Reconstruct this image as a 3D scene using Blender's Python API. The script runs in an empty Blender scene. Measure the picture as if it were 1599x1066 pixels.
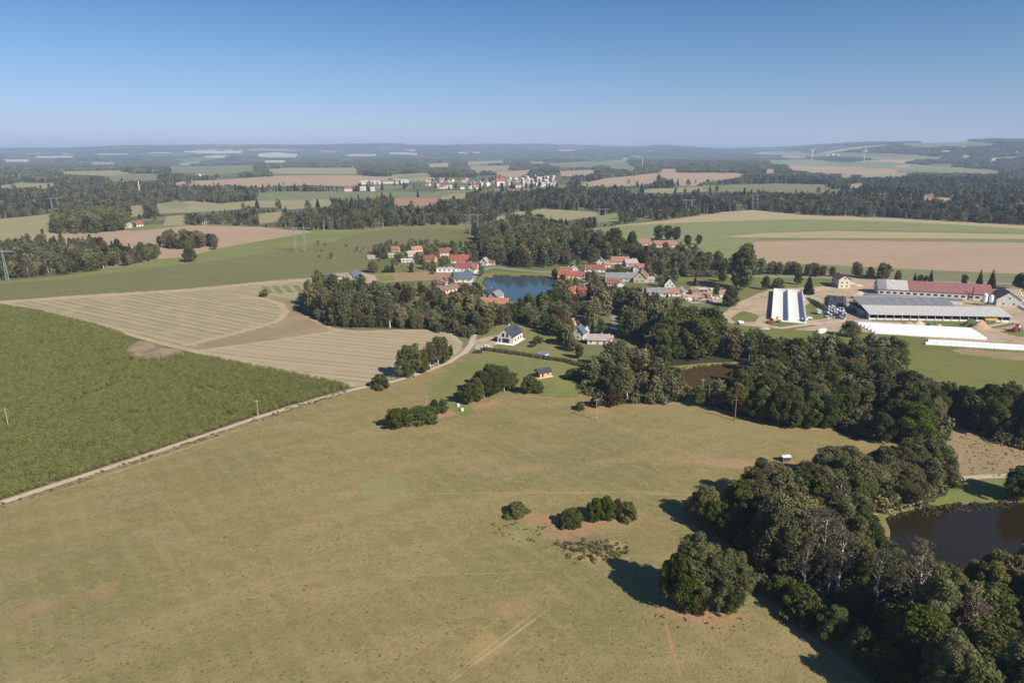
import bpy, math, random
import numpy as np
from mathutils import Vector, Matrix
from mathutils.geometry import delaunay_2d_cdt

# ------------------------------------------------------------------ camera
F_PX, PITCH, CAM_H = 1066.0, math.radians(15.57), 100.0
SC = bpy.context.scene
cam_data = bpy.data.cameras.new('camera')
cam_data.sensor_width = 36.0
cam_data.lens = 24.0
cam_data.clip_start = 1.0
cam_data.clip_end = 90000.0
cam = bpy.data.objects.new('camera', cam_data)
cam.location = (0, 0, CAM_H)
cam.rotation_euler = (math.pi / 2 - PITCH, 0, 0)
SC.collection.objects.link(cam)
SC.camera = cam

# ------------------------------------------------------------------ light
SUN_EL, SUN_AZ = math.radians(37), math.radians(134)      # azimuth clockwise from +Y
world = bpy.data.worlds.new('World')
SC.world = world
world.use_nodes = True
wt = world.node_tree
bg = wt.nodes['Background']
sky = wt.nodes.new('ShaderNodeTexSky')
sky.sky_type = 'NISHITA'
sky.sun_disc = False
sky.sun_elevation = SUN_EL
sky.sun_rotation = SUN_AZ
sky.altitude = 500
sky.air_density = 1.0
sky.dust_density = 0.15
sky.ozone_density = 3.5
# slight cool grade of the physical sky: lavender haze at the horizon, azure above
tc = wt.nodes.new('ShaderNodeTexCoord'); sxyz = wt.nodes.new('ShaderNodeSeparateXYZ'); cr = wt.nodes.new('ShaderNodeValToRGB')
wt.links.new(tc.outputs['Generated'], sxyz.inputs[0]); wt.links.new(sxyz.outputs[2], cr.inputs[0])
e = cr.color_ramp.elements
e[0].position = 0.02; e[0].color = (0.80, 0.84, 1.20, 1); e[1].position = 0.22; e[1].color = (0.34, 0.67, 0.95, 1)
em = cr.color_ramp.elements.new(0.11); em.color = (0.64, 0.83, 1.04, 1)
mt_ = wt.nodes.new('ShaderNodeMix'); mt_.data_type = 'RGBA'; mt_.blend_type = 'MULTIPLY'; mt_.inputs[0].default_value = 1.0
wt.links.new(sky.outputs[0], mt_.inputs[6]); wt.links.new(cr.outputs[0], mt_.inputs[7]); wt.links.new(mt_.outputs[2], bg.inputs[0])
bg.inputs[1].default_value = 0.066
sun_data = bpy.data.lights.new('sun', 'SUN')
sun_data.energy = 5.0
sun_data.angle = math.radians(0.5)
sun_data.color = (1.0, 0.92, 0.80)
sun = bpy.data.objects.new('sun', sun_data)
sd = Vector((math.sin(SUN_AZ) * math.cos(SUN_EL), math.cos(SUN_AZ) * math.cos(SUN_EL), math.sin(SUN_EL)))
sun.rotation_euler = sd.to_track_quat('Z', 'Y').to_euler()
sun.location = (200, -200, 400)
SC.collection.objects.link(sun)
SC.view_settings.view_transform = 'Standard'
SC.view_settings.look = 'None'
SC.view_settings.exposure = 0.42
SC.view_settings.gamma = 1.0
SC.cycles.use_denoising = True
SC.cycles.max_bounces = 6
SC.cycles.diffuse_bounces = 2
SC.cycles.transparent_max_bounces = 4
SC.cycles.volume_bounces = 2

rng = np.random.default_rng(7)
random.seed(7)
PI = math.pi

# ------------------------------------------------------------------ terrain
def vnoise(x, y, seed=0):
    """smooth value noise, vectorised"""
    x = np.asarray(x, float); y = np.asarray(y, float)
    xi = np.floor(x).astype(np.int64); yi = np.floor(y).astype(np.int64)
    xf = x - xi; yf = y - yi
    def h(a, b):
        n = (a * 374761393 + b * 668265263 + seed * 1442695041) & 0xffffffff
        n = ((n ^ (n >> 13)) * 1274126177) & 0xffffffff
        return ((n ^ (n >> 16)) & 0xffff) / 65535.0
    u = xf * xf * (3 - 2 * xf); v = yf * yf * (3 - 2 * yf)
    return (h(xi, yi) * (1 - u) + h(xi + 1, yi) * u) * (1 - v) + (h(xi, yi + 1) * (1 - u) + h(xi + 1, yi + 1) * u) * v

def sstep(a, b, t):
    t = np.clip((t - a) / (b - a), 0, 1)
    return t * t * (3 - 2 * t)

# skyline of the far hills: azimuth (as tangent) -> crest height
SKY_T = np.array([-1.6, -0.80, -0.62, -0.50, -0.30, -0.1, 0.05, 0.12, 0.16, 0.19, 0.215, 0.25, 0.285, 0.34, 0.38, 0.47, 0.58, 0.68, 0.75, 1.0, 1.6])
SKY_H = np.array([100, 130, 150, 205, 230, 228, 222, 200, 170, 182, 215, 190, 168, 172, 170, 180, 190, 210, 190, 185, 170.])

def hgt(x, y):
    x = np.asarray(x, float); y = np.asarray(y, float)
    d = np.hypot(x, y)
    z = sstep(60, 160, d) * (vnoise(x / 70 + 3, y / 70, 1) - 0.5) * 1.6 * (1 - sstep(280, 420, d)) * (1 - sstep(35, 60, x - 0.05 * y))
    s = sstep(1400, 4000, d)
    z = z + s * ((vnoise(x / 1300, y / 1300, 2) - 0.5) * 44 + (vnoise(x / 520 + 9, y / 520, 3) - 0.5) * 14)
    t = x / np.maximum(y, 1.0)
    t = np.where(y < 100, np.sign(x) * 1.6, t)
    prof = np.interp(t, SKY_T, SKY_H)
    r0 = 6500 - 3300 * sstep(0.33, 0.55, t)
    r1 = 15500 - 6500 * sstep(0.33, 0.55, t)
    z = z + prof * sstep(0, 1, (d - r0) / (r1 - r0)) * (0.93 + 0.07 * vnoise(x / 2500, y / 2500, 5))
    return z

cT, sT = math.cos(PITCH), math.sin(PITCH)
def ray(px, py):
    u = (px - 799.5) / F_PX; v = -(py - 533.0) / F_PX
    return np.array([u, cT + v * sT, -sT + v * cT])

def G(px, py):
    """point of the terrain seen at a pixel of the 1599 x 1066 frame"""
    d = ray(px, py)
    if py > 330:
        t = CAM_H / -d[2]
        for _ in range(4):
            t = (CAM_H - float(hgt(d[0] * t, d[1] * t))) / -d[2]
        p = d * t
        return (p[0], p[1], float(hgt(p[0], p[1])))
    ts = 800 * (22000 / 800.0) ** np.linspace(0, 1, 900)
    X, Y, Z = d[0] * ts, d[1] * ts, CAM_H + d[2] * ts
    below = Z < hgt(X, Y)
    i = int(np.argmax(below)) if below.any() else len(ts) - 1
    a, b = ts[max(i - 1, 0)], ts[i]
    for _ in range(12):
        m = (a + b) / 2
        if CAM_H + d[2] * m < float(hgt(d[0] * m, d[1] * m)): b = m
        else: a = m
    return (d[0] * b, d[1] * b, float(hgt(d[0] * b, d[1] * b)))

def proj(x, y, z):
    x = np.asarray(x, float); dy = np.asarray(y, float); dz = np.asarray(z, float) - CAM_H
    f = dy * cT - dz * sT
    v = dy * sT + dz * cT
    f = np.maximum(f, 1e-3)
    return 799.5 + F_PX * x / f, 533.0 - F_PX * v / f, f

def pip(px, py, poly):
    px = np.asarray(px, float); py = np.asarray(py, float)
    ins = np.zeros(px.shape, bool)
    n = len(poly)
    for i in range(n):
        x0, y0 = poly[i]; x1, y1 = poly[(i + 1) % n]
        c = ((y0 > py) != (y1 > py)) & (px < (x1 - x0) * (py - y0) / ((y1 - y0) if y1 != y0 else 1e-9) + x0)
        ins ^= c
    return ins

# ------------------------------------------------------------------ materials
class NT:
    def __init__(s, name):
        s.m = bpy.data.materials.new(name); s.m.use_nodes = True
        s.t = s.m.node_tree; s.n = s.t.nodes
        s.n.clear()
        s.out = s.n.new('ShaderNodeOutputMaterial')
    def node(s, typ, **kw):
        n = s.n.new(typ)
        for k, v in kw.items(): setattr(n, k, v)
        return n
    def lk(s, a, b): s.t.links.new(a, b)
    def math(s, op, a, b=None, clamp=False):
        n = s.node('ShaderNodeMath', operation=op, use_clamp=clamp)
        for i, q in enumerate((a, b)):
            if q is None: continue
            if isinstance(q, (int, float)): n.inputs[i].default_value = q
            else: s.lk(q, n.inputs[i])
        return n.outputs[0]
    def noise(s, vec, scale, detail=2, rough=0.5, dist=0.0):
        n = s.node('ShaderNodeTexNoise')
        n.inputs['Scale'].default_value = scale; n.inputs['Detail'].default_value = detail
        n.inputs['Roughness'].default_value = rough; n.inputs['Distortion'].default_value = dist
        s.lk(vec, n.inputs['Vector'])
        return n.outputs['Fac']
    def ramp(s, fac, lo, hi, smooth=True):
        n = s.node('ShaderNodeMapRange')
        if smooth: n.interpolation_type = 'SMOOTHSTEP'
        n.inputs['From Min'].default_value = lo; n.inputs['From Max'].default_value = hi
        s.lk(fac, n.inputs['Value'])
        return n.outputs['Result']
    def mix(s, fac, a, b):
        n = s.node('ShaderNodeMix', data_type='RGBA')
        for i, q in ((0, fac), (6, a), (7, b)):
            if isinstance(q, (tuple, list)): n.inputs[i].default_value = (*q[:3], 1)
            elif isinstance(q, (int, float)): n.inputs[i].default_value = q
            else: s.lk(q, n.inputs[i])
        return n.outputs[2]
    def pos(s):
        return s.node('ShaderNodeNewGeometry').outputs['Position']
    def mapping(s, vec, loc=(0, 0, 0), rot=0.0, scale=(1, 1, 1), typ='POINT'):
        n = s.node('ShaderNodeMapping', vector_type=typ)
        n.inputs['Location'].default_value = loc; n.inputs['Rotation'].default_value = (0, 0, rot)
        n.inputs['Scale'].default_value = scale
        s.lk(vec, n.inputs['Vector'])
        return n.outputs[0]
    def bsdf(s, col, rough=0.9, spec=0.2, bump=None, bump_d=0.1, bump_s=0.6, metal=0.0):
        b = s.node('ShaderNodeBsdfPrincipled')
        if isinstance(col, (tuple, list)): b.inputs['Base Color'].default_value = (*col[:3], 1)
        else: s.lk(col, b.inputs['Base Color'])
        b.inputs['Roughness'].default_value = rough
        b.inputs['Specular IOR Level'].default_value = spec
        b.inputs['Metallic'].default_value = metal
        if bump is not None:
            bn = s.node('ShaderNodeBump')
            bn.inputs['Distance'].default_value = bump_d; bn.inputs['Strength'].default_value = bump_s
            s.lk(bump, bn.inputs['Height']); s.lk(bn.outputs[0], b.inputs['Normal'])
        s.lk(b.outputs[0], s.out.inputs['Surface'])
        return s.m

def ground_mat(name, base, layers=(), stripe=None, bump_scale=1.5, bump_d=0.15, patches=()):
    """layers: (scale 1/m, lo, hi, colour, strength[, stretch, angle])"""
    m = NT(name); p = m.pos()
    col = base
    for L in layers:
        v = p
        if len(L) > 5: v = m.mapping(p, rot=L[6], scale=(1, L[5], 1))
        f = m.ramp(m.noise(v, L[0], 4, 0.55, 0.3), L[1], L[2])
        col = m.mix(m.math('MULTIPLY', f, L[4]), col, L[3])
    for st in (stripe or ()):
        # (angle, period m, colour, strength, lo, hi, wobble)
        ang, per, c, s_, lo, hi, wob = st
        v = m.mapping(p, rot=-ang)
        sx = m.node('ShaderNodeSeparateXYZ'); m.lk(v, sx.inputs[0])
        w = m.math('MULTIPLY', m.noise(p, 0.012, 2), wob)
        ph = m.math('ADD', m.math('MULTIPLY', sx.outputs[1], 2 * PI / per), w)
        sn = m.math('SINE', ph)
        brk = m.math('MULTIPLY', m.math('SUBTRACT', m.noise(p, 0.06, 3, 0.6), 0.5), 3.2)
        f = m.ramp(m.math('ADD', sn, brk), lo, hi)
        col = m.mix(m.math('MULTIPLY', f, s_), col, c)
    for (cx, cy, rx, ry, ang, c, s_) in patches:
        v = m.mapping(p, loc=(cx, cy, 0), rot=ang, scale=(rx, ry, 100), typ='TEXTURE')
        ln = m.node('ShaderNodeVectorMath', operation='LENGTH'); m.lk(v, ln.inputs[0])
        nz = m.math('MULTIPLY', m.math('SUBTRACT', m.noise(p, 0.22, 5, 0.7), 0.5), 2.4)
        f = m.ramp(m.math('SUBTRACT', ln.outputs['Value'], nz), 1.2, 0.35)
        col = m.mix(m.math('MULTIPLY', f, s_), col, c)
    b = m.noise(p, bump_scale, 4, 0.65)
    return m.bsdf(col, 0.95, 0.1, b, bump_d, 0.8)

def plain(name, col, rough=0.8, spec=0.3, var=0.12, scale=1.2, metal=0.0, bump_d=0.0):
    m = NT(name); p = m.node('ShaderNodeTexCoord').outputs['Object']
    f = m.noise(p, scale, 4, 0.6)
    dark = tuple(c * (1 - 2 * var) for c in col); lite = tuple(min(1, c * (1 + var)) for c in col)
    c = m.mix(m.ramp(f, 0.3, 0.7), dark, lite)
    return m.bsdf(c, rough, spec, f if bump_d else None, bump_d or 0.1, 0.5, metal)

def roof_mat(name, col, tile=0.33, rough=0.8):
    m = NT(name); p = m.node('ShaderNodeTexCoord').outputs['Object']
    f = m.noise(p, 0.9, 5, 0.7)
    g = m.noise(p, 5.0, 2, 0.6)
    c = m.mix(m.ramp(f, 0.3, 0.75), tuple(x * 0.68 for x in col), tuple(min(1, x * 1.12) for x in col))
    c = m.mix(m.math('MULTIPLY', m.ramp(g, 0.55, 0.75), 0.35), c, tuple(x * 0.55 + 0.02 for x in col))
    sx = m.node('ShaderNodeSeparateXYZ'); m.lk(p, sx.inputs[0])
    w = m.math('ADD', m.math('SINE', m.math('MULTIPLY', sx.outputs[0], 2 * PI / tile)), m.math('SINE', m.math('MULTIPLY', sx.outputs[2], 2 * PI / tile)))
    return m.bsdf(c, rough, 0.25, w, 0.03, 0.7)

def leaf_mat(name, dark, lite, alt, transl=0.3):
    """tint attribute picks dark..lite per clump, the object's random shifts towards alt"""
    m = NT(name)
    at = m.node('ShaderNodeAttribute', attribute_name='tint')
    oi = m.node('ShaderNodeObjectInfo')
    c = m.mix(at.outputs['Fac'], dark, lite)
    c = m.mix(m.math('MULTIPLY', m.ramp(oi.outputs['Random'], 0.35, 1.0), 0.55), c, alt)
    v = m.node('ShaderNodeHueSaturation'); m.lk(c, v.inputs['Color'])
    fr = m.math('FRACT', m.math('MULTIPLY', oi.outputs['Random'], 7.31))
    m.lk(m.math('ADD', m.math('MULTIPLY', fr, 0.5), 0.72), v.inputs['Value'])
    d = m.node('ShaderNodeBsdfDiffuse'); t = m.node('ShaderNodeBsdfTranslucent')
    m.lk(v.outputs[0], d.inputs[0]); m.lk(v.outputs[0], t.inputs[0])
    mx = m.node('ShaderNodeMixShader'); mx.inputs[0].default_value = transl
    m.lk(d.outputs[0], mx.inputs[1]); m.lk(t.outputs[0], mx.inputs[2])
    m.lk(mx.outputs[0], m.out.inputs['Surface'])
    return m.m

M = {}
# ------------------------------------------------------------------ object helpers
COL = SC.collection
def set_props(o, label=None, cat=None, group=None, kind=None):
    if label: o['label'] = label
    if cat: o['category'] = cat
    if group: o['group'] = group
    if kind: o['kind'] = kind
    return o

def mesh_np(name, V, Fq, mats, midx=None, tint=None, smooth=False):
    """V (n,3); Fq list of faces or (k,m) array"""
    me = bpy.data.meshes.new(name)
    if isinstance(Fq, np.ndarray):
        k, c = Fq.shape
        me.vertices.add(len(V)); me.vertices.foreach_set('co', np.asarray(V, np.float32).ravel())
        me.loops.add(k * c); me.loops.foreach_set('vertex_index', Fq.astype(np.int32).ravel())
        me.polygons.add(k)
        me.polygons.foreach_set('loop_start', np.arange(0, k * c, c, dtype=np.int32))
        me.polygons.foreach_set('loop_total', np.full(k, c, np.int32))
    else:
        me.from_pydata([tuple(map(float, v)) for v in V], [], [tuple(int(i) for i in f) for f in Fq])
    for m in mats: me.materials.append(m)
    n = len(me.polygons)
    if midx is not None: me.polygons.foreach_set('material_index', np.asarray(midx, np.int32))
    if tint is not None:
        a = me.attributes.new('tint', 'FLOAT', 'FACE'); a.data.foreach_set('value', np.asarray(tint, np.float32))
    if smooth: me.polygons.foreach_set('use_smooth', np.ones(n, bool))
    me.update(calc_edges=True)
    me.validate()
    return me

def link(name, data, parent=None, loc=(0, 0, 0), rz=0.0, sc=(1, 1, 1)):
    o = bpy.data.objects.new(name, data)
    COL.objects.link(o)
    o.location = loc; o.rotation_euler = (0, 0, rz); o.scale = sc
    if parent: o.parent = parent
    return o

def empty(name, loc, rz=0.0, label=None, cat=None, group=None, sc=1.0):
    o = link(name, None, None, loc, rz, (sc, sc, sc))
    o.empty_display_size = 0.5
    return set_props(o, label, cat, group)

class MB:
    """collects boxes, tubes, prisms into one mesh"""
    def __init__(s): s.v = []; s.f = []; s.mi = []
    def add(s, V, Fs, mi=0):
        b = len(s.v); s.v += [tuple(p) for p in V]; s.f += [tuple(b + i for i in f) for f in Fs]; s.mi += [mi] * len(Fs)
    def box(s, x0, x1, y0, y1, z0, z1, mi=0, rz=0.0, c=(0, 0)):
        P = [(x0, y0, z0), (x1, y0, z0), (x1, y1, z0), (x0, y1, z0), (x0, y0, z1), (x1, y0, z1), (x1, y1, z1), (x0, y1, z1)]
        if rz:
            cs, sn = math.cos(rz), math.sin(rz)
            P = [(c[0] + (x - c[0]) * cs - (y - c[1]) * sn, c[1] + (x - c[0]) * sn + (y - c[1]) * cs, z) for x, y, z in P]
        s.add(P, [(0, 3, 2, 1), (4, 5, 6, 7), (0, 1, 5, 4), (1, 2, 6, 5), (2, 3, 7, 6), (3, 0, 4, 7)], mi)
    def tube(s, pts, rad, n=6, mi=0, caps=True):
        pts = [Vector(p) for p in pts]
        if isinstance(rad, (int, float)): rad = [rad] * len(pts)
        rings = []
        for i, p in enumerate(pts):
            d = (pts[min(i + 1, len(pts) - 1)] - pts[max(i - 1, 0)]).normalized()
            a = d.orthogonal().normalized(); b = d.cross(a)
            rings.append([p + (a * math.cos(2 * PI * k / n) + b * math.sin(2 * PI * k / n)) * rad[i] for k in range(n)])
        V = [q for r in rings for q in r]; Fs = []
        for i in range(len(pts) - 1):
            for k in range(n):
                Fs.append((i * n + k, i * n + (k + 1) % n, (i + 1) * n + (k + 1) % n, (i + 1) * n + k))
        if caps:
            Fs.append(tuple(range(n - 1, -1, -1))); Fs.append(tuple((len(pts) - 1) * n + k for k in range(n)))
        s.add(V, Fs, mi)
    def mesh(s, name, mats, smooth=False):
        return mesh_np(name, s.v, s.f, mats, s.mi, None, smooth)
    def obj(s, name, mats, parent=None, loc=(0, 0, 0), rz=0.0, smooth=False):
        if not isinstance(mats, (list, tuple)): mats = [mats]
        return link(name, s.mesh(name, mats, smooth), parent, loc, rz)

def copy_tree(o, parent=None):
    c = o.copy(); COL.objects.link(c)
    if parent: c.parent = parent
    for ch in list(KIDS.get(o.name, ())): copy_tree(ch, c)
    return c
KIDS = {}
def note_kids(root):
    for ch in root.children:
        KIDS.setdefault(root.name, []).append(ch); note_kids(ch)
# ------------------------------------------------------------------ ground materials (linear base colours)
def gp(px, py): return G(px, py)[:2]
def patch(px0, py0, px1, py1, wid, col, s_):
    """worn patch along the line between two ground points"""
    a = gp(px0, py0); b = gp(px1, py1)
    L = math.hypot(b[0] - a[0], b[1] - a[1]) / 2
    return ((a[0] + b[0]) / 2, (a[1] + b[1]) / 2, max(L, 0.5), wid, math.atan2(b[1] - a[1], b[0] - a[0]), col, s_)
EARTH = (0.40, 0.225, 0.13); PALE = (0.42, 0.33, 0.18); WEED = (0.12, 0.13, 0.05)
mow = math.radians(24)
patches_m = [
    patch(795, 800, 900, 822, 4.5, EARTH, .6), patch(880, 822, 1010, 802, 3.4, EARTH, .8), patch(850, 835, 930, 828, 5, EARTH, .5),
    patch(885, 850, 965, 850, 6.5, (0.20, 0.16, 0.09), .9), patch(905, 852, 945, 856, 2.5, (0.06, 0.10, 0.045), .9),
    patch(880, 868, 960, 872, 2.0, (0.40, 0.27, 0.12), .7), patch(955, 840, 970, 865, 3, (0.40, 0.27, 0.12), .7),
    patch(790, 828, 830, 835, 6, (0.28, 0.26, 0.10), .45),
    patch(1030, 955, 1160, 968, 3.6, EARTH, .8), patch(1040, 955, 1150, 958, 4, (0.36, 0.22, 0.12), .6),
    patch(1036, 962, 1068, 1075, 0.5, EARTH, .75),
    patch(560, 745, 640, 775, 9, (0.24, 0.25, 0.11), .5), patch(730, 1010, 790, 1000, 6, (0.42, 0.27, 0.12), .5),
    patch(780, 960, 830, 930, 5, (0.40, 0.26, 0.12), .4), patch(1060, 718, 1230, 728, 4, (0.38, 0.25, 0.15), .7),
    patch(1085, 733, 1110, 735, 1.5, EARTH, .6), patch(1205, 718, 1245, 722, 3, EARTH, .7),
    patch(905, 640, 965, 640, 5, EARTH, .75), patch(600, 668, 660, 655, 3.2, EARTH, .8), patch(660, 655, 730, 640, 2.6, EARTH, .8),
    patch(730, 640, 790, 622, 3.0, EARTH, .7), patch(790, 618, 900, 618, 2.5, EARTH, .55), patch(960, 635, 1060, 628, 3, EARTH, .5),
    patch(1070, 625, 1180, 662, 3.5, (0.28, 0.22, 0.12), .6), patch(1180, 662, 1310, 672, 1.6, PALE, .6), patch(1147, 657, 1150, 656, 2, EARTH, .9),
    patch(0, 795, 430, 652, 1.0, PALE, .55), patch(560, 612, 735, 552, 1.8, EARTH, .5),
    patch(1200, 925, 1400, 1070, 0.6, PALE, .85), patch(1185, 930, 1360, 1070, 0.5, PALE, .7), patch(700, 1066, 870, 940, 0.45, PALE, .7), patch(690, 1066, 855, 940, 0.4, PALE, .5), patch(990, 770, 1080, 772, .5, PALE, .7),
    patch(560, 770, 1200, 768, 0.5, PALE, .35), patch(560, 900, 900, 890, 0.4, PALE, .25), patch(1040, 800, 1100, 835, 0.6, PALE, .5),
    patch(540, 700, 640, 770, 0.8, (0.2, 0.2, 0.09), .4), patch(1000, 640, 1300, 690, 8, (0.25, 0.23, 0.1), .5),
    patch(0, 970, 120, 930, 3, EARTH, .3), patch(130, 930, 190, 920, 3, EARTH, .3),
]
M['meadow'] = ground_mat('meadow', (0.275, 0.216, 0.092), [
    (0.012, .40, .62, (0.190, 0.178, 0.070), .80, 1.6, 0.5),
    (0.035, .45, .66, (0.320, 0.240, 0.120), .70, 2.2, 0.4),
    (0.14, .46, .70, (0.185, 0.178, 0.066), .50, 1.8, 0.42),
    (0.40, .48, .70, (0.340, 0.262, 0.125), .50, 1.4, 0.4),
    (0.95, .48, .66, (0.180, 0.160, 0.064), .55),
    (2.0, .54, .68, (0.345, 0.280, 0.135), .50),
    (1.3, .60, .68, (0.080, 0.075, 0.032), .80),
    (0.7, .66, .80, (0.36, 0.30, 0.10), .45),
], stripe=[(math.radians(31), 11.0, (0.205, 0.165, 0.070), .30, .2, 1.1, 14.0), (math.radians(-52), 7.0, (0.33, 0.27, 0.13), .22, .5, 1.2, 9.0)], bump_scale=1.6, bump_d=0.22, patches=patches_m)
M['garden'] = ground_mat('garden_grass', (0.135, 0.150, 0.055), [
    (0.02, .45, .60, (0.24, 0.21, 0.10), .6), (0.08, .5, .7, (0.10, 0.15, 0.045), .7), (0.3, .55, .7, (0.28, 0.21, 0.12), .4), (1.0, .5, .7, (0.08, 0.09, 0.035), .5)])
M['lawn'] = ground_mat('lawn_grass', (0.215, 0.200, 0.078), [
    (0.03, .42, .62, (0.165, 0.185, 0.06), .8), (0.2, .5, .7, (0.26, 0.22, 0.10), .4), (0.9, .5, .7, (0.12, 0.14, 0.05), .5)])
M['bright_grass'] = ground_mat('bright_grass', (0.185, 0.205, 0.062), [
    (0.02, .40, .62, (0.235, 0.225, 0.08), .7), (0.15, .5, .7, (0.145, 0.165, 0.045), .5), (1.0, .5, .75, (0.09, 0.11, 0.04), .4)])
M['green_meadow'] = ground_mat('green_meadow', (0.145, 0.158, 0.046), [
    (0.015, .42, .62, (0.19, 0.185, 0.062), .8), (0.1, .5, .7, (0.115, 0.135, 0.036), .6), (0.35, .55, .7, (0.22, 0.19, 0.09), .4), (0.7, .5, .7, (0.20, 0.19, 0.08), .35)])
M['light_green'] = ground_mat('light_green_field', (0.215, 0.240, 0.095), [
    (0.008, .42, .62, (0.25, 0.235, 0.12), .8, 3, 0.05), (0.05, .5, .7, (0.15, 0.185, 0.08), .5)])
M['dull_green'] = ground_mat('dull_green_field', (0.195, 0.205, 0.092), [
    (0.008, .42, .62, (0.20, 0.195, 0.10), .7), (0.06, .5, .7, (0.13, 0.145, 0.065), .5)])
M['corn_far'] = ground_mat('maize_tops', (0.195, 0.185, 0.078), [
    (0.010, .42, .66, (0.225, 0.205, 0.095), .8), (0.08, .45, .7, (0.165, 0.168, 0.066), .6), (0.6, .45, .65, (0.12, 0.12, 0.046), .6),
    (0.02, .6, .75, (0.13, 0.16, 0.05), .6, 4, 0.1)],
    stripe=[(math.radians(23), 3.2, (0.10, 0.11, 0.042), .28, -.2, .9, 2.0)], bump_scale=0.9, bump_d=0.6)
M['tan_pink'] = ground_mat('bare_tan_field', (0.405, 0.285, 0.190), [
    (0.006, .40, .62, (0.36, 0.265, 0.165), .8, 3, 0.0), (0.03, .45, .7, (0.45, 0.33, 0.225), .5, 4, 0.0), (0.5, .5, .7, (0.33, 0.24, 0.16), .3)],
    stripe=[(0.05, 14, (0.36, 0.27, 0.17), .35, -.2, .9, 2.0)])
M['tan'] = ground_mat('stubble_tan_field', (0.40, 0.315, 0.190), [
    (0.008, .42, .62, (0.34, 0.30, 0.155), .6, 3, 0.0), (0.05, .5, .7, (0.45, 0.34, 0.22), .4)])
M['olive'] = ground_mat('olive_stubble_field', (0.300, 0.270, 0.140), [
    (0.006, .42, .62, (0.35, 0.29, 0.165), .7, 3, 0.1), (0.04, .5, .7, (0.24, 0.235, 0.11), .5)],
    stripe=[(0.15, 18, (0.25, 0.24, 0.12), .4, -.1, .9, 2.0)])
M['red_soil'] = ground_mat('reddish_soil_field', (0.36, 0.21, 0.135), [(0.03, .45, .7, (0.30, 0.18, 0.11), .5)])
M['pale_field'] = ground_mat('pale_field', (0.52, 0.45, 0.37), [(0.004, .45, .6, (0.48, 0.44, 0.34), .6)])
M['straw'] = ground_mat('straw_strip', (0.44, 0.345, 0.215), [
    (0.05, .45, .65, (0.36, 0.275, 0.165), .6), (0.5, .48, .7, (0.30, 0.23, 0.14), .5), (1.5, .5, .7, (0.50, 0.41, 0.28), .5)], bump_d=0.2)
st_ang = math.radians(-31)
M['stubble'] = ground_mat('striped_stubble', (0.40, 0.315, 0.190), [
    (0.03, .45, .65, (0.43, 0.325, 0.215), .5), (1.2, .5, .7, (0.30, 0.24, 0.14), .35), (0.18, .5, .7, (0.47, 0.37, 0.25), .4)],
    stripe=[(st_ang, 6.2, (0.200, 0.210, 0.105), .66, .0, .9, 3.0), (st_ang, 12.4, (0.22, 0.22, 0.11), .45, .3, 1.0, 4.5), (st_ang + .04, 27.0, (0.30, 0.27, 0.15), .4, .2, 1.0, 6.0),
            (st_ang, 2.4, (0.27, 0.22, 0.13), .30, .2, 1.0, 1.0)], bump_d=0.2)
lo_ang = math.radians(-19)
M['stubble_low'] = ground_mat('striped_straw_rows', (0.41, 0.325, 0.205), [
    (0.03, .45, .65, (0.43, 0.325, 0.215), .5), (1.2, .5, .7, (0.30, 0.24, 0.14), .35)],
    stripe=[(lo_ang, 6.0, (0.24, 0.215, 0.115), .60, .1, .9, 4.5), (lo_ang, 4.4, (0.50, 0.41, 0.30), .45, .2, 1.0, 5.2), (lo_ang + .05, 13.0, (0.30, 0.26, 0.15), .35, .2, 1.0, 6.0),
            (lo_ang, 2.0, (0.27, 0.21, 0.13), .30, .2, 1.0, 1.0)], bump_d=0.2)
M['stubble_brown'] = ground_mat('brown_stubble', (0.265, 0.205, 0.120), [
    (0.03, .42, .62, (0.34, 0.25, 0.15), .8), (0.2, .5, .7, (0.22, 0.18, 0.10), .6), (0.9, .5, .7, (0.34, 0.27, 0.16), .4)],
    stripe=[(0.35, 6, (0.36, 0.275, 0.175), .3, .2, .9, 2.0)])
M['brown_soil'] = ground_mat('bare_brown_soil', (0.21, 0.150, 0.100), [(0.08, .4, .6, (0.34, 0.26, 0.17), .9), (0.5, .5, .7, (0.15, 0.11, 0.07), .6)])
M['yard'] = ground_mat('farmyard_dirt', (0.46, 0.345, 0.235), [
    (0.03, .42, .62, (0.38, 0.29, 0.20), .7), (0.12, .5, .65, (0.20, 0.19, 0.09), .6), (0.5, .5, .7, (0.52, 0.42, 0.31), .4)])
M['dry'] = ground_mat('dry_scrub', (0.33, 0.235, 0.135), [
    (0.05, .42, .62, (0.26, 0.22, 0.10), .7), (0.3, .5, .7, (0.18, 0.15, 0.075), .6), (0.9, .5, .7, (0.42, 0.30, 0.19), .5)], bump_d=0.4)
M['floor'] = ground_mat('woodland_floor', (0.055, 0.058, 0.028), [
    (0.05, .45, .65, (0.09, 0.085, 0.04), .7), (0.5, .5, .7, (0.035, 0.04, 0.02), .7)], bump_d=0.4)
M['track'] = ground_mat('gravel_track', (0.52, 0.41, 0.32), [
    (0.05, .42, .62, (0.46, 0.36, 0.27), .6), (0.6, .5, .7, (0.36, 0.29, 0.20), .5), (2.0, .5, .7, (0.58, 0.48, 0.39), .4)])
M['verge'] = ground_mat('dry_verge', (0.235, 0.190, 0.090), [(0.15, .45, .62, (0.36, 0.24, 0.13), .7), (0.9, .5, .7, (0.13, 0.13, 0.05), .6)], bump_d=0.4)
M['maize_soil'] = ground_mat('maize_soil', (0.125, 0.120, 0.050), [(0.15, .45, .62, (0.16, 0.14, 0.06), .6)], bump_d=0.3)
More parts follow.
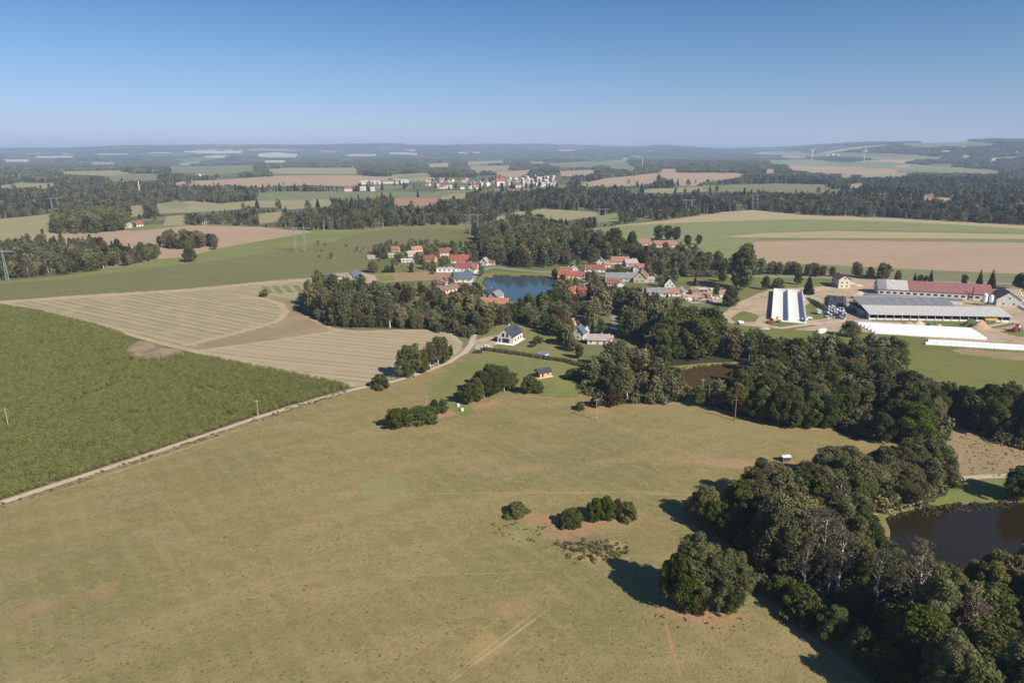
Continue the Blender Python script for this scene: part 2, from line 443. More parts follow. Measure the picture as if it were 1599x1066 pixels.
M['asphalt'] = ground_mat('grey_asphalt', (0.30, 0.275, 0.25), [(0.1, .45, .65, (0.25, 0.23, 0.21), .6), (1.0, .5, .7, (0.34, 0.31, 0.28), .4)], bump_d=0.02)

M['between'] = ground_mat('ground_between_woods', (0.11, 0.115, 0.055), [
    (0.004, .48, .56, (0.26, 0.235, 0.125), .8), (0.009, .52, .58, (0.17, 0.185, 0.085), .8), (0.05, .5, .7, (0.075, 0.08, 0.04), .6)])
def far_mat():
    m = NT('distant_countryside'); p = m.pos()
    w = m.noise(p, 0.0006, 3, 0.6, 0.5)
    # irregular fields between woods
    v = m.node('ShaderNodeTexVoronoi'); v.feature = 'F1'; v.inputs['Scale'].default_value = 0.0016
    wv = m.node('ShaderNodeVectorMath', operation='MULTIPLY'); wv.inputs[1].default_value = (1.0, 0.55, 0.2); m.lk(p, wv.inputs[0])
    m.lk(wv.outputs[0], v.inputs['Vector'])
    sp = m.node('ShaderNodeSeparateColor'); m.lk(v.outputs['Color'], sp.inputs[0])
    forest = m.mix(m.ramp(m.noise(p, 0.01, 4, 0.6), .35, .65), (0.040, 0.052, 0.032), (0.085, 0.092, 0.052))
    field = m.mix(m.ramp(sp.outputs[1], .45, .55), (0.13, 0.15, 0.07), (0.40, 0.33, 0.23))
    f = m.ramp(m.math('ADD', sp.outputs[0], m.math('MULTIPLY', m.math('SUBTRACT', w, 0.5), 0.8)), .62, .63)
    c = m.mix(f, forest, field)
    return m.bsdf(c, 0.95, 0.05)
M['far'] = far_mat()

def water_mat(name, col, rough=0.04, wav=0.02):
    m = NT(name); p = m.pos()
    b = m.node('ShaderNodeBsdfPrincipled')
    b.inputs['Base Color'].default_value = (*col, 1); b.inputs['Roughness'].default_value = rough
    b.inputs['IOR'].default_value = 1.33; b.inputs['Specular IOR Level'].default_value = 0.5
    bn = m.node('ShaderNodeBump'); bn.inputs['Distance'].default_value = wav; bn.inputs['Strength'].default_value = 0.35
    m.lk(m.noise(m.mapping(p, scale=(1, 1.6, 1)), 1.6, 3, 0.6), bn.inputs['Height']); m.lk(bn.outputs[0], b.inputs['Normal'])
    m.lk(b.outputs[0], m.out.inputs['Surface'])
    return m.m
M['water_brown'] = water_mat('brown_pond_water', (0.022, 0.016, 0.007))
M['water_mud'] = water_mat('muddy_pond_water', (0.075, 0.052, 0.022))
M['water_blue'] = water_mat('village_pond_water', (0.050, 0.080, 0.100))

# ------------------------------------------------------------------ ground polygons in order (later ones lie over earlier ones)
TRACK = [(-420, 922), (-60, 806), (0, 785), (100, 752), (200, 720), (300, 686), (400, 652), (500, 622), (560, 606), (620, 594), (660, 582), (700, 566), (722, 552), (736, 538)]
def strip(line, w0, w1=None):
    """ribbon of world width around a pixel polyline, returned as world points"""
    P = [np.array(gp(*q)) for q in line]; n = len(P); L = []; R = []
    for i, p in enumerate(P):
        d = P[min(i + 1, n - 1)] - P[max(i - 1, 0)]; d = d / (np.linalg.norm(d) + 1e-9)
        nn = np.array([-d[1], d[0]]); w = w0 if w1 is None else w0 + (w1 - w0) * i / (n - 1)
        L.append(p + nn * w / 2); R.append(p - nn * w / 2)
    return ('W', [tuple(q) for q in L + R[::-1]])
POLY = []
def gpoly(name, mat, pts, label=None, rough=0.0, wz=None): POLY.append((name, mat, pts, label, rough, wz))
gpoly('meadow', 'meadow', [(-5200, 2500), (-420, 922)] + TRACK[1:] + [(760, 520), (1080, 556), (1700, 556), (2600, 700), (5500, 2500)], 'wide dry mown meadow covering the foreground')
gpoly('garden_ground', 'garden', [(480, 440), (560, 430), (572, 405), (590, 388), (660, 380), (740, 368), (880, 366), (930, 372), (1070, 395), (1110, 408), (1180, 402), (1200, 412), (1390, 420), (1390, 437), (1200, 452), (1130, 490), (1180, 505), (1180, 560), (1000, 575), (925, 600), (830, 505), (742, 528), (736, 540), (724, 545), (705, 520), (560, 516), (470, 480), (470, 452)], 'grassy ground between the village houses')
gpoly('maize_field', 'corn_far', [(-400, 492), (-60, 475), (0, 472), (100, 465), (200, 458), (300, 451), (400, 442), (470, 437), (505, 435), (560, 423), (600, 404), (590, 388), (660, 380), (740, 370), (738, 357), (690, 356), (600, 358), (560, 362), (520, 375), (440, 388), (340, 402), (200, 422), (100, 435), (0, 441), (-60, 443), (-400, 450)], 'olive green maize field behind the striped stubble')
gpoly('grass_strip', 'bright_grass', [(-60, 443), (0, 439), (100, 430), (200, 415), (300, 396), (345, 384), (430, 368), (490, 360), (570, 357), (650, 353), (745, 352), (738, 358), (690, 357), (600, 359), (560, 364), (520, 377), (440, 391), (340, 406), (200, 423), (100, 436), (0, 443)], 'bright green strip between the maize and the tan fields')
gpoly('field', 'tan_pink', [(25, 372), (60, 364), (100, 362), (150, 364), (200, 358), (300, 352), (400, 354), (490, 362), (430, 372), (340, 388), (290, 401), (240, 405), (230, 392), (100, 388)], 'bare pinkish tan field left of the pylon')
gpoly('field', 'olive', [(-200, 352), (0, 342), (92, 333), (96, 362), (60, 366), (25, 372), (0, 380), (-200, 380)], 'olive stubble field at the left behind the wood')
gpoly('field', 'bright_grass', [(180, 358), (230, 352), (280, 350), (275, 354), (210, 361)])
gpoly('field', 'tan', [(960, 352), (1050, 343), (1130, 331), (1180, 328), (1260, 336), (1400, 341), (1599, 352), (1750, 360), (1750, 364), (1400, 348), (1250, 344), (1080, 349), (965, 356)], 'tan crest of the field below the right-hand forest')
gpoly('field', 'light_green', [(885, 360), (960, 353), (1080, 347), (1250, 342), (1400, 346), (1599, 357), (1750, 363), (1750, 372), (1190, 371), (1170, 380), (1175, 400), (1110, 408), (1070, 398), (990, 380), (960, 375), (920, 372)], 'light green sloping field behind the red-roofed barns')
gpoly('field', 'tan', [(1190, 364), (1300, 360), (1500, 363), (1750, 370), (1750, 374), (1190, 371), (1130, 370)], 'narrow tan band across the green slope')
gpoly('field', 'dull_green', [(1190, 362), (1300, 358), (1500, 361), (1750, 367), (1750, 369), (1500, 364), (1300, 360.5), (1190, 364)])
gpoly('field', 'bright_grass', [(1188, 371), (1599, 373), (1750, 374), (1750, 381), (1599, 379.5), (1400, 376), (1185, 377)], 'thin bright green strip above the broad tan field')
gpoly('field', 'tan_pink', [(1168, 384), (1180, 377), (1290, 375), (1599, 379), (1750, 382), (1750, 431), (1599, 428), (1400, 419), (1290, 413), (1200, 412), (1172, 398)], 'broad bare tan field beyond the farm road')
gpoly('field', 'dull_green', [(1200, 413), (1290, 414), (1400, 420), (1599, 428), (1750, 431), (1750, 448), (1599, 444), (1390, 438), (1200, 432)], 'narrow green field behind the farm road')
gpoly('farm_meadow', 'green_meadow', [(1040, 431), (1200, 432), (1390, 438), (1390, 450), (1310, 445), (1200, 458), (1130, 478), (1080, 455), (1040, 445)], 'green meadow between the hedge and the white silo walls')
gpoly('farm_meadow', 'green_meadow', [(1150, 500), (1200, 510), (1330, 520), (1599, 545), (1750, 552), (1750, 640), (1599, 622), (1480, 622), (1420, 580), (1300, 560), (1190, 556), (1130, 520)], 'green meadow below the white wrapped silage rows')
gpoly('farmyard', 'yard', [(1125, 493), (1140, 478), (1160, 468), (1200, 452), (1300, 446), (1330, 434), (1380, 438), (1610, 450), (1750, 470), (1750, 546), (1599, 541), (1440, 528), (1330, 519), (1200, 512), (1140, 505)], 'pale dirt yard around the farm buildings', 1.5)
gpoly('farm_meadow', 'green_meadow', [(1228, 447), (1296, 447), (1300, 441), (1250, 438), (1200, 440), (1190, 449)], None, 1.0)
gpoly('grass_patch', 'green_meadow', [(1195, 503), (1240, 499), (1275, 508), (1240, 514), (1200, 511)], None, 1.2)
gpoly('grass_patch', 'green_meadow', [(1362, 496), (1575, 500), (1588, 506), (1560, 512), (1480, 512), (1362, 508)], None, 1.2)
gpoly('grass_patch', 'green_meadow', [(1560, 518), (1610, 512), (1750, 520), (1750, 528), (1590, 526)], None, 1.2)
gpoly('grass_patch', 'green_meadow', [(1252, 478), (1270, 470), (1290, 475), (1295, 496), (1268, 500), (1250, 495)], None, 1.2)
gpoly('grass_patch', 'green_meadow', [(1140, 497), (1160, 485), (1185, 492), (1180, 502), (1150, 503)], None, 1.2)
gpoly('grass_patch', 'green_meadow', [(1322, 518), (1340, 505), (1345, 518), (1480, 530), (1470, 534), (1330, 522)], None, 1.2)
gpoly('bare_patch', 'dry', [(1483, 546), (1510, 543), (1545, 548), (1599, 550), (1700, 556), (1700, 566), (1599, 563), (1540, 558), (1500, 553)], 'bare reddish patch in the green farm meadow', 1.5)
gpoly('farm_road', 'asphalt', strip([(935, 431), (1000, 428), (1100, 430.5), (1200, 431.5), (1300, 434), (1390, 438), (1599, 443.5), (1800, 449)], 5.0), 'straight asphalt road passing behind the farm')
gpoly('lawn', 'lawn', [(736, 540), (742, 530), (790, 500), (835, 505), (900, 555), (930, 598), (905, 618), (850, 616), (790, 615), (700, 640), (672, 634), (655, 622), (690, 590), (716, 566)], 'mown lawn around the new white house', 3.0)
gpoly('lawn', 'bright_grass', [(840, 560), (880, 570), (922, 592), (925, 604), (905, 616), (850, 614), (835, 600), (856, 585)], 'bright green lawn by the orange cabin', 2.5)
gpoly('grass_patch', 'bright_grass', [(700, 632), (735, 636), (745, 645), (725, 650), (705, 642)], None, 1.0)
gpoly('scrub_meadow', 'dry', [(1478, 690), (1500, 672), (1560, 684), (1640, 712), (1800, 750), (1800, 780), (1640, 745), (1505, 748)], 'reddish dry scrub meadow beside the brown pond')
gpoly('bank_grass', 'bright_grass', [(1325, 812), (1400, 787), (1500, 748), (1640, 744), (1750, 760), (1750, 800), (1640, 790), (1560, 788), (1440, 796), (1395, 806), (1350, 835)], 'bright green grass bank above the brown pond', 0.8)
gpoly('path', 'track', strip([(1480, 748), (1540, 743.5), (1600, 741), (1760, 748)], 2.4), 'pale gravel path crossing the scrub by the pond')
gpoly('path', 'track', strip([(1340, 812), (1375, 799), (1410, 790), (1440, 784.5)], 0.8), 'thin worn path along the green pond bank')
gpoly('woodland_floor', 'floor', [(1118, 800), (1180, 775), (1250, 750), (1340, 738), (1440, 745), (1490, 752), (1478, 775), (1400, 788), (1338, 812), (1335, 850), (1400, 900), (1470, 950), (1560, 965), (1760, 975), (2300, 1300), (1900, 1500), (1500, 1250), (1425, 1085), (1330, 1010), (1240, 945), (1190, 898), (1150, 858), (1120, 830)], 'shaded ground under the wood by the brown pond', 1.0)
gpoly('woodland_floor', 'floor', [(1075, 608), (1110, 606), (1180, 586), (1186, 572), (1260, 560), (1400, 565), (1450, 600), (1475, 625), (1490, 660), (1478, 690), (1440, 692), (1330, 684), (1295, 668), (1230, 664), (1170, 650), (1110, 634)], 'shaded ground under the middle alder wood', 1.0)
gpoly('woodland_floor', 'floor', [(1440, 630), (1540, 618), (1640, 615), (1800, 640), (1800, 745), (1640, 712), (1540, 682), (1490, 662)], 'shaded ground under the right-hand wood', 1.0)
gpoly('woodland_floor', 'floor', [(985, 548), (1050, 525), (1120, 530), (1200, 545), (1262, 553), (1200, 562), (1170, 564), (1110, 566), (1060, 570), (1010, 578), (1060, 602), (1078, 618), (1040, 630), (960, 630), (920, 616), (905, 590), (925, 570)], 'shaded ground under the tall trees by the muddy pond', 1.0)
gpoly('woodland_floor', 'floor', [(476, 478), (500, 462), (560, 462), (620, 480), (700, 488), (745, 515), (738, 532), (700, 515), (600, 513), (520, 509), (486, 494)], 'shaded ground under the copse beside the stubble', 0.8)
gpoly('stubble_field', 'stubble', [(-60, 473), (0, 470.5), (100, 462), (200, 456), (300, 450), (400, 440), (470, 434), (500, 434), (525, 441), (490, 447), (470, 457), (459, 470), (462, 485), (480, 494), (520, 511), (560, 516), (620, 514), (680, 514), (708, 521), (722, 535), (722, 551), (700, 564), (650, 582), (600, 595), (560, 605), (480, 588), (400, 572), (330, 557), (250, 538), (140, 505), (60, 485), (0, 476)], 'striped tan stubble field between the maize and the village')
gpoly('stubble_field', 'stubble_low', [(330, 556), (310, 548), (400, 535), (530, 518), (560, 517), (680, 515), (706, 522), (720, 536), (720, 550), (700, 563), (650, 580), (600, 592), (562, 602), (480, 585), (400, 570)], 'lower stubble field with straw rows below the copse')
gpoly('field_strip', 'stubble_brown', [(300, 545), (310, 537), (380, 520), (436, 504), (450, 490), (446, 476), (420, 466), (440, 464), (458, 470), (462, 485), (480, 494), (520, 511), (545, 516), (400, 534), (320, 548)], 'brown dried hollow in the stubble')
gpoly('straw_strip', 'straw', strip([(-30, 473.5), (100, 465), (200, 459), (300, 453), (400, 443), (480, 437)], 9), 'pale straw headland along the olive maize')
gpoly('straw_strip', 'straw', strip([(0, 474), (60, 483), (140, 503), (215, 526), (290, 545), (400, 569), (480, 585), (556, 602)], 4.5), 'pale straw headland along the near maize')
gpoly('straw_strip', 'straw', strip([(372, 465), (410, 466), (438, 474), (447, 487), (436, 500), (390, 514), (330, 529), (285, 540)], 4.5), 'curved pale straw strip in the stubble field')
gpoly('straw_strip', 'straw', strip([(300, 549), (360, 541), (440, 530), (530, 516)], 3.5), 'straight pale straw strip above the straw rows')
gpoly('straw_strip', 'straw', strip([(560, 605), (590, 594), (607, 586), (640, 574)], 3.0))
gpoly('straw_strip', 'straw', strip([(480, 494), (520, 514), (560, 518.5), (620, 516), (680, 516.5), (706, 523), (719, 536)], 3.0))
for i in range(5):
    gpoly('grass_strip', 'bright_grass', strip([(412 + 16 * i, 447 - i * .6), (424 + 16 * i, 459 - i * .7)], 4.2))
gpoly('straw_strip', 'straw', strip([(404, 458), (440, 459), (470, 457)], 3.5))
gpoly('near_maize_ground', 'maize_soil', [(-600, 480), (-60, 472), (0, 476), (60, 485), (140, 505), (215, 528), (250, 538), (330, 557), (400, 572), (480, 588), (540, 601), (553, 605), (540, 611), (500, 623), (400, 653), (300, 687), (200, 721), (100, 753), (0, 786), (-60, 807), (-420, 922), (-600, 1000)], 'soil under the near green maize field')
gpoly('bare_patch', 'brown_soil', [(193, 548), (203, 538), (217, 532), (250, 539), (286, 549), (282, 556), (250, 560), (215, 560), (198, 555)], 'bare brown soil gap between the maize and stubble', 1.0)
gpoly('dry_ground', 'dry', [(560, 431), (640, 424), (705, 425), (700, 436), (600, 441)], None, 1.5)
gpoly('bare_yard', 'yard', [(488, 437), (500, 428), (560, 424), (585, 430), (589, 440), (560, 444), (500, 443)], 'bare building plot round the two bungalows')
gpoly('grass_patch', 'bright_grass', [(586, 430), (614, 428), (618, 437), (592, 439)])
gpoly('bare_yard', 'yard', [(738, 540), (745, 530), (785, 520), (782, 534), (760, 545), (745, 546)], 'bare driveway beside the new white house')
gpoly('bare_yard', 'yard', [(1060, 462), (1075, 448), (1115, 443), (1150, 450), (1130, 472), (1085, 474)], 'cluttered bare yard with scrap beside the grey-roofed house', 2.0)
gpoly('track', 'verge', strip(TRACK, 5.2), 'dry verge beside the gravel track', 0.5)
gpoly('track', 'track', strip(TRACK, 2.7), 'pale gravel track running between maize and meadow')
gpoly('track', 'track', strip([(724, 552), (736, 538), (739, 528), (740, 518), (728, 505)], 3.4), 'pale track bending towards the village trees')
gpoly('village_road', 'asphalt', strip([(700, 482), (722, 468), (738, 455), (735, 442), (740, 430), (755, 421), (770, 417), (795, 420), (840, 424), (880, 426), (915, 424)], 5.0), 'grey village road along the blue pond')
gpoly('village_road', 'asphalt', strip([(915, 424), (913, 432), (914, 440), (920, 449), (934, 457)], 4.0), 'grey lane bending down beside the yellow house')
gpoly('village_road', 'asphalt', strip([(952, 455), (957, 470), (957, 485), (960, 500), (957, 515)], 3.4), 'narrow lane through the village trees')
gpoly('village_road', 'asphalt', strip([(676, 457), (695, 447), (712, 430), (722, 420)], 4.0), 'lane beside the red-roofed houses')
gpoly('farm_track', 'track', strip([(1180, 505), (1220, 512), (1265, 506), (1320, 500), (1350, 502), (1420, 505)], 4.0), 'dirt track curving below the silo walls')
gpoly('farm_track', 'track', strip([(1250, 458), (1300, 447), (1325, 441)], 4.0))
gpoly('farm_track', 'track', strip([(1500, 522), (1540, 510), (1590, 500)], 3.0))
gpoly('brown_pond', 'water_brown', [(1382, 806), (1400, 797), (1440, 790), (1480, 786), (1530, 783), (1580, 781), (1660, 779), (1760, 790), (1850, 860), (1800, 935), (1700, 945), (1599, 948), (1500, 940), (1430, 900), (1392, 850)], 'dark brown pond at the right edge', 0.6, -0.7)
gpoly('muddy_pond', 'water_mud', [(1050, 580), (1075, 573), (1110, 568), (1150, 566), (1185, 568), (1186, 576), (1160, 590), (1125, 602), (1085, 606), (1058, 598)], 'muddy brown pond between the alder woods', 0.5, -0.5)
gpoly('village_bank', 'lawn', [(744, 440), (752, 428), (775, 424), (850, 427), (875, 430), (876, 450), (866, 474), (835, 480), (790, 474), (755, 462)])
gpoly('village_pond', 'water_blue', [(752, 440), (757, 433), (775, 429), (810, 430), (866, 431), (872, 440), (868, 455), (862, 470), (836, 475), (795, 470), (765, 458)], 'blue village pond in the centre of the houses', 0.4, -0.6)
gpoly('village_pond', 'water_blue', [(858, 404), (868, 400), (875, 404), (873, 412), (860, 414)], 'small upper pond among dark trees', 0.3, -0.5)
# middle and far fields
FAR = {
 'olive': [[(48,269),(130,267),(192,266),(205,271),(170,275),(60,272)], [(0,290),(30,286),(85,286),(88,291),(65,296),(50,293),(0,294)], [(20,271),(40,270),(40,277),(22,278)],
   [(138,253),(182,253),(182,257),(140,258)], [(257,256),(300,253),(338,250),(332,252),(285,258)], [(240,319),(300,314),(345,318),(400,313),(440,313),(440,322),(400,325),(330,330),(290,332),(250,333)],
   [(200,322),(228,320),(228,338),(205,338)], [(400,265),(450,262),(555,262),(570,268),(560,272),(430,271)], [(430,313),(515,311),(520,322),(455,327),(400,322)], [(610,273),(672,270),(680,280),(650,284),(605,280)],
   [(725,253),(790,248),(788,254),(730,258)], [(725,260),(800,258),(800,266),(740,268)], [(688,304),(728,302),(728,311),(690,312)], [(772,340),(800,333),(812,330),(860,334),(858,343),(800,348),(775,346)],
   [(828,331),(850,326),(880,328),(935,331),(935,337),(880,345),(862,343),(860,335)], [(1000,300),(1015,295),(1100,292),(1105,298),(1040,302)], [(825,253),(850,252),(850,256),(828,256)],
   [(965,247),(985,246),(980,252),(965,254)], [(1290,272),(1340,272),(1400,270),(1480,274),(1480,277),(1420,276),(1320,277)], [(1480,260),(1500,262),(1520,270),(1500,272)], [(400,335),(440,330),(440,345),(405,350)], [(260,338),(290,335),(292,352),(255,352)]],
 'dull_green': [[(160,276),(200,271),(255,272),(250,283),(200,284),(162,281)], [(260,260),(400,258),(400,268),(330,273),(260,270)], [(335,284),(345,279),(380,279),(378,284),(340,287)], [(400,302),(440,299),(545,299),(600,300),(600,309),(470,311),(400,312)],
   [(600,299),(700,300),(700,306),(600,308)], [(870,262),(930,261),(930,265),(872,266)], [(1100,290),(1200,287),(1290,288),(1300,296),(1345,303),(1250,301),(1140,300),(1096,296)], [(840,256),(960,250),(985,250),(980,256),(880,262)],
   [(1400,225),(1450,222),(1500,220),(1560,224),(1540,228),(1430,230)], [(980,256),(1000,262),(990,266),(930,262)]],
 'light_green': [[(1200,250),(1260,249),(1400,254),(1450,258),(1560,266),(1570,272),(1500,271),(1400,266),(1300,260),(1200,256)], [(1200,236),(1400,240),(1500,247),(1400,250),(1330,245),(1210,241)], [(905,285),(918,283),(922,292),(908,292)], [(245,318),(280,314),(300,322),(270,326)],
   [(600,276),(672,272),(672,276),(610,281)], [(930,338),(970,331),(965,345),(932,348)]],
 'tan_pink': [[(400,277),(445,274),(560,274),(625,277),(610,283),(545,291),(480,289),(400,292),(370,290),(372,279)], [(255,290),(287,283),(345,281),(372,279),(400,292),(370,290),(330,290),(300,289)], [(740,269),(800,267),(830,265),(830,274),(800,277),(760,272)],
   [(868,268),(930,265),(935,270),(900,277),(868,273)], [(910,290),(920,284),(950,278),(1020,271),(1030,278),(1018,286),(990,290),(925,292)], [(1020,271),(1060,270),(1150,270),(1180,273),(1140,279),(1095,285),(1085,290),(1065,290),(1045,281)],
   [(1025,264),(1062,264),(1060,270),(1028,270)], [(1188,303),(1245,302),(1238,310),(1190,311)], [(1225,258),(1340,260),(1400,265),(1400,271),(1330,272),(1270,270),(1230,264)], [(1325,288),(1350,286),(1345,292),(1330,295)],
   [(1455,312),(1470,308),(1490,310),(1470,318)], [(1585,318),(1640,318),(1640,330),(1590,326)], [(1400,258),(1420,258),(1425,262),(1400,262)], [(665,256),(705,254),(703,261),(668,262)], [(1205,243),(1240,243),(1290,247),(1230,247)], [(0,262),(20,262),(18,265),(0,265)],
   [(1192,264),(1215,264),(1215,271),(1190,272)], [(1500,243),(1520,242),(1516,246),(1502,246)]],
 'red_soil': [[(608,310),(690,309),(680,316),(660,323),(620,320)], [(1440,305),(1462,303),(1455,312),(1440,313)]],
 'pale_field': [[(0,249),(52,249),(50,253),(0,253)], [(45,244),(120,243),(120,246),(48,247)], [(148,240),(200,239.5),(200,241.5),(150,242)], [(230,238),(270,237.5),(268,239),(232,239.5)], [(280,236),(330,234.5),(385,236.5),(380,239),(340,239.5),(285,238)],
   [(318,244),(345,242.5),(375,244),(350,246.5),(322,246.5)], [(400,240),(430,238),(470,241),(465,246),(400,245)], [(408,251),(441,250),(455,252),(440,255),(412,254)], [(467,251.5),(478,251),(476,253.5),(468,253.5)], [(483,251.5),(500,251),(500,252.5),(485,253)],
   [(531,251.5),(557,251),(557,253),(533,253.3)], [(535,241),(590,240.5),(595,243.5),(540,243.5)], [(600,238),(640,238.5),(665,240.5),(650,242),(605,240)], [(710,237.5),(775,237),(775,239),(712,239.5)], [(870,234),(900,233.5),(900,235.5),(872,235.8)], [(1010,235),(1045,234.5),(1045,236),(1012,236.5)],
   [(1340,247),(1400,248),(1440,250),(1440,251.5),(1340,249.5)], [(1436,234.8),(1455,235),(1455,237),(1437,236.8)], [(1470,235.3),(1492,235.5),(1490,237.2),(1471,237)], [(1500,231.5),(1508,231),(1508,233),(1501,233)], [(1540,247),(1578,249),(1575,251),(1542,250)], [(1545,252.5),(1570,253),(1568,255.5),(1546,255)], [(1555,234),(1575,233.5),(1575,235),(1556,235.5)],
   [(0,260),(30,259.5),(30,260.8),(0,261)]],
}
for k_, L_ in FAR.items():
    for q_ in L_: gpoly('field', k_, q_)

def densify(P, step_f, rough, closed=True):
    out = []; n = len(P)
    for i in range(n):
        a = np.array(P[i]); b = np.array(P[(i + 1) % n])
        L = np.linalg.norm(b - a); k = max(1, int(L / step_f))
        for j in range(k): out.append(a + (b - a) * j / k)
    if rough:
        o2 = []
        for p in out:
            s_ = 7.0
            o2.append((p[0] + rough * 2 * (float(vnoise(p[0] / s_, p[1] / s_, 11)) - .5) + rough * (float(vnoise(p[0] / 2.1, p[1] / 2.1, 12)) - .5),
                       p[1] + rough * 2 * (float(vnoise(p[0] / s_ + 50, p[1] / s_, 13)) - .5)))
        out = o2
    return [tuple(p) for p in out]

WP = []      # world polygons
for (name, mt, pts, label, rough, wz) in POLY:
    if isinstance(pts, tuple): W = pts[1]
    else: W = [gp(*q) for q in pts]
    W = densify(W, 6.0 if rough else 60.0, rough)
    ar = sum(W[i][0] * W[(i + 1) % len(W)][1] - W[(i + 1) % len(W)][0] * W[i][1] for i in range(len(W)))
    WP.append(W if ar > 0 else W[::-1])

def build_ground():
    V = []; Fs = []
    for W in WP:
        b = len(V); V += [Vector((p[0], p[1])) for p in W]; Fs.append(list(range(b, b + len(W))))
    for i, r in enumerate(40 * (24000 / 40.0) ** np.linspace(0, 1, 150)):
        for a in np.linspace(-1.15, 1.15, 84 + 1):
            V.append(Vector((r * math.sin(a + (i % 2) * .0137), r * math.cos(a + (i % 2) * .0137))))
    for x in np.linspace(-600, 600, 9):
        for y in (-300, -100, 10): V.append(Vector((float(x), float(y))))
    for s_ in (-1, 1):
        for r in (600, 1500, 4000, 9000, 24000): V.append(Vector((s_ * r * .985, r * .1)))
    v, e, f, ov, oe, of = delaunay_2d_cdt(V, [], Fs, 0, 1e-4)
    X = np.array([(p[0], p[1]) for p in v]); Z = hgt(X[:, 0], X[:, 1])
    owner = [max(o) if o else -1 for o in of]
    cen = np.array([X[list(t)].mean(0) for t in f]); dist = np.hypot(cen[:, 0], cen[:, 1])
    bins = {}
    for i, o in enumerate(owner):
        key = o if o >= 0 else (-2 if dist[i] > 5200 else -1)
        bins.setdefault(key, []).append(i)
    for key in sorted(bins):
        idx = bins[key]
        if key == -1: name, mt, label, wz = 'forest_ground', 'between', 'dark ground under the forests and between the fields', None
        elif key == -2: name, mt, label, wz = 'hills', 'far', 'hazy blue hills with woods and fields up to the horizon', None
        else: name, mt, _, label, _, wz = POLY[key]
        used = {}; vv = []; ff = []
        for i in idx:
            t = f[i]; a, b_, c = [X[j] for j in t]
            t = tuple(t)
            if (b_[0] - a[0]) * (c[1] - a[1]) - (b_[1] - a[1]) * (c[0] - a[0]) < 0: t = t[::-1]
            g = []
            for j in t:
                if j not in used:
                    used[j] = len(vv); vv.append((X[j][0], X[j][1], wz if wz is not None else Z[j]))
                g.append(used[j])
            ff.append(tuple(g))
        me = mesh_np(name, vv, np.array(ff), [M[mt]], smooth=(wz is None))
        o = link(name, me); set_props(o, label, None, None, 'structure')
        if wz is not None:          # bank down to the water
            cnt = {}
            for g in ff:
                for a, b_ in ((g[0], g[1]), (g[1], g[2]), (g[2], g[0])): cnt[(a, b_)] = 1
            edge = [(a, b_) for (a, b_) in cnt if (b_, a) not in cnt]
            inv = {k: j for j, k in used.items()}
            bv = []; bf = []
            for a, b_ in edge:
                k = len(bv)
                za, zb = float(Z[inv[a]]), float(Z[inv[b_]])
                bv += [(vv[a][0], vv[a][1], wz - .05), (vv[b_][0], vv[b_][1], wz - .05), (vv[b_][0], vv[b_][1], zb), (vv[a][0], vv[a][1], za)]
                bf.append((k, k + 1, k + 2, k + 3))
            set_props(link('pond_bank', mesh_np('pond_bank', bv, bf, [M['verge']])), None, None, None, 'structure')
build_ground()
# ------------------------------------------------------------------ building materials
for k_, c_ in dict(wall_white=(.66, .63, .575), wall_cream=(.74, .66, .50), wall_yellow=(.68, .43, .13), wall_beige=(.62, .50, .38), wall_grey=(.50, .48, .45), wall_pink=(.66, .48, .40),
                   wall_orange=(.78, .33, .08), concrete=(.52, .49, .45), white_concrete=(.78, .76, .72), wood_dark=(.10, .065, .04), wood=(.30, .19, .10), timber_pole=(.42, .37, .31),
                   rust=(.30, .12, .07), white_film=(.82, .83, .85), black_film=(.030, .034, .045), tyre_rubber=(.10, .105, .12), soil_heap=(.42, .28, .17), weed_heap=(.07, .115, .035),
                   silver_paint=(.55, .57, .60), dark_paint=(.035, .04, .05), red_paint=(.42, .045, .03), blue_paint=(.08, .13, .30), yellow_paint=(.75, .45, .05), green_paint=(.10, .22, .16),
                   mustard_tarp=(.62, .42, .08), stone=(.45, .42, .38), steel=(.30, .33, .35), pylon_steel=(.26, .30, .30), steel_pale=(.60, .64, .66), white_paint=(.82, .82, .82), brick_clutter=(.42, .22, .15), sand=(.55, .43, .28), tarp_blue=(.16, .24, .42), garden_wood=(.45, .26, .13)).items():
    M[k_] = plain(k_, c_, bump_d=0.0, rough=0.35 if 'paint' in k_ or 'film' in k_ else 0.8, var=.10)
for k_, c_ in dict(roof_red=(.45, .10, .07), roof_terra=(.40, .205, .15), roof_purple=(.27, .115, .105), roof_brown=(.24, .16, .125), roof_grey=(.27, .265, .275), roof_slate=(.060, .070, .095), roof_dark=(.10, .085, .085),
                   roof_pale=(.56, .54, .52), roof_pinkgrey=(.44, .36, .34), roof_orange=(.45, .20, .13), roof_crimson=(.31, .105, .095), roof_bluegrey=(.125, .15, .20), roof_rose=(.33, .145, .135), roof_charcoal=(.235, .24, .26), roof_redbright=(.40, .105, .08)).items():
    M[k_] = roof_mat(k_, c_)
def glass_mat():
    m = NT('window_glass')
    return m.bsdf((0.02, 0.024, 0.03), 0.08, 0.6)
M['glass'] = glass_mat()
M['frame'] = plain('window_frame', (.72, .70, .66), 0.5)
M['frame_dark'] = plain('dark_frame', (.07, .06, .055), 0.5)
M['opening'] = plain('dark_opening', (.018, .018, .02), 0.9)

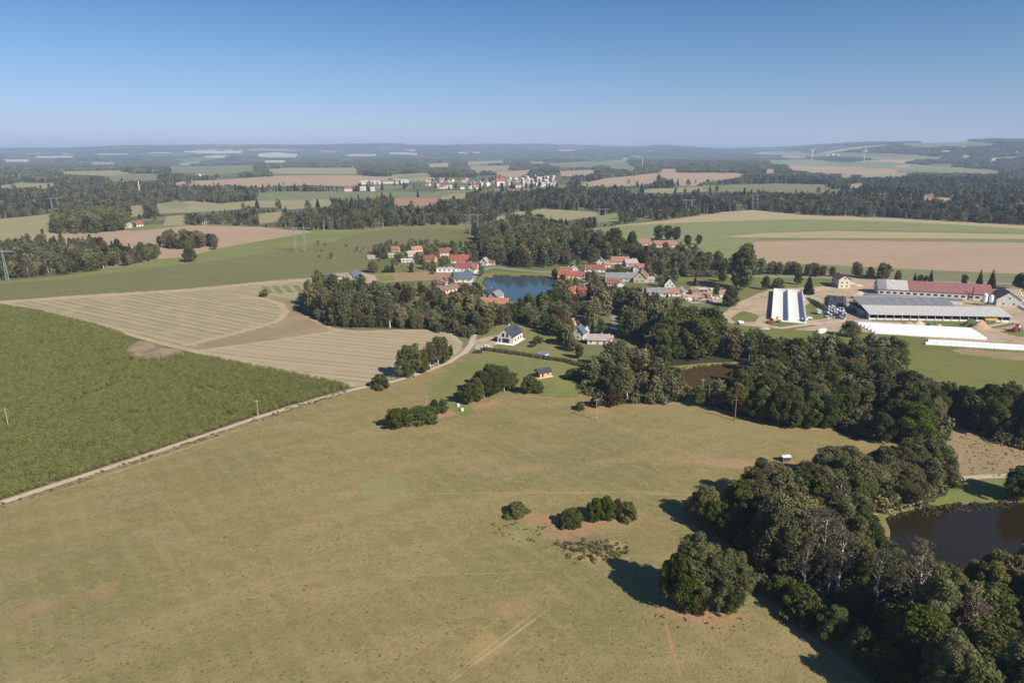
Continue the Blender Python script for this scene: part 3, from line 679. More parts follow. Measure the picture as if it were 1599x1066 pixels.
_win = {}
def window_mesh(w, h, dark=False):
    k = (round(w, 1), round(h, 1), dark)
    if k not in _win:
        b = MB(); fr = .09
        b.box(-w / 2, w / 2, -.03, .02, 0, h, 1)                               # pane
        b.box(-w / 2 - fr, w / 2 + fr, -.06, .0, h, h + fr, 0); b.box(-w / 2 - fr * 1.6, w / 2 + fr * 1.6, -.12, .0, -fr, 0, 0)
        b.box(-w / 2 - fr, -w / 2, -.06, .0, 0, h, 0); b.box(w / 2, w / 2 + fr, -.06, .0, 0, h, 0)
        if w > .7: b.box(-.035, .035, -.05, -.031, 0, h, 0)
        _win[k] = b.mesh('window', [M['frame_dark' if dark else 'frame'], M['glass']])
    return _win[k]

BOXES = []      # (px0,py0,px1,py1,depth) of buildings, so that trees do not hide them
def note_box(loc, rad, h):
    x, y, z = loc
    pu, pv, f = proj([x - rad, x + rad, x, x], [y, y, y, y], [z, z, z, z + h])
    BOXES.append((pu[0], pv[3], pu[1], pv[0] + 1, y))

def house(px, py, w, d, hw, hr, yaw, wall, roof, label, group='houses of the village', name='house', cat='house', chim=True, rows=1, ext=None, hip=False,
          far=False, win=True, dark_frame=False, wing=None, vis=True, front_y=None):
    """w along the ridge (local x), d across; yaw in degrees, 0 = eaves face the camera, 90 = gable faces it"""
    x, y, z = G(px, py)
    a = math.radians(yaw)
    back = (abs(math.sin(a)) * w + abs(math.cos(a)) * d) / 2
    y += back * .95; x *= (y / (y - back * .95))
    z = float(hgt(x, y)) if y < 1300 else z
    if vis: note_box((x, y, z), (abs(math.cos(a)) * w + abs(math.sin(a)) * d) / 2, hw + hr)
    b = MB()
    if hip:
        b.box(-w / 2, w / 2, -d / 2, d / 2, -.4, hw)
    else:
        b.add([(-w / 2, -d / 2, -.4), (w / 2, -d / 2, -.4), (w / 2, d / 2, -.4), (-w / 2, d / 2, -.4), (-w / 2, -d / 2, hw), (w / 2, -d / 2, hw), (w / 2, d / 2, hw), (-w / 2, d / 2, hw), (-w / 2, 0, hw + hr), (w / 2, 0, hw + hr)],
              [(0, 1, 5, 4), (2, 3, 7, 6), (1, 2, 6, 9, 5), (3, 0, 4, 8, 7), (0, 3, 2, 1)])
    o = .45; e = hr * o / (d / 2); t = .16
    r = MB()
    if hip:
        q = min(d / 2, w / 2 - .5)
        r.add([(-w / 2 - o, -d / 2 - o, hw), (w / 2 + o, -d / 2 - o, hw), (w / 2 + o, d / 2 + o, hw), (-w / 2 - o, d / 2 + o, hw), (-w / 2 + q, 0, hw + hr), (w / 2 - q, 0, hw + hr),
               (-w / 2 - o, -d / 2 - o, hw + .2), (w / 2 + o, -d / 2 - o, hw + .2), (w / 2 + o, d / 2 + o, hw + .2), (-w / 2 - o, d / 2 + o, hw + .2)],
              [(0, 3, 2, 1), (0, 1, 7, 6), (1, 2, 8, 7), (2, 3, 9, 8), (3, 0, 6, 9), (6, 7, 5, 4), (7, 8, 5), (8, 9, 4, 5), (9, 6, 4)])
    else:
        for s_ in (-1, 1):
            x0, x1 = -w / 2 - o, w / 2 + o
            r.add([(x0, s_ * (d / 2 + o), hw - e), (x1, s_ * (d / 2 + o), hw - e), (x1, 0, hw + hr), (x0, 0, hw + hr),
                   (x0, s_ * (d / 2 + o), hw - e + t), (x1, s_ * (d / 2 + o), hw - e + t), (x1, 0, hw + hr + t), (x0, 0, hw + hr + t)],
                  [(0, 1, 2, 3), (4, 7, 6, 5), (0, 4, 5, 1), (0, 3, 7, 4), (1, 5, 6, 2)])
    if far:
        b2 = MB(); b2.add(b.v, b.f, 0); b2.add(r.v, r.f, 1)
        o_ = b2.obj(name, [M[wall], M[roof]], None, (x, y, z), a)
        return set_props(o_, label, cat, group)
    root = empty(name, (x, y, z), a, label, cat, group)
    b.obj('wall', M[wall], root)
    rf = r.obj('roof', M[roof], root)
    if chim:
        c = MB(); cx = w * .18; c.box(cx - .35, cx + .35, -.1, .6, hw + hr * .5, hw + hr + .9, 0); c.box(cx - .42, cx + .42, -.17, .67, hw + hr + .9, hw + hr + 1.05, 1)
        c.obj('chimney', [M['wall_grey'], M['roof_dark']], rf)
    if win:
        n = max(1, int(w / 3.6)); floors = 2 if hw > 4.6 else 1
        for s_ in (-1, 1):
            for fl in range(floors):
                for i in range(n):
                    xx = -w / 2 + w * (i + .5) / n
                    if fl == 0 and i == n // 2 and s_ == -1 and n > 1: continue
                    link('window', window_mesh(1.1, 1.3, dark_frame), root, (xx, s_ * d / 2 * 1.0 + (0.0), .95 + fl * 2.7), 0 if s_ < 0 else PI)
        for s_ in (-1, 1):
            for fl in range(floors + (1 if hr > 2.2 else 0)):
                zz = .95 + fl * 2.7 if fl < floors else hw + .25
                k = 2 if fl < floors and d > 6 else 1
                for i in range(k):
                    yy = (i - (k - 1) / 2) * d * .42
                    link('window', window_mesh(1.0, 1.2, dark_frame), root, (s_ * w / 2, yy, zz), PI / 2 * s_)
        dm = MB(); dm.box(-.55, .55, -.06, .02, 0, 2.1); dm.box(.38, .45, -.10, -.06, .95, 1.1)
        dd = dm.obj('door', M['wood'], root, (-w / 2 + w * (n // 2 + .5) / n if n > 1 else 0, -d / 2, 0.0))
    return root

# ------------------------------------------------------------------ the new white house
def main_house():
    x, y, z = G(793, 536)
    yaw = math.radians(66)
    W, D, hw, hr = 12.5, 9.4, 4.1, 3.9       # ridge length, gable width
    y += 6.3; x += 1.2
    z = float(hgt(x, y)); note_box((x, y, z), 7.5, 8.5)
    root = empty('family_house', (x, y, z), yaw, 'new white gabled house with slate blue roof standing on the mown lawn', 'house')
    b = MB()
    b.add([(-W / 2, -D / 2, -.5), (W / 2, -D / 2, -.5), (W / 2, D / 2, -.5), (-W / 2, D / 2, -.5), (-W / 2, -D / 2, hw), (W / 2, -D / 2, hw), (W / 2, D / 2, hw), (-W / 2, D / 2, hw), (-W / 2, 0, hw + hr), (W / 2, 0, hw + hr)],
          [(0, 1, 5, 4), (2, 3, 7, 6), (1, 2, 6, 9, 5), (3, 0, 4, 8, 7), (0, 3, 2, 1)])
    b.obj('wall', M['wall_white'], root)
    o, t = .4, .18; e = hr * o / (D / 2); r = MB()
    for s_ in (-1, 1):
        x0, x1 = -W / 2 - .35, W / 2 + .35
        r.add([(x0, s_ * (D / 2 + o), hw - e), (x1, s_ * (D / 2 + o), hw - e), (x1, 0, hw + hr), (x0, 0, hw + hr), (x0, s_ * (D / 2 + o), hw - e + t), (x1, s_ * (D / 2 + o), hw - e + t), (x1, 0, hw + hr + t), (x0, 0, hw + hr + t)],
              [(0, 1, 2, 3), (4, 7, 6, 5), (0, 4, 5, 1), (0, 3, 7, 4), (1, 5, 6, 2)])
    rf = r.obj('roof', M['roof_slate'], root)
    c = MB(); c.box(-.4, .4, .3, 1.0, hw + 2.2, hw + hr + 1.3); c.obj('chimney', M['concrete'], rf)
    c = MB(); c.box(1.6, 2.5, -2.7, -1.8, hw + 1.62, hw + 2.6); c.obj('roof_window', M['glass'], rf)
    # gable end towards the camera is local -x
    for yy in (-1.1, 1.3): link('window', window_mesh(1.1, 1.8, True), root, (-W / 2, yy, 3.5), -PI / 2)
    link('window', window_mesh(.9, 1.9, True), root, (-W / 2, 3.3, .4), -PI / 2)
    g = MB(); g.box(-2.0, 2.0, -.05, .03, 0, 2.3, 1)
    for k in (-2.0, -.7, .62, 1.92): g.box(k, k + .08, -.09, -.05, 0, 2.3, 0)
    g.box(-2.05, 2.05, -.10, .0, 2.3, 2.42, 0)
    g.obj('terrace_door', [M['frame_dark'], M['glass']], root, (-W / 2, -.3, .15), -PI / 2)
    for xx in (-3.5, 0.5, 3.8): link('window', window_mesh(1.2, 1.3, True), root, (xx, -D / 2, 1.0), 0)
    for xx in (-3.0, 2.0): link('window', window_mesh(1.2, 1.3, True), root, (xx, D / 2, 1.0), PI)
    tr = MB(); tr.box(-W / 2 - 3.2, -W / 2 + .2, -D / 2 - 1.4, D / 2 + .3, -.6, .12); tr.box(-W / 2 + .2, W / 2 + .5, -D / 2 - 1.6, -D / 2 + .02, -.6, .10)
    tr.obj('terrace', M['white_concrete'], root)
main_house()
def cabin():
    x, y, z = G(849, 589)
    y += 2.6; note_box((x, y, z), 3.6, 4)
    root = empty('cabin', (x, y, z), math.radians(28), 'small orange wooden cabin with dark roof on the bright lawn', 'cabin')
    W, D, hw, hr = 6.2, 4.2, 2.3, 1.5; b = MB()
    b.add([(-W / 2, -D / 2, -.3), (W / 2, -D / 2, -.3), (W / 2, D / 2, -.3), (-W / 2, D / 2, -.3), (-W / 2, -D / 2, hw), (W / 2, -D / 2, hw), (W / 2, D / 2, hw), (-W / 2, D / 2, hw), (-W / 2, 0, hw + hr), (W / 2, 0, hw + hr)],
          [(0, 1, 5, 4), (2, 3, 7, 6), (1, 2, 6, 9, 5), (3, 0, 4, 8, 7), (0, 3, 2, 1)])
    b.obj('wall', M['wall_orange'], root)
    r = MB()
    for s_ in (-1, 1):
        r.add([(-W / 2 - .9, s_ * (D / 2 + .4), hw - .28), (W / 2 + .3, s_ * (D / 2 + .4), hw - .28), (W / 2 + .3, 0, hw + hr), (-W / 2 - .9, 0, hw + hr), (-W / 2 - .9, s_ * (D / 2 + .4), hw - .14), (W / 2 + .3, s_ * (D / 2 + .4), hw - .14), (W / 2 + .3, 0, hw + hr + .14), (-W / 2 - .9, 0, hw + hr + .14)],
              [(0, 1, 2, 3), (4, 7, 6, 5), (0, 4, 5, 1), (0, 3, 7, 4), (1, 5, 6, 2)])
    r.obj('roof', M['roof_slate'], root)
    link('window', window_mesh(1.0, 1.0), root, (1.2, -D / 2, 1.0), 0)
    d_ = MB(); d_.box(-.5, .5, -.07, .02, 0, 2.0); d_.obj('door', M['wood_dark'], root, (-1.6, -D / 2, 0))
    d_ = MB(); d_.box(-.8, .8, -.07, .02, 0, 1.7); d_.obj('opening', M['opening'], root, (-W / 2, 0, .3), -PI / 2)
    d_ = MB(); d_.box(-W / 2 - 1.6, W / 2 + .3, -D / 2 - 1.2, -D / 2, -.3, .1); d_.obj('deck', M['wall_white'], root)
cabin()

# ------------------------------------------------------------------ village houses
V_ = 'houses of the village'
H = [
 (696, 400, 12, 8, 3.4, 4.0, 8, 'wall_cream', 'roof_purple', 'cream house with steep purple roof left of the bright red roof'),
 (672, 410, 11, 8, 3.2, 3.0, -12, 'wall_yellow', 'roof_purple', 'yellow house with dull purple roof and orange shed in front'),
 (719, 411, 17, 8, 3.0, 4.2, -4, 'wall_white', 'roof_redbright', 'low house under a broad bright red roof'),
 (730, 425, 18, 9, 3.6, 4.4, -10, 'wall_white', 'roof_crimson', 'large white house with crimson roof near the village pond'),
 (738, 427, 8, 6, 3.4, 3.0, 70, 'wall_white', 'roof_crimson', 'white gabled wing in front of the crimson roof'),
 (757, 415, 8, 7, 3.2, 3.4, 70, 'wall_white', 'roof_pinkgrey', 'white gabled house with pale pink grey roof by the road bend'),
 (766, 414, 9, 6, 2.8, 2.6, -4, 'wall_beige', 'roof_brown', 'low beige barn with brown roof beside the road bend'),
 (724, 441, 14, 9, 3.0, 4.6, -2, 'wall_white', 'roof_bluegrey', 'white barn with large blue grey roof left of the pond'),
 (695, 446, 6, 5, 4.0, 2.6, 75, 'wall_white', 'roof_crimson', 'narrow white house with red roof beside the diagonal barn'),
 (688, 448, 6, 4, 2.4, 1.8, -20, 'wall_pink', 'roof_crimson', 'tiny red-roofed shed left of the narrow white house'),
 (700, 460, 19, 6, 2.8, 2.6, 52, 'wall_pink', 'roof_brown', 'long diagonal barn with pink wall and brown roof'),
 (765, 467, 12, 8, 3.0, 3.4, 58, 'wall_white', 'roof_slate', 'white house with dark slate roof on the lower pond shore'),
 (775, 469, 9, 7, 2.8, 3.0, 60, 'wall_white', 'roof_grey', 'white grey-roofed house beside the lower pond shore'),
 (772, 480, 19, 6, 2.8, 3.0, -6, 'wall_pink', 'roof_orange', 'low long house with orange red roof below the pond'),
 (619, 393, 9, 6, 2.6, 2.4, -12, 'wall_beige', 'roof_terra', 'small terracotta house among the upper left gardens'),
 (612, 402, 6, 5, 2.2, 1.6, 6, 'wall_grey', 'roof_pinkgrey', 'tiny grey shed below the small terracotta house'),
 (650, 394, 12, 6, 2.8, 2.8, 40, 'wall_pink', 'roof_orange', 'long diagonal orange roof at the upper village edge'),
 (640, 401, 8, 6, 2.8, 2.4, 42, 'wall_pink', 'roof_pinkgrey', 'pinkish barn below the diagonal orange roof'),
 (637, 410, 12, 5, 2.4, 1.0, 6, 'wall_white', 'roof_pale', 'low white flat-roofed building on the garden slope'),
 (580, 404, 7, 4, 2.0, 1.0, 6, 'wall_grey', 'roof_pinkgrey', 'small grey shed at the far left garden edge'),
 (704, 418, 4, 4, 2.2, 1.2, 0, 'wall_grey', 'roof_dark', 'small dark-roofed hut above the long white hall'),
 (881, 437, 10, 8, 4.2, 3.0, -6, 'wall_yellow', 'roof_redbright', 'bright yellow house with bright red roof beside the pond'),
 (902, 436, 9, 6, 3.0, 3.0, -6, 'wall_white', 'roof_redbright', 'white wing with bright red roof right of the yellow house'),
 (895, 459, 9, 6, 2.0, 2.4, 20, 'wall_orange', 'roof_redbright', 'bright red roofed shed half hidden by pond trees'),
 (910, 459, 7, 6, 3.0, 1.6, -4, 'red_paint', 'roof_crimson', 'dark red wooden shed right of the bright red shed roof'),
 (896, 424, 7, 7, 2.8, 3.2, 88, 'wall_white', 'roof_brown', 'white gable with brown roof behind the yellow house'),
 (884, 425, 10, 6, 2.2, 2.2, -4, 'wall_grey', 'roof_brown', 'low brown-roofed barn behind the yellow house'),
 (928, 425, 17, 7, 2.8, 3.2, -3, 'wall_white', 'roof_purple', 'long white house with purple brown roof on the road'),
 (938, 415, 7, 7, 3.6, 3.0, 80, 'wall_white', 'roof_grey', 'white gabled house with grey roof behind the long purple roof'),
 (947, 418, 6, 5, 2.8, 2.6, 10, 'wall_pink', 'roof_terra', 'small house with terracotta roof beside the grey gable'),
 (968, 413, 16, 8, 2.8, 3.8, -6, 'wall_white', 'roof_terra', 'broad house with terracotta roof at the upper village'),
 (984, 416, 12, 7, 2.8, 3.2, 20, 'wall_grey', 'roof_pinkgrey', 'house with pale grey roof right of the terracotta roof'),
 (994, 423, 12, 6, 3.0, 2.8, -12, 'wall_white', 'roof_terra', 'white house with terracotta roof above the long grey barn'),
 (993, 425, 5, 5, 3.2, 2.8, 80, 'wall_white', 'roof_terra', 'small white gable under the terracotta roof'),
 (970, 440, 26, 9, 3.2, 3.4, -3, 'wall_grey', 'roof_grey', 'very long barn with weathered grey roof'),
 (959, 449, 11, 6, 3.2, 2.6, -4, 'wall_white', 'roof_crimson', 'white house with red roof in front of the long grey barn'),
 (969, 452, 5, 6, 4.0, 1.6, 90, 'wall_white', 'roof_pinkgrey', 'narrow white annex with pale roof beside the red roof'),
 (1001, 442, 16, 10, 4.0, 4.4, 72, 'wall_beige', 'roof_brown', 'beige house with broad brown gabled roof'),
 (1015, 441, 6, 4, 2.4, 1.8, 0, 'wall_grey', 'roof_pinkgrey', 'low grey shed right of the beige gabled house'),
 (1005, 383, 14, 7, 2.6, 4.0, -3, 'wall_pink', 'roof_terra', 'left of the two terracotta-roofed barns on the green slope'),
 (1038, 386, 24, 7, 2.8, 4.0, -3, 'wall_pink', 'roof_terra', 'long right-hand terracotta-roofed barn on the green slope'),
 (945, 379, 7, 6, 5.4, 3.6, 80, 'wall_white', 'roof_brown', 'tall white gabled house between dark trees above the village'),
 (893, 397, 6, 5, 2.6, 2.2, 20, 'wall_white', 'roof_orange', 'tiny orange roof between the dark pond trees'),
 (904, 405, 6, 5, 2.6, 3.2, 70, 'wall_grey', 'roof_dark', 'small dark gabled hut between the dark pond trees'),
 (1045, 449, 8, 8, 2.6, 4.6, 84, 'wall_white', 'roof_dark', 'white house with steep dark brown gabled roof'),
 (1022, 463, 17, 7, 2.8, 2.8, -3, 'wall_white', 'roof_grey', 'long white house with grey roof below the dark gable'),
 (1047, 463, 11, 7, 2.8, 2.9, -3, 'wall_white', 'roof_terra', 'terracotta-roofed end of the long white house'),
 (1062, 461, 6, 6, 2.6, 2.6, 60, 'wall_grey', 'roof_charcoal', 'small grey gabled barn beside the terracotta end'),
 (1095, 446, 16, 4, 2.0, .7, -3, 'wood', 'roof_crimson', 'low shed with dull red roof above the scrap yard'),
 (1094, 456, 8, 4, 2.0, .6, -3, 'wood_dark', 'roof_pale', 'open lean-to with pale roof in the scrap yard'),
 (1083, 460, 6, 5, 2.4, 1.4, 20, 'wood', 'roof_brown', 'brown wooden shed at the scrap yard'),
 (905, 531, 6, 6, 3.6, 3.6, 66, 'wall_white', 'roof_bluegrey', 'white gabled house with slate roof hidden in the trees'),
 (915, 524, 6, 4, 2.6, 1.2, 60, 'wall_white', 'roof_pale', 'white outbuilding behind the hidden slate roof'),
 (933, 538, 11, 6, 2.6, 2.4, -6, 'wall_white', 'roof_pinkgrey', 'low house with pinkish grey roof deep in the trees'),
 (948, 534, 6, 4, 2.4, 1.0, -4, 'wall_beige', 'roof_pinkgrey', 'small beige annex beside the pinkish grey roof'),
 (898, 508, 5, 4, 2.4, 1.6, 30, 'wall_pink', 'roof_terra', 'small pinkish hut among dense garden trees'),
 (838, 480, 3, 3, 3.0, 1.0, 30, 'wall_pink', 'roof_orange', 'tiny orange hut in the trees below the pond'),
]
for q in H: house(*q, group=V_)
house(512, 440, 18, 9, 2.8, 2.6, -2, 'wall_cream', 'roof_dark', 'cream bungalow with dark hipped roof at the building plot', group='new houses at the field edge', hip=True)
house(554, 437, 9, 8, 3.0, 3.4, 62, 'wall_white', 'roof_bluegrey', 'white new house with blue grey gabled roof at the building plot', group='new houses at the field edge')
house(199, 356, 10, 7, 3.0, 4.0, -2, 'wall_white', 'roof_pinkgrey', 'white farmhouse with pale grey roof beside the far left wood', group='two houses beside the far left wood')
house(217, 354, 9, 7, 3.0, 3.4, 50, 'wall_white', 'roof_crimson', 'white farmhouse with crimson roof right of the far left wood', group='two houses beside the far left wood')
house(1312, 450, 15, 8.5, 6.6, 3.0, 84, 'wall_cream', 'roof_rose', 'tall cream house with rose red gabled roof on the farm road', name='tall_house')
# long white hall with a flat roof
x, y, z = G(698, 425); r_ = empty('hall', (x, y + 3, z), -.04, 'long low white hall with a flat roof in the village', 'hall'); note_box((x, y, z), 9, 4)
b = MB(); b.box(-9, 9, -3, 3, -.3, 3.0); b.obj('wall', M['white_paint'], r_)
b = MB(); b.box(-9.3, 9.3, -3.3, 3.3, 3.0, 3.25); b.obj('roof', M['roof_pale'], r_)
for xx in (-6, -2, 2, 6): link('window', window_mesh(1.6, 1.2), r_, (xx, -3, 1.1), 0)
# ------------------------------------------------------------------ distant towns
TOWN = []
def zone(px, py):
    cols = [(690, 'at the town\'s left end'), (715, 'near the town\'s left end'), (745, 'left of the town middle'), (772, 'just left of the church-like building'), (800, 'around the church-like building'),
            (822, 'right of the church-like building'), (838, 'in the town\'s bright cluster'), (853, 'right in the bright cluster'), (999, 'at the town\'s right end')]
    s = [c for x, c in cols if px < x][0]
    return s + (' (back)' if py < 283 else (' (front)' if py > 288 else ''))
def town(n, boxp, base_label, grp, walls, roofs, smin=9, smax=16, seed=1):
    R = random.Random(seed)
    for i in range(n):
        px = R.uniform(boxp[0], boxp[2]); py = R.uniform(boxp[1], boxp[3])
        rf = R.choice(roofs); wl = R.choice(walls)
        rn = {'roof_redbright': 'red', 'roof_terra': 'terracotta', 'roof_pale': 'pale', 'roof_grey': 'grey', 'roof_brown': 'brown', 'roof_rose': 'rose'}[rf]
        sz = R.uniform(smin, smax)
        TOWN.append([px, '%s %s %s-roofed house %s' % ('large' if sz > (smin + smax) / 2 else 'small', 'white' if wl == 'wall_white' else 'cream', rn, zone(px, py)),
                     house(px, py, sz, sz * .65, 5.5, 4, R.uniform(-40, 80), wl, rf, 'x', group=grp, far=True, vis=False)])
TW = 'houses of the distant town'
town(46, (818, 277, 868, 292), 'the bright right half of the far town', TW, ['wall_white'], ['roof_pale', 'roof_grey', 'roof_terra', 'roof_pale'], seed=2)
town(26, (760, 280, 818, 293), 'the middle of the far town', TW, ['wall_white', 'wall_cream'], ['roof_redbright', 'roof_terra', 'roof_pale', 'roof_brown'], 10, 20, seed=3)
town(34, (664, 281, 760, 296), 'the left half of the far town', TW, ['wall_white', 'wall_cream'], ['roof_pale', 'roof_grey', 'roof_terra', 'roof_redbright', 'roof_brown'], seed=4)
NTH = ['first', 'second', 'third', 'fourth', 'fifth', 'sixth', 'seventh', 'eighth', 'ninth', 'tenth']
_b = {}
for t_ in TOWN: _b.setdefault(t_[1], []).append(t_)
for lb_, L__ in _b.items():
    L__.sort(key=lambda t: t[0])
    for i_, t_ in enumerate(L__): t_[2]['label'] = lb_ if len(L__) == 1 else lb_ + ', ' + NTH[min(i_, 9)] + ' from left'
house(780, 291, 26, 16, 14, 8, 30, 'wall_white', 'roof_redbright', 'large church-like building with red roof in the far town', group=TW, far=True, vis=False)
for (px, py, w_, rf_, lb) in ((578, 288, 60, 'roof_pale', 'long white shed left of the far town, farthest left'), (610, 287, 70, 'roof_charcoal', 'long shed with charcoal roof left of the far town'),
                              (628, 286, 40, 'roof_pale', 'white shed right of the charcoal-roofed shed'), (545, 299, 22, 'roof_rose', 'white farmhouse with rose roof below the distant sheds'),
                              (567, 298, 14, 'roof_pale', 'small white house below the distant sheds'), (582, 299, 10, 'roof_pale', 'tiny white cottage right of the rose-roofed farmhouse')):
    house(px, py, w_, 18 if w_ > 30 else 10, 7, 4, -4, 'wall_white', rf_, lb, group='buildings left of the far town', name='farm_shed' if w_ > 30 else 'house', cat='shed' if w_ > 30 else 'house', far=True, vis=False)
_pl = ['left of', 'between', 'right of', 'first of', 'second of', 'last of']
FARW = ['between the two wind turbines, left one', 'between the two wind turbines, middle one', 'between the two wind turbines, right one', 'on the far left plain, left one', 'on the far left plain, middle one', 'on the far left plain, right one',
        'right of the factory chimney, last one', 'right of the factory chimney, first one', 'right of the factory chimney, middle one', 'among the pale fields at the upper left', 'inside the right-hand forest clearing', 'high on the right hill, left one',
        'high on the right hill, right one', 'on the crest of the right hill', 'on the wooded ridge above the town, left one', 'on the wooded ridge above the town, right one', 'left of the wind turbines at the horizon, first', 'left of the wind turbines at the horizon, second',
        'left of the wind turbines at the horizon, third', 'left of the wind turbines at the horizon, fourth', 'beside the pale upper left fields, near one', 'beside the pale upper left fields, far one', 'at the blue horizon above the town, right one', 'at the blue horizon above the town, left one']
for i, (px, py) in enumerate(((1292, 243), (1300, 242.5), (1308, 243.4), (118, 254), (124, 255), (130, 254.6), (320, 279), (311, 275), (318, 276), (370, 244), (1490, 311), (1590, 238), (1587, 239), (1503, 231), (880, 244), (888, 243.6), (1150, 239), (1160, 238.5), (1173, 239), (1190, 239), (478, 243), (472, 241), (765, 234.5), (735, 236))):
    house(px, py, 30 if py < 262 else 14, 20 if py < 262 else 9, 9 if py < 262 else 5, 5 if py < 262 else 3, 20 * i, 'wall_white', 'roof_pale' if i % 3 else 'roof_terra', 'tiny white %s-roofed building %s' % ('pale' if i % 3 else 'terracotta', FARW[i]), group='scattered buildings in the far countryside', far=True, vis=False)

# ------------------------------------------------------------------ farm
def frame_of(p0, p1):
    a = np.array(gp(*p0)); b = np.array(gp(*p1)); d = b - a
    return a, b, float(np.linalg.norm(d)), math.atan2(d[1], d[0])
# back cowshed: front eave line from left to right
a_, b_, L_, ang = frame_of((1371, 460), (1548, 470))
def cowshed():
    D, hw, hr = 18.0, 4.6, 5.2; L = L_
    root = empty('cowshed', (a_[0], a_[1], 0), ang, 'long white cowshed whose roof changes from grey and pale to dull red', 'barn'); note_box(((a_[0] + b_[0]) / 2, (a_[1] + b_[1]) / 2, 0), L / 2 + 3, 9)
    b = MB()
    b.add([(0, 0, -.4), (L, 0, -.4), (L, D, -.4), (0, D, -.4), (0, 0, hw), (L, 0, hw), (L, D, hw), (0, D, hw), (0, D / 2, hw + hr), (L, D / 2, hw + hr)],
          [(0, 1, 5, 4), (2, 3, 7, 6), (1, 2, 6, 9, 5), (3, 0, 4, 8, 7), (0, 3, 2, 1)])
    b.obj('wall', M['wall_white'], root)
    def slab(name, x0, x1, mt, lab, lift=0.0):
        r = MB(); o = .6; e = hr * o / (D / 2); t = .18
        for s_, y0 in ((0, -o), (1, D + o)):
            r.add([(x0, y0, hw - e + lift), (x1, y0, hw - e + lift), (x1, D / 2, hw + hr + lift), (x0, D / 2, hw + hr + lift), (x0, y0, hw - e + t + lift), (x1, y0, hw - e + t + lift), (x1, D / 2, hw + hr + t + lift), (x0, D / 2, hw + hr + t + lift)],
                  [(0, 1, 2, 3), (4, 7, 6, 5), (0, 4, 5, 1), (0, 3, 7, 4), (1, 5, 6, 2)])
        q = r.obj('roof', M[mt], root); q['label'] = lab; return q
    slab('roof', -.6, L * .075, 'roof_grey', 'weathered grey end of the cowshed roof')
    slab('roof', L * .075 + .01, L * .27, 'roof_pale', 'pale middle section of the cowshed roof')
    r2 = slab('roof', L * .27 + .01, L + .6, 'roof_rose', 'dull red section of the cowshed roof')
    for i in range(7):
        c = MB(); xx = L * (.06 + .13 * i); c.tube([(xx, D / 2, hw + hr), (xx, D / 2, hw + hr + 1.1)], .28, 8); c.obj('vent', M['steel'], root)
    for i in range(16):
        xx = L * (.03 + .055 * i * 1.1)
        if xx > L - 2: break
        link('window', window_mesh(2.2, 1.1, True), root, (xx, 0, 1.5), 0)
    c = MB(); c.tube([(L * .83, -1.0, 0), (L * .83, -1.0, 9.5)], .35, 8); c.obj('flue', M['frame_dark'], root)
cowshed()
def cross_wing():
    x, y, z = G(1546, 488)
    house(1566, 479, 20, 14, 4.5, 5.0, 70, 'wall_white', 'roof_brown', 'white gabled wing with brown roof at the right end of the cowshed', name='barn_wing', cat='barn', group=None, chim=False)
cross_wing()
a2, b2, L2, ang2 = frame_of((1357, 499), (1577, 503))
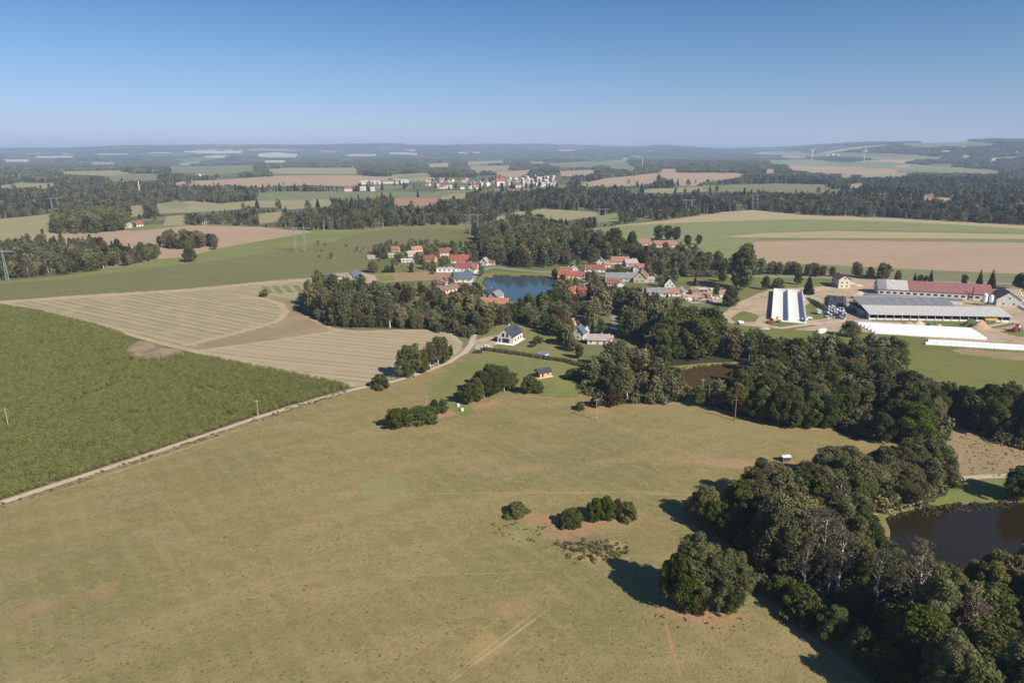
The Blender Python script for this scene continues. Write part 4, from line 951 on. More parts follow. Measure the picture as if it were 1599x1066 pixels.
def open_barn():
    D, hf, hb, hr = 31.0, 3.4, 4.6, 3.6; L = L2; yr = 14.5
    root = empty('open_barn', (a2[0], a2[1], 0), ang2, 'long open-sided cattle barn with pale front roof and dark rear roof', 'barn'); note_box(((a2[0] + b2[0]) / 2, a2[1], 0), L / 2 + 2, 8)
    f = MB(); t = .15
    f.add([(-.5, -.8, hf), (L + .5, -.8, hf), (L + .5, yr - 1, hf + 3.0), (-.5, yr - 1, hf + 3.0), (-.5, -.8, hf + t), (L + .5, -.8, hf + t), (L + .5, yr - 1, hf + 3.0 + t), (-.5, yr - 1, hf + 3.0 + t)],
          [(0, 3, 2, 1), (4, 5, 6, 7), (0, 1, 5, 4), (1, 2, 6, 5), (2, 3, 7, 6), (3, 0, 4, 7)])
    q = f.obj('roof', M['roof_pale'], root); q['label'] = 'long pale front roof of the open barn'
    f = MB(); L3 = L * .685
    z0, z1, z2 = hf + 3.2, hf + 6.0, hf + 3.4
    f.add([(-1.5, yr - 1.3, z0), (L3, yr - 1.3, z0), (L3, yr + 10, z1), (-1.5, yr + 10, z1), (L3, D + 1, z2), (-1.5, D + 1, z2),
           (-1.5, yr - 1.3, z0 + t), (L3, yr - 1.3, z0 + t), (L3, yr + 10, z1 + t), (-1.5, yr + 10, z1 + t), (L3, D + 1, z2 + t), (-1.5, D + 1, z2 + t)],
          [(6, 7, 8, 9), (9, 8, 10, 11), (0, 3, 2, 1), (3, 5, 4, 2), (0, 1, 7, 6), (1, 2, 8, 7), (2, 4, 10, 8), (3, 0, 6, 9), (5, 3, 9, 11), (4, 5, 11, 10)])
    q = f.obj('roof', M['roof_charcoal'], root); q['label'] = 'charcoal rear roof of the open barn with sheet seams'
    for i in range(9):
        s_ = MB(); xx = 2 + i * (L3 - 3) / 8.5; rr = 0
        s_.add([(xx, yr - 1.2, z0 + t + .02), (xx + .25, yr - 1.2, z0 + t + .02), (xx + .25, yr + 10, z1 + t + .03), (xx, yr + 10, z1 + t + .03), (xx, yr - 1.2, z0 + t + .12), (xx + .25, yr - 1.2, z0 + t + .12), (xx + .25, yr + 10, z1 + t + .13), (xx, yr + 10, z1 + t + .13)],
               [(0, 3, 2, 1), (4, 5, 6, 7), (0, 1, 5, 4), (1, 2, 6, 5), (2, 3, 7, 6), (3, 0, 4, 7)])
        s_.obj('roof_seam', M['roof_grey'], root)
    s_ = MB(); s_.box(-1.5, L3 * .93, yr + 9.8, yr + 10.3, z1 + .3, z1 + .6); s_.obj('ridge_vent', M['roof_pale'], root)
    n = 17
    for i in range(n + 1):
        p = MB(); xx = L * i / n; p.box(xx - .12, xx + .12, -.05, .2, -.3, hf); p.obj('post', M['white_concrete'], root)
    w_ = MB(); w_.box(0, L, .25, .40, -.3, 1.05); w_.obj('low_wall', M['white_concrete'], root)
    w_ = MB(); w_.box(0, L3, D - .2, D, -.3, 4.6); w_.obj('rear_wall', M['wall_grey'], root)
    for xx in (-.2, L): 
        w_ = MB(); w_.box(xx, xx + .2, .45, D - .25 if xx < 1 else yr - 1.2, -.3, 3.5); w_.obj('end_wall', M['wall_grey'], root)
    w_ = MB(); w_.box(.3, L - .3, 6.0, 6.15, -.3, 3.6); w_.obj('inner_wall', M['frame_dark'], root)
open_barn()
# low link building between the two barns
x, y, z = G(1425, 483); r_ = empty('milking_shed', (x + 14, y + 26, 0), ang, 'low grey-roofed shed squeezed between the two long barns', 'shed')
b = MB(); b.box(-30, 30, -3, 3, -.3, 3.0); b.obj('wall', M['wall_white'], r_)
b = MB(); b.box(-30.4, 30.4, -3.4, 3.4, 3.0, 3.2); b.obj('roof', M['roof_grey'], r_)
# silo tanks
for k, (px, py, h_, r0, lb) in enumerate(((1536, 477, 8.5, 1.5, 'white upright feed silo, left of the pair'), (1546, 477, 7.5, 1.3, 'white upright feed silo, right of the pair'))):
    x, y, z = G(px, py); t_ = empty('feed_silo', (x, y, 0), 0, lb, 'silo', 'feed silos by the cowshed')
    b = MB(); b.tube([(0, 0, 1.6), (0, 0, 2.6), (0, 0, h_ - .8), (0, 0, h_)], [.3, r0, r0, .35], 14); b.obj('tank', M['white_film'], t_, smooth=False)
    for a in range(4):
        b = MB(); c, s_ = math.cos(a * PI / 2 + .7) * r0 * .85, math.sin(a * PI / 2 + .7) * r0 * .85; b.tube([(c, s_, -.3), (c, s_, 2.7)], .1, 5); b.obj('leg', M['steel'], t_)
# bunker silo: two white concrete bays open at both ends
def bunker():
    P = [gp(1203, 498), gp(1250, 497), gp(1247, 454), gp(1205, 454)]
    x0, x1 = P[0][0], P[1][0]; y0, y1 = P[0][1] - 2, P[2][1] - 4
    sl = (P[3][0] - P[0][0]) / (y1 - y0)
    W = x1 - x0; Ly = y1 - y0; yaw = math.atan2(P[3][0] - P[0][0], Ly)
    note_box((x0 + W / 2, y0, 0), W / 2 + 2, 3)
    Lr = math.hypot(Ly, P[3][0] - P[0][0])
    root = empty('bunker_silo', (x0, y0, 0), -yaw, 'empty white concrete bunker silo with two long bays', 'silo')
    b = MB(); b.box(-.5, W + .5, -3, Lr + 1, -.3, .12); q = b.obj('floor_slab', M['white_concrete'], root)
    for i, xx in enumerate((0, W * .5, W)):
        b = MB(); b.add([(xx - .5, 0, .12), (xx + .5, 0, .12), (xx + .5, Lr, .12), (xx - .5, Lr, .12), (xx - .2, 0, 2.6), (xx + .2, 0, 2.6), (xx + .2, Lr, 2.6), (xx - .2, Lr, 2.6)],
                        [(4, 5, 6, 7), (0, 1, 5, 4), (1, 2, 6, 5), (2, 3, 7, 6), (3, 0, 4, 7)])
        b.obj('side_wall', M['white_concrete'], root)
        for j in range(12):
            c = MB(); yy = Lr * (j + .5) / 12; s_ = -1
            c.add([(xx - .5, yy - .12, .12), (xx - 1.1, yy - .12, .12), (xx - .24, yy - .12, 2.4), (xx - .5, yy + .12, .12), (xx - 1.1, yy + .12, .12), (xx - .24, yy + .12, 2.4)], [(0, 1, 2), (5, 4, 3), (0, 3, 4, 1), (1, 4, 5, 2), (2, 5, 3, 0)])
            if i == 0: c.obj('buttress', M['concrete'], root)
    b = MB(); b.box(-.2, W + .2, Lr, Lr + .4, .12, 2.7); b.obj('end_wall', M['white_concrete'], root)
bunker()
# heaps: lumpy mounds
def mound(name, cx, cy, rx, ry, h, mt, label, cat='heap', yaw=0, flat=False, group=None, seed=0, n=26, z0=0.0):
    V = []; F = []
    for j in range(n + 1):
        for i in range(n + 1):
            u = i / n * 2 - 1; v = j / n * 2 - 1
            r = max(abs(u), abs(v)) if flat else math.hypot(u, v)
            e = float(sstep(1.0, .62 if flat else 0.0, r))
            nz = (float(vnoise(u * 3 + seed, v * 3 + seed, seed)) - .5) * .5 + (float(vnoise(u * 9 + seed, v * 9, seed + 1)) - .5) * .25
            V.append((u * rx, v * ry, h * e * (1 + nz) - .1 * (1 - e)))
    for j in range(n):
        for i in range(n): k = j * (n + 1) + i; F.append((k, k + 1, k + n + 2, k + n + 1))
    o = link(name, mesh_np(name, V, np.array(F), [M[mt]], smooth=True), None, (cx, cy, z0), yaw)
    return set_props(o, label, cat, group)
p = gp(1304, 498); q = gp(1306, 462)
Lm = math.hypot(q[0] - p[0], q[1] - p[1]); ym = -math.atan2(q[0] - p[0], q[1] - p[1])
sil = mound('silage_heap', (p[0] + q[0]) / 2, (p[1] + q[1]) / 2, 6.6, Lm / 2, 2.2, 'black_film', 'dark covered silage heap weighed down with old tyres', 'heap', ym, True, seed=3, n=30)
note_box((p[0], p[1], 0), 7, 3)
tb = MB(); R = random.Random(5)
for j in range(34):
    for i in range(8):
        if R.random() < .12: continue
        u = (i + .5) / 8 * 2 - 1 + R.uniform(-.06, .06); v = (j + .5) / 34 * 2 - 1 + R.uniform(-.01, .01)
        e = float(sstep(1.0, .62, max(abs(u), abs(v)))); nz = (float(vnoise(u * 3 + 3, v * 3 + 3, 3)) - .5) * .5 + (float(vnoise(u * 9 + 3, v * 9, 4)) - .5) * .25
        z = 2.2 * e * (1 + nz) + .02; n_ = 7; cx, cy = u * 6.5, v * Lm / 2 * .98
        Vt = [(cx + math.cos(2 * PI * k / n_) * r, cy + math.sin(2 * PI * k / n_) * r, z + zz) for r, zz in ((.75, 0), (.68, .3), (.34, .3)) for k in range(n_)]
        tb.add(Vt, [(a * n_ + k, a * n_ + (k + 1) % n_, (a + 1) * n_ + (k + 1) % n_, (a + 1) * n_ + k) for a in (0, 1) for k in range(n_)], 1 if v < -.25 and R.random() < .55 else 0)
ty = tb.obj('tyres', [M['tyre_rubber'], M['white_film']], sil, (0, 0, .0)); ty['kind'] = 'stuff'
p = gp(1281, 497); q = gp(1281, 462)
mound('grassy_mound', (p[0] + q[0]) / 2, (p[1] + q[1]) / 2, 4.2, abs(q[1] - p[1]) / 2, 2.6, 'weed_heap', 'long grassy mound left of the tyre-covered heap', 'heap', -.12, False, seed=8)
def mnd(px, py, rx, ry, h, mt, lb, seed, name='soil_heap'):
    x, y, z = G(px, py); mound(name, x, y + ry * .6, rx, ry, h, mt, lb, 'heap', 0.1, False, seed=seed, n=16, group='heaps around the farm')
mnd(1421, 508, 7, 3.5, 1.8, 'soil_heap', 'low soil heap left of the green tank in the farm grass', 1)
mnd(1437, 507, 5, 3, 2.2, 'sand', 'sandy heap beside the green tank', 2)
mnd(1535, 514, 8, 4.5, 4.2, 'soil_heap', 'large brown soil heap in front of the open barn', 3)
mnd(1520, 510, 7, 4, 4.2, 'weed_heap', 'weed-covered heap behind the large soil heap', 4)
mnd(1330, 444, 6, 4, 1.6, 'stone', 'pale rubble heap beside the tall cream house', 5)
mnd(1342, 447, 5, 3, 1.4, 'sand', 'small sand heap left of the cowshed', 6)
mnd(1345, 460, 7, 3, 1.6, 'sand', 'yellowish sand heap at the end of the cowshed', 7)
mnd(1196, 514, 4, 3, .9, 'stone', 'small grey heap below the white silo walls', 8)
mnd(1468, 509, 2.5, 2, 1.0, 'sand', 'small sand heap right of the green tank', 9)
mnd(1385, 508, 3.5, 2, 1.2, 'weed_heap', 'small weedy heap near the pale barn', 10)
# white wrapped silage: long lumpy tubes
def silage_tube(p0, p1, r, label, grp, seed):
    a = np.array(gp(*p0)); b = np.array(gp(*p1)); L = float(np.linalg.norm(b - a)); n = int(L / 1.35)
    R = random.Random(seed); V = []; F = []; m = 10; k = 0
    rings = []
    for i in range(n * 3 + 1):
        s = i / 3.0; fr = s - math.floor(s); bulge = r * (.93 + .07 * math.sin(PI * fr)) * (1 + R.uniform(-.045, .045)); x = s * L / n
        if i in (0, n * 3): bulge *= .55
        ring = []
        for j in range(m):
            t = PI * j / (m - 1); ring.append((x, math.cos(t) * bulge * 1.08, math.sin(t) * bulge * 1.35 - .05))
        rings.append(ring)
    for q_ in rings: V += q_
    for i in range(len(rings) - 1):
        for j in range(m - 1): k = i * m + j; F.append((k, k + 1, k + m + 1, k + m))
    F.append(tuple(range(m))); F.append(tuple(reversed(range(len(V) - m, len(V)))))
    o = link('silage_bag', mesh_np('silage_bag', V, F, [M['white_film']], smooth=False), None, (a[0], a[1], 0), math.atan2(b[1] - a[1], b[0] - a[0]))
    return set_props(o, label, 'silage bag', grp)
gr = 'white wrapped silage bags below the farm'
N_ = ['front', 'second', 'third', 'fourth', 'fifth', 'rear']
for i in range(6):
    t = i / 5
    silage_tube((1364 - 26 * t, 520 - 14 * t), (1540 - 22 * t, 529.5 - 14 * t), 1.15, 'long white silage bag, %s of six in the wide block' % N_[i], gr, i)
for i in range(2):
    silage_tube((1443 + 4 * i, 537 - 4 * i), (1625, 548 - 4 * i), 1.1, 'long white silage bag, %s of the lower right pair' % ('front' if i == 0 else 'rear'), gr, 20 + i)
silage_tube((1276, 520), (1288, 517), 1.6, 'short white wrapped silage bale heap below the farm track', gr, 30)
R = random.Random(9)
for j in range(3):
    for i in range(8):
        x, y, z = G(1564 + i * 3.9 + j * 2.0, 452.5 + j * 4.2 + i * .3)
        b = MB(); b.tube([(0, 0, .0), (0, 0, 1.25)], .85, 10)
        o = b.obj('straw_bale', M['wall_cream'], None, (x, y, 0)); set_props(o, 'pale round bale beyond the cowshed wing, %s in the %s row' % (NTH[i], ['back', 'middle', 'front'][j]), 'bale', 'pale bales beyond the cowshed')
for j in range(2):
    silage_tube((1578 + 14 * j, 470), (1604 + 16 * j, 486), 1.2, ('dusty white bag at the far right of the farm, ' + ('left one' if j == 0 else 'right one')), gr, 40 + j)

# ------------------------------------------------------------------ vehicles, clutter
def car(px, py, yaw, paint, label, L=4.4, van=False):
    x, y, z = G(px, py)
    t = empty('car', (x, y, z), math.radians(yaw), label, 'car')
    b = MB(); hw = .88; h = 1.45 if not van else 1.95
    prof = [(-L / 2, .35), (-L / 2, .85), (-L / 2 + .9, .95), (-L / 2 + 1.5, h), (L / 2 - .9, h), (L / 2 - .1, .95), (L / 2, .8), (L / 2, .35)]
    n = len(prof); V = [(a, -hw * (.86 if c > 1 else 1), c) for a, c in prof] + [(a, hw * (.86 if c > 1 else 1), c) for a, c in prof]
    b.add(V, [tuple(range(n)), tuple(reversed(range(n, 2 * n)))] + [(i, i + n, (i + 1) % n + n, (i + 1) % n) for i in range(n)])
    b.obj('body', M[paint], t)
    g = MB(); g.add([(-L / 2 + .98, -.70, 1.0), (-L / 2 + 1.46, -.66, h - .04), (-L / 2 + 1.46, .66, h - .04), (-L / 2 + .98, .70, 1.0), (-L / 2 + .93, -.70, 1.03), (-L / 2 + 1.41, -.66, h - .02), (-L / 2 + 1.41, .66, h - .02), (-L / 2 + .93, .70, 1.03)],
                    [(4, 5, 6, 7), (0, 3, 2, 1), (0, 1, 5, 4), (1, 2, 6, 5), (2, 3, 7, 6), (3, 0, 4, 7)]); g.obj('windscreen', M['glass'], t)
    for s_ in (-1, 1):
        g = MB(); yy = s_ * .82; g.add([(-L / 2 + 1.3, yy, 1.0), (L / 2 - .6, yy, 1.0), (L / 2 - 1.0, yy * .96, h - .1), (-L / 2 + 1.7, yy * .96, h - .1), (-L / 2 + 1.3, yy * 1.06, 1.0), (L / 2 - .6, yy * 1.06, 1.0), (L / 2 - 1.0, yy, h - .1), (-L / 2 + 1.7, yy, h - .1)],
                        [(0, 1, 2, 3), (4, 7, 6, 5), (0, 4, 5, 1), (1, 5, 6, 2), (2, 6, 7, 3), (3, 7, 4, 0)]); g.obj('side_window', M['glass'], t)
        for xx in (-L / 2 + .8, L / 2 - .8):
            w = MB(); w.tube([(xx, s_ * .72, .33), (xx, s_ * .92, .33)], .33, 12); w.obj('wheel', M['tyre_rubber'], t)
    return t
car(764, 546, 10, 'silver_paint', 'silver car parked beside the new white house', 4.8)
car(758, 543, 20, 'white_paint', 'white car parked behind the silver car', 4.4)
car(746, 551, -8, 'dark_paint', 'black car parked by the hedge left of the lawn', 4.6)
car(792, 477, 10, 'dark_paint', 'dark car beside the orange-roofed house below the pond', 4.2)
def tractor(px, py, yaw, paint, label, cabc='glass', loader=False, s=1.0):
    x, y, z = G(px, py); t = empty('tractor', (x, y, z), math.radians(yaw), label, 'tractor', sc=s)
    b = MB(); b.box(-2.2, -.2, -.45, .45, .9, 1.7); b.box(-.2, 1.2, -.7, .7, .8, 1.5); b.obj('body', M[paint], t)
    b = MB(); b.box(-.1, 1.2, -.65, .65, 1.5, 2.6); b.obj('cab', M[cabc], t)
    b = MB(); b.box(-.25, 1.35, -.8, .8, 2.6, 2.75); b.obj('cab_roof', M[paint], t)
    for s_ in (-1, 1):
        w = MB(); w.tube([(.8, s_ * .6, .8), (.8, s_ * 1.1, .8)], .82, 14); w.obj('wheel', M['tyre_rubber'], t)
        w = MB(); w.tube([(-1.7, s_ * .55, .5), (-1.7, s_ * .9, .5)], .5, 12); w.obj('wheel', M['tyre_rubber'], t)
    if loader:
        w = MB(); w.box(-3.6, -1.6, -.6, -.5, 1.1, 1.3); w.box(-3.6, -1.6, .5, .6, 1.1, 1.3); w.box(-3.9, -3.5, -1.1, 1.1, .3, 1.2); w.obj('loader_arm', M[paint], t)
tractor(1213, 503, 15, 'yellow_paint', 'yellow and white loader parked below the silo walls', 'white_paint', True, 1.2)
tractor(1203, 504, 20, 'red_paint', 'small red tractor left of the yellow loader', 'glass')
tractor(1332, 473, 0, 'brick_clutter', 'rust-brown tractor parked before the dark barn bay, uppermost', 'frame_dark')
tractor(1331, 480, 4, 'yellow_paint', 'ochre tractor parked before the barn bays, middle one', 'frame_dark')
tractor(1332, 488, -4, 'rust', 'rusty tractor parked before the barn bays, lowest one', 'frame_dark')
tractor(1587, 517, 30, 'red_paint', 'red farm machine parked at the right edge of the yard', 'steel_pale', True, 1.5)
def trailer(px, py, yaw, mt, label, L=6, h=1.6, cat='trailer', name='trailer', wheels=True):
    x, y, z = G(px, py); t = empty(name, (x, y, z), math.radians(yaw), label, cat)
    b = MB(); z0 = .8 if wheels else 0
    b.box(-L / 2, L / 2, -1.15, 1.15, z0, z0 + .15); b.box(-L / 2, L / 2, -1.15, -1.05, z0 + .15, z0 + h); b.box(-L / 2, L / 2, 1.05, 1.15, z0 + .15, z0 + h); b.box(-L / 2, -L / 2 + .1, -1.05, 1.05, z0 + .15, z0 + h); b.box(L / 2 - .1, L / 2, -1.05, 1.05, z0 + .15, z0 + h)
    b.obj('box', M[mt], t)
    if wheels:
        for xx in (-L / 4, L / 4):
            for s_ in (-1, 1):
                w = MB(); w.tube([(xx, s_ * .8, .45), (xx, s_ * 1.1, .45)], .45, 12); w.obj('wheel', M['tyre_rubber'], t)
        w = MB(); w.tube([(-L / 2, 0, .7), (-L / 2 - 1.5, 0, .5)], .07, 5); w.obj('drawbar', M['steel'], t)
    return t
trailer(1353, 496, 4, 'blue_paint', 'blue container trailer at the left end of the open barn', 4.5, 2.4)
trailer(1278, 490, 80, 'steel_pale', 'pale grey tank trailer standing by the grassy mound', 4.5, 2.2)
trailer(1256, 501, 5, 'white_paint', 'small white trailer below the silo walls', 3, 1.0)
trailer(1264, 499, -10, 'steel_pale', 'grey trailer beside the small white trailer', 3, 1.0)
trailer(1455, 508, 3, 'green_paint', 'green tank in the grass before the open barn', 4.4, 1.4, 'tank', 'tank', False)
trailer(1546, 502, -2, 'mustard_tarp', 'yellow tarp-covered wagon beside the open barn', 7, 1.6, 'wagon', 'wagon')
trailer(1156, 506, 20, 'white_paint', 'white trailer at the left edge of the farm meadow', 3.2, 1.2)
# cattle feeder near the willows
x, y, z = G(1226, 719); t_ = empty('hay_feeder', (x, y, z), .2, 'roofed metal hay feeder standing on worn earth by the willows', 'hay feeder'); note_box((x, y, z), 2, 2.4)
b = MB(); b.add([(-1.6, -1.2, 1.7), (1.6, -1.2, 1.7), (1.6, 1.2, 1.7), (-1.6, 1.2, 1.7), (-1.6, 0, 2.15), (1.6, 0, 2.15)], [(0, 1, 5, 4), (2, 3, 4, 5), (0, 4, 3), (1, 2, 5), (0, 3, 2, 1)]); b.obj('roof', M['steel_pale'], t_)
for sx in (-1.4, 1.4):
    for sy in (-1, 1): b = MB(); b.tube([(sx, sy, 0), (sx, sy, 1.7)], .06, 5); b.obj('post', M['steel'], t_)
b = MB(); b.box(-1.4, 1.4, -.9, .9, .3, .9); b.obj('rack', M['wood_dark'], t_)
# trampolines and garden things
for (px, py, r, mt, lb) in ((831, 541, 2.2, 'dark_paint', 'round dark trampoline on the lawn right of the white house'),):
    x, y, z = G(px, py); t_ = empty('trampoline', (x, y, z), 0, lb, 'trampoline'); note_box((x, y, z), 2.4, 1)
    b = MB(); b.tube([(0, 0, .78), (0, 0, .84)], r, 20); b.obj('mat', M[mt], t_)
    for a in range(6): b = MB(); b.tube([(math.cos(a) * r * .9, math.sin(a) * r * .9, 0), (math.cos(a) * r * .9, math.sin(a) * r * .9, .78)], .05, 4); b.obj('leg', M['steel'], t_)
x, y, z = G(848, 554); t_ = empty('pool', (x, y, z), 0, 'pale blue round garden pool beside the dark hedge', 'pool'); note_box((x, y, z), 3, 1)
b = MB(); b.tube([(0, 0, 0), (0, 0, .95)], 2.8, 22); b.obj('wall', M['silver_paint'], t_)
b = MB(); b.tube([(0, 0, .952), (0, 0, .97)], 2.6, 22); b.obj('cover', M['tarp_blue'], t_)
SP = [(1070, 464), (1075, 468), (1082, 466), (1088, 470), (1095, 467), (1102, 465), (1108, 462), (1115, 466), (1121, 460), (1127, 463), (1100, 472), (1110, 471), (1118, 456), (1126, 452), (1066, 460), (1112, 453)]
for i, (px, py) in enumerate(SP):
    mt = ['stone', 'white_paint', 'brick_clutter', 'tarp_blue', 'wood', 'rust', 'sand', 'silver_paint'][i % 8]
    cn = ['grey', 'white', 'brick red', 'blue', 'brown', 'rusty', 'sand-coloured', 'silver'][i % 8]
    x, y, z = G(px, py); b = MB(); R = random.Random(i)
    for k in range(5):
        a, c = R.uniform(-1.6, 1.6), R.uniform(-1.2, 1.2); s_ = R.uniform(.4, 1.2)
        b.box(a - s_, a + s_, c - s_ * .6, c + s_ * .6, 0 + k * .02, .3 + s_ * R.uniform(.4, 1.1), 0, R.uniform(0, 3), (a, c))
    o = b.obj('scrap_pile', M[mt], None, (x, y, z)); set_props(o, 'pile of %s scrap %s in the cluttered yard' % (cn, 'boards' if i < 8 else 'crates'), 'scrap pile', 'scrap piles in the cluttered yard')
for (px, py, lb) in ((716, 634, 'white grave-like box in the green corner of the meadow'), (722, 641, 'small white box at the tip of the green corner')):
    x, y, z = G(px, py); b = MB(); b.box(-.5, .5, -.4, .4, 0, .9); b.box(-.6, .6, -.5, .5, .9, 1.0); o = b.obj('beehive', M['white_paint'], None, (x, y, z)); set_props(o, lb.replace('grave-like ', ''), 'beehive', 'white boxes in the meadow corner')

# ------------------------------------------------------------------ poles, pylons, turbines
def pole(px, py, h, label, mt='timber_pole', arm=True, r=.17, az=.3, insul=True, double=False):
    x, y, z = G(px, py); t = empty('utility_pole', (x, y, z), az, label, 'utility pole', 'utility poles in the near fields')
    b = MB(); b.tube([(0, 0, -.3), (0, 0, h)], [r, r * .65], 8); b.obj('post', M[mt], t)
    if double:
        b = MB(); b.tube([(.9, 0, -.3), (.1, 0, h * .95)], [r, r * .65], 8); b.obj('brace', M[mt], t)
    if arm:
        b = MB(); b.box(-1.1, 1.1, -.07, .07, h - .75, h - .6); b.obj('crossarm', M['rust' if mt == 'rust' else 'steel'], t)
        for xx in (-1.0, 0, 1.0):
            b = MB(); b.tube([(xx, 0, h - .6), (xx, 0, h - .32)], [.06, .09], 6); b.obj('insulator', M['frame_dark'], t)
    note_box((x, y, z), .5, h)
pole(404, 657, 8.8, 'concrete pole at the maize edge beside the gravel track')
pole(14, 669, 8.4, 'concrete pole inside the near maize at the left edge')
pole(667, 649, 8.6, 'grey pole rising out of the meadow bushes')
pole(931, 656, 9.0, 'pale pole with crossarm on the worn meadow patch')
pole(1096, 620, 8.4, 'white pole at the meadow edge beside the muddy pond')
pole(1147, 656, 9.0, 'rusty pole with broad crossarm casting a shadow on the meadow', 'rust', True, .24, .2)
pole(914, 424, 8.5, 'grey pole beside the village road')
pole(1289, 436, 7.5, 'thin pole beside the farm road')
def pylon(px, py, H_, yaw, label, grp='high-voltage pylons crossing the fields', mt='pylon_steel'):
    x, y, z = G(px, py); t = empty('pylon', (x, y, z), yaw, label, 'pylon', grp); s = H_ / 28.0
    def leg(xx):
        b = MB(); pts = []
        for (sx, sy) in ((-1, -1), (1, -1), (1, 1), (-1, 1)):
            b.tube([(xx + sx * 1.0 * s, sy * 1.0 * s, 0), (xx + sx * .35 * s, sy * .35 * s, H_ * .9)], .16 * s, 4)
        for k in range(9):
            f0, f1 = k / 9, (k + 1) / 9; r0 = (1 - .65 * f0) * s; r1 = (1 - .65 * f1) * s
            for sy in (-1, 1):
                b.tube([(xx - r0, sy * r0, H_ * .9 * f0), (xx + r1, sy * r1, H_ * .9 * f1)], .09 * s, 3); b.tube([(xx + r0, sy * r0, H_ * .9 * f0), (xx - r1, sy * r1, H_ * .9 * f1)], .09 * s, 3)
        b.tube([(xx, 0, H_ * .9), (xx, 0, H_ * 1.02)], .2 * s, 4)
        return b
    leg(-5 * s).obj('leg', M[mt], t); leg(5 * s).obj('leg', M[mt], t)
    b = MB(); zz = H_ * .88
    for dz in (0, 1.3 * s):
        for dy in (-.5 * s, .5 * s): b.tube([(-12 * s, dy, zz + dz * .6), (12 * s, dy, zz + dz * .6)], .13 * s, 4)
    for k in range(16): b.tube([(-12 * s + k * 1.5 * s, -.5 * s, zz), (-12 * s + (k + 1) * 1.5 * s, -.5 * s, zz + .78 * s)], .08 * s, 3)
    b.obj('crossbeam', M[mt], t)
    for xx in (-10 * s, 0, 10 * s):
        b = MB(); b.tube([(xx, 0, zz), (xx, 0, zz - 2.6 * s)], .12 * s, 5); b.obj('insulator', M['frame_dark'], t)
pylon(469, 393, 27, .15, 'lattice portal pylon standing in the olive maize field')
pylon(1, 441, 27, .5, 'lattice pylon at the left edge beside the wood')
pylon(740, 366, 27, .15, 'lattice portal pylon at the upper right corner of the maize')
pylon(1075, 336, 27, .1, 'lattice portal pylon on the tan crest before the forest')
pylon(940, 352, 25, .2, 'lattice pylon in the clearing above the village trees')
pylon(88, 333, 27, .9, 'lattice pylon before the far left forest')
pylon(1376, 322, 26, .3, 'lattice pylon deep in the right-hand forest, left one')
pylon(1178, 325, 26, .2, 'lattice pylon at the forest edge above the tan crest')
def turbine(px, py, label, rot):
    x, y, z = G(px, py); d = math.hypot(x, y); Hh = 14.5 / F_PX * d; t = empty('wind_turbine', (x, y, z - 2), 0, label, 'wind turbine', 'wind turbines on the far plateau')
    b = MB(); b.tube([(0, 0, 0), (0, 0, Hh)], [Hh * .032, Hh * .018], 10); b.obj('tower', M['white_paint'], t)
    b = MB(); b.box(-Hh * .02, Hh * .02, -Hh * .06, Hh * .06, Hh, Hh * 1.045); b.obj('nacelle', M['white_paint'], t)
    for k in range(3):
        a = rot + k * 2 * PI / 3; bl = Hh * .52; b = MB(); c, s_ = math.cos(a), math.sin(a); w = Hh * .026
        b.add([(c * .0 - s_ * w, -Hh * .07, Hh * 1.02 + s_ * 0 + c * w), (s_ * w, -Hh * .07, Hh * 1.02 - c * w), (c * bl, -Hh * .07, Hh * 1.02 + s_ * bl), (c * .0 - s_ * w, -Hh * .058, Hh * 1.02 + c * w), (s_ * w, -Hh * .058, Hh * 1.02 - c * w), (c * bl, -Hh * .06, Hh * 1.02 + s_ * bl)], [(0, 1, 2), (5, 4, 3), (0, 3, 4, 1), (1, 4, 5, 2), (2, 5, 3, 0)])
        b.obj('blade', M['white_paint'], t)
turbine(1267, 252, 'white wind turbine, left of the two on the plateau', .6)
turbine(1349, 252.5, 'white wind turbine, right of the two on the plateau', 1.6)
x, y, z = G(1003, 263); d_ = math.hypot(x, y); h_ = 16 / F_PX * d_
t_ = empty('radio_mast', (x, y, z), 0, 'thin white radio mast rising over the middle forest', 'mast')
b = MB(); b.tube([(0, 0, 0), (0, 0, h_ * .8), (0, 0, h_)], [h_ * .03, h_ * .02, h_ * .008], 8); b.obj('shaft', M['white_paint'], t_)
b = MB(); b.tube([(0, 0, h_ * .6), (0, 0, h_ * .63)], h_ * .04, 8); b.obj('platform', M['white_paint'], t_)
x, y, z = G(219, 306); d_ = math.hypot(x, y); h_ = 20 / F_PX * d_
t_ = empty('factory_chimney', (x, y, z), 0, 'tall pale factory chimney rising from the far left forest', 'chimney')
b = MB(); b.tube([(0, 0, 0), (0, 0, h_)], [h_ * .055, h_ * .03], 12); b.obj('shaft', M['wall_beige'], t_)
b = MB(); b.tube([(0, 0, h_ * .97), (0, 0, h_ * 1.0)], h_ * .036, 12); b.obj('rim', M['white_concrete'], t_)
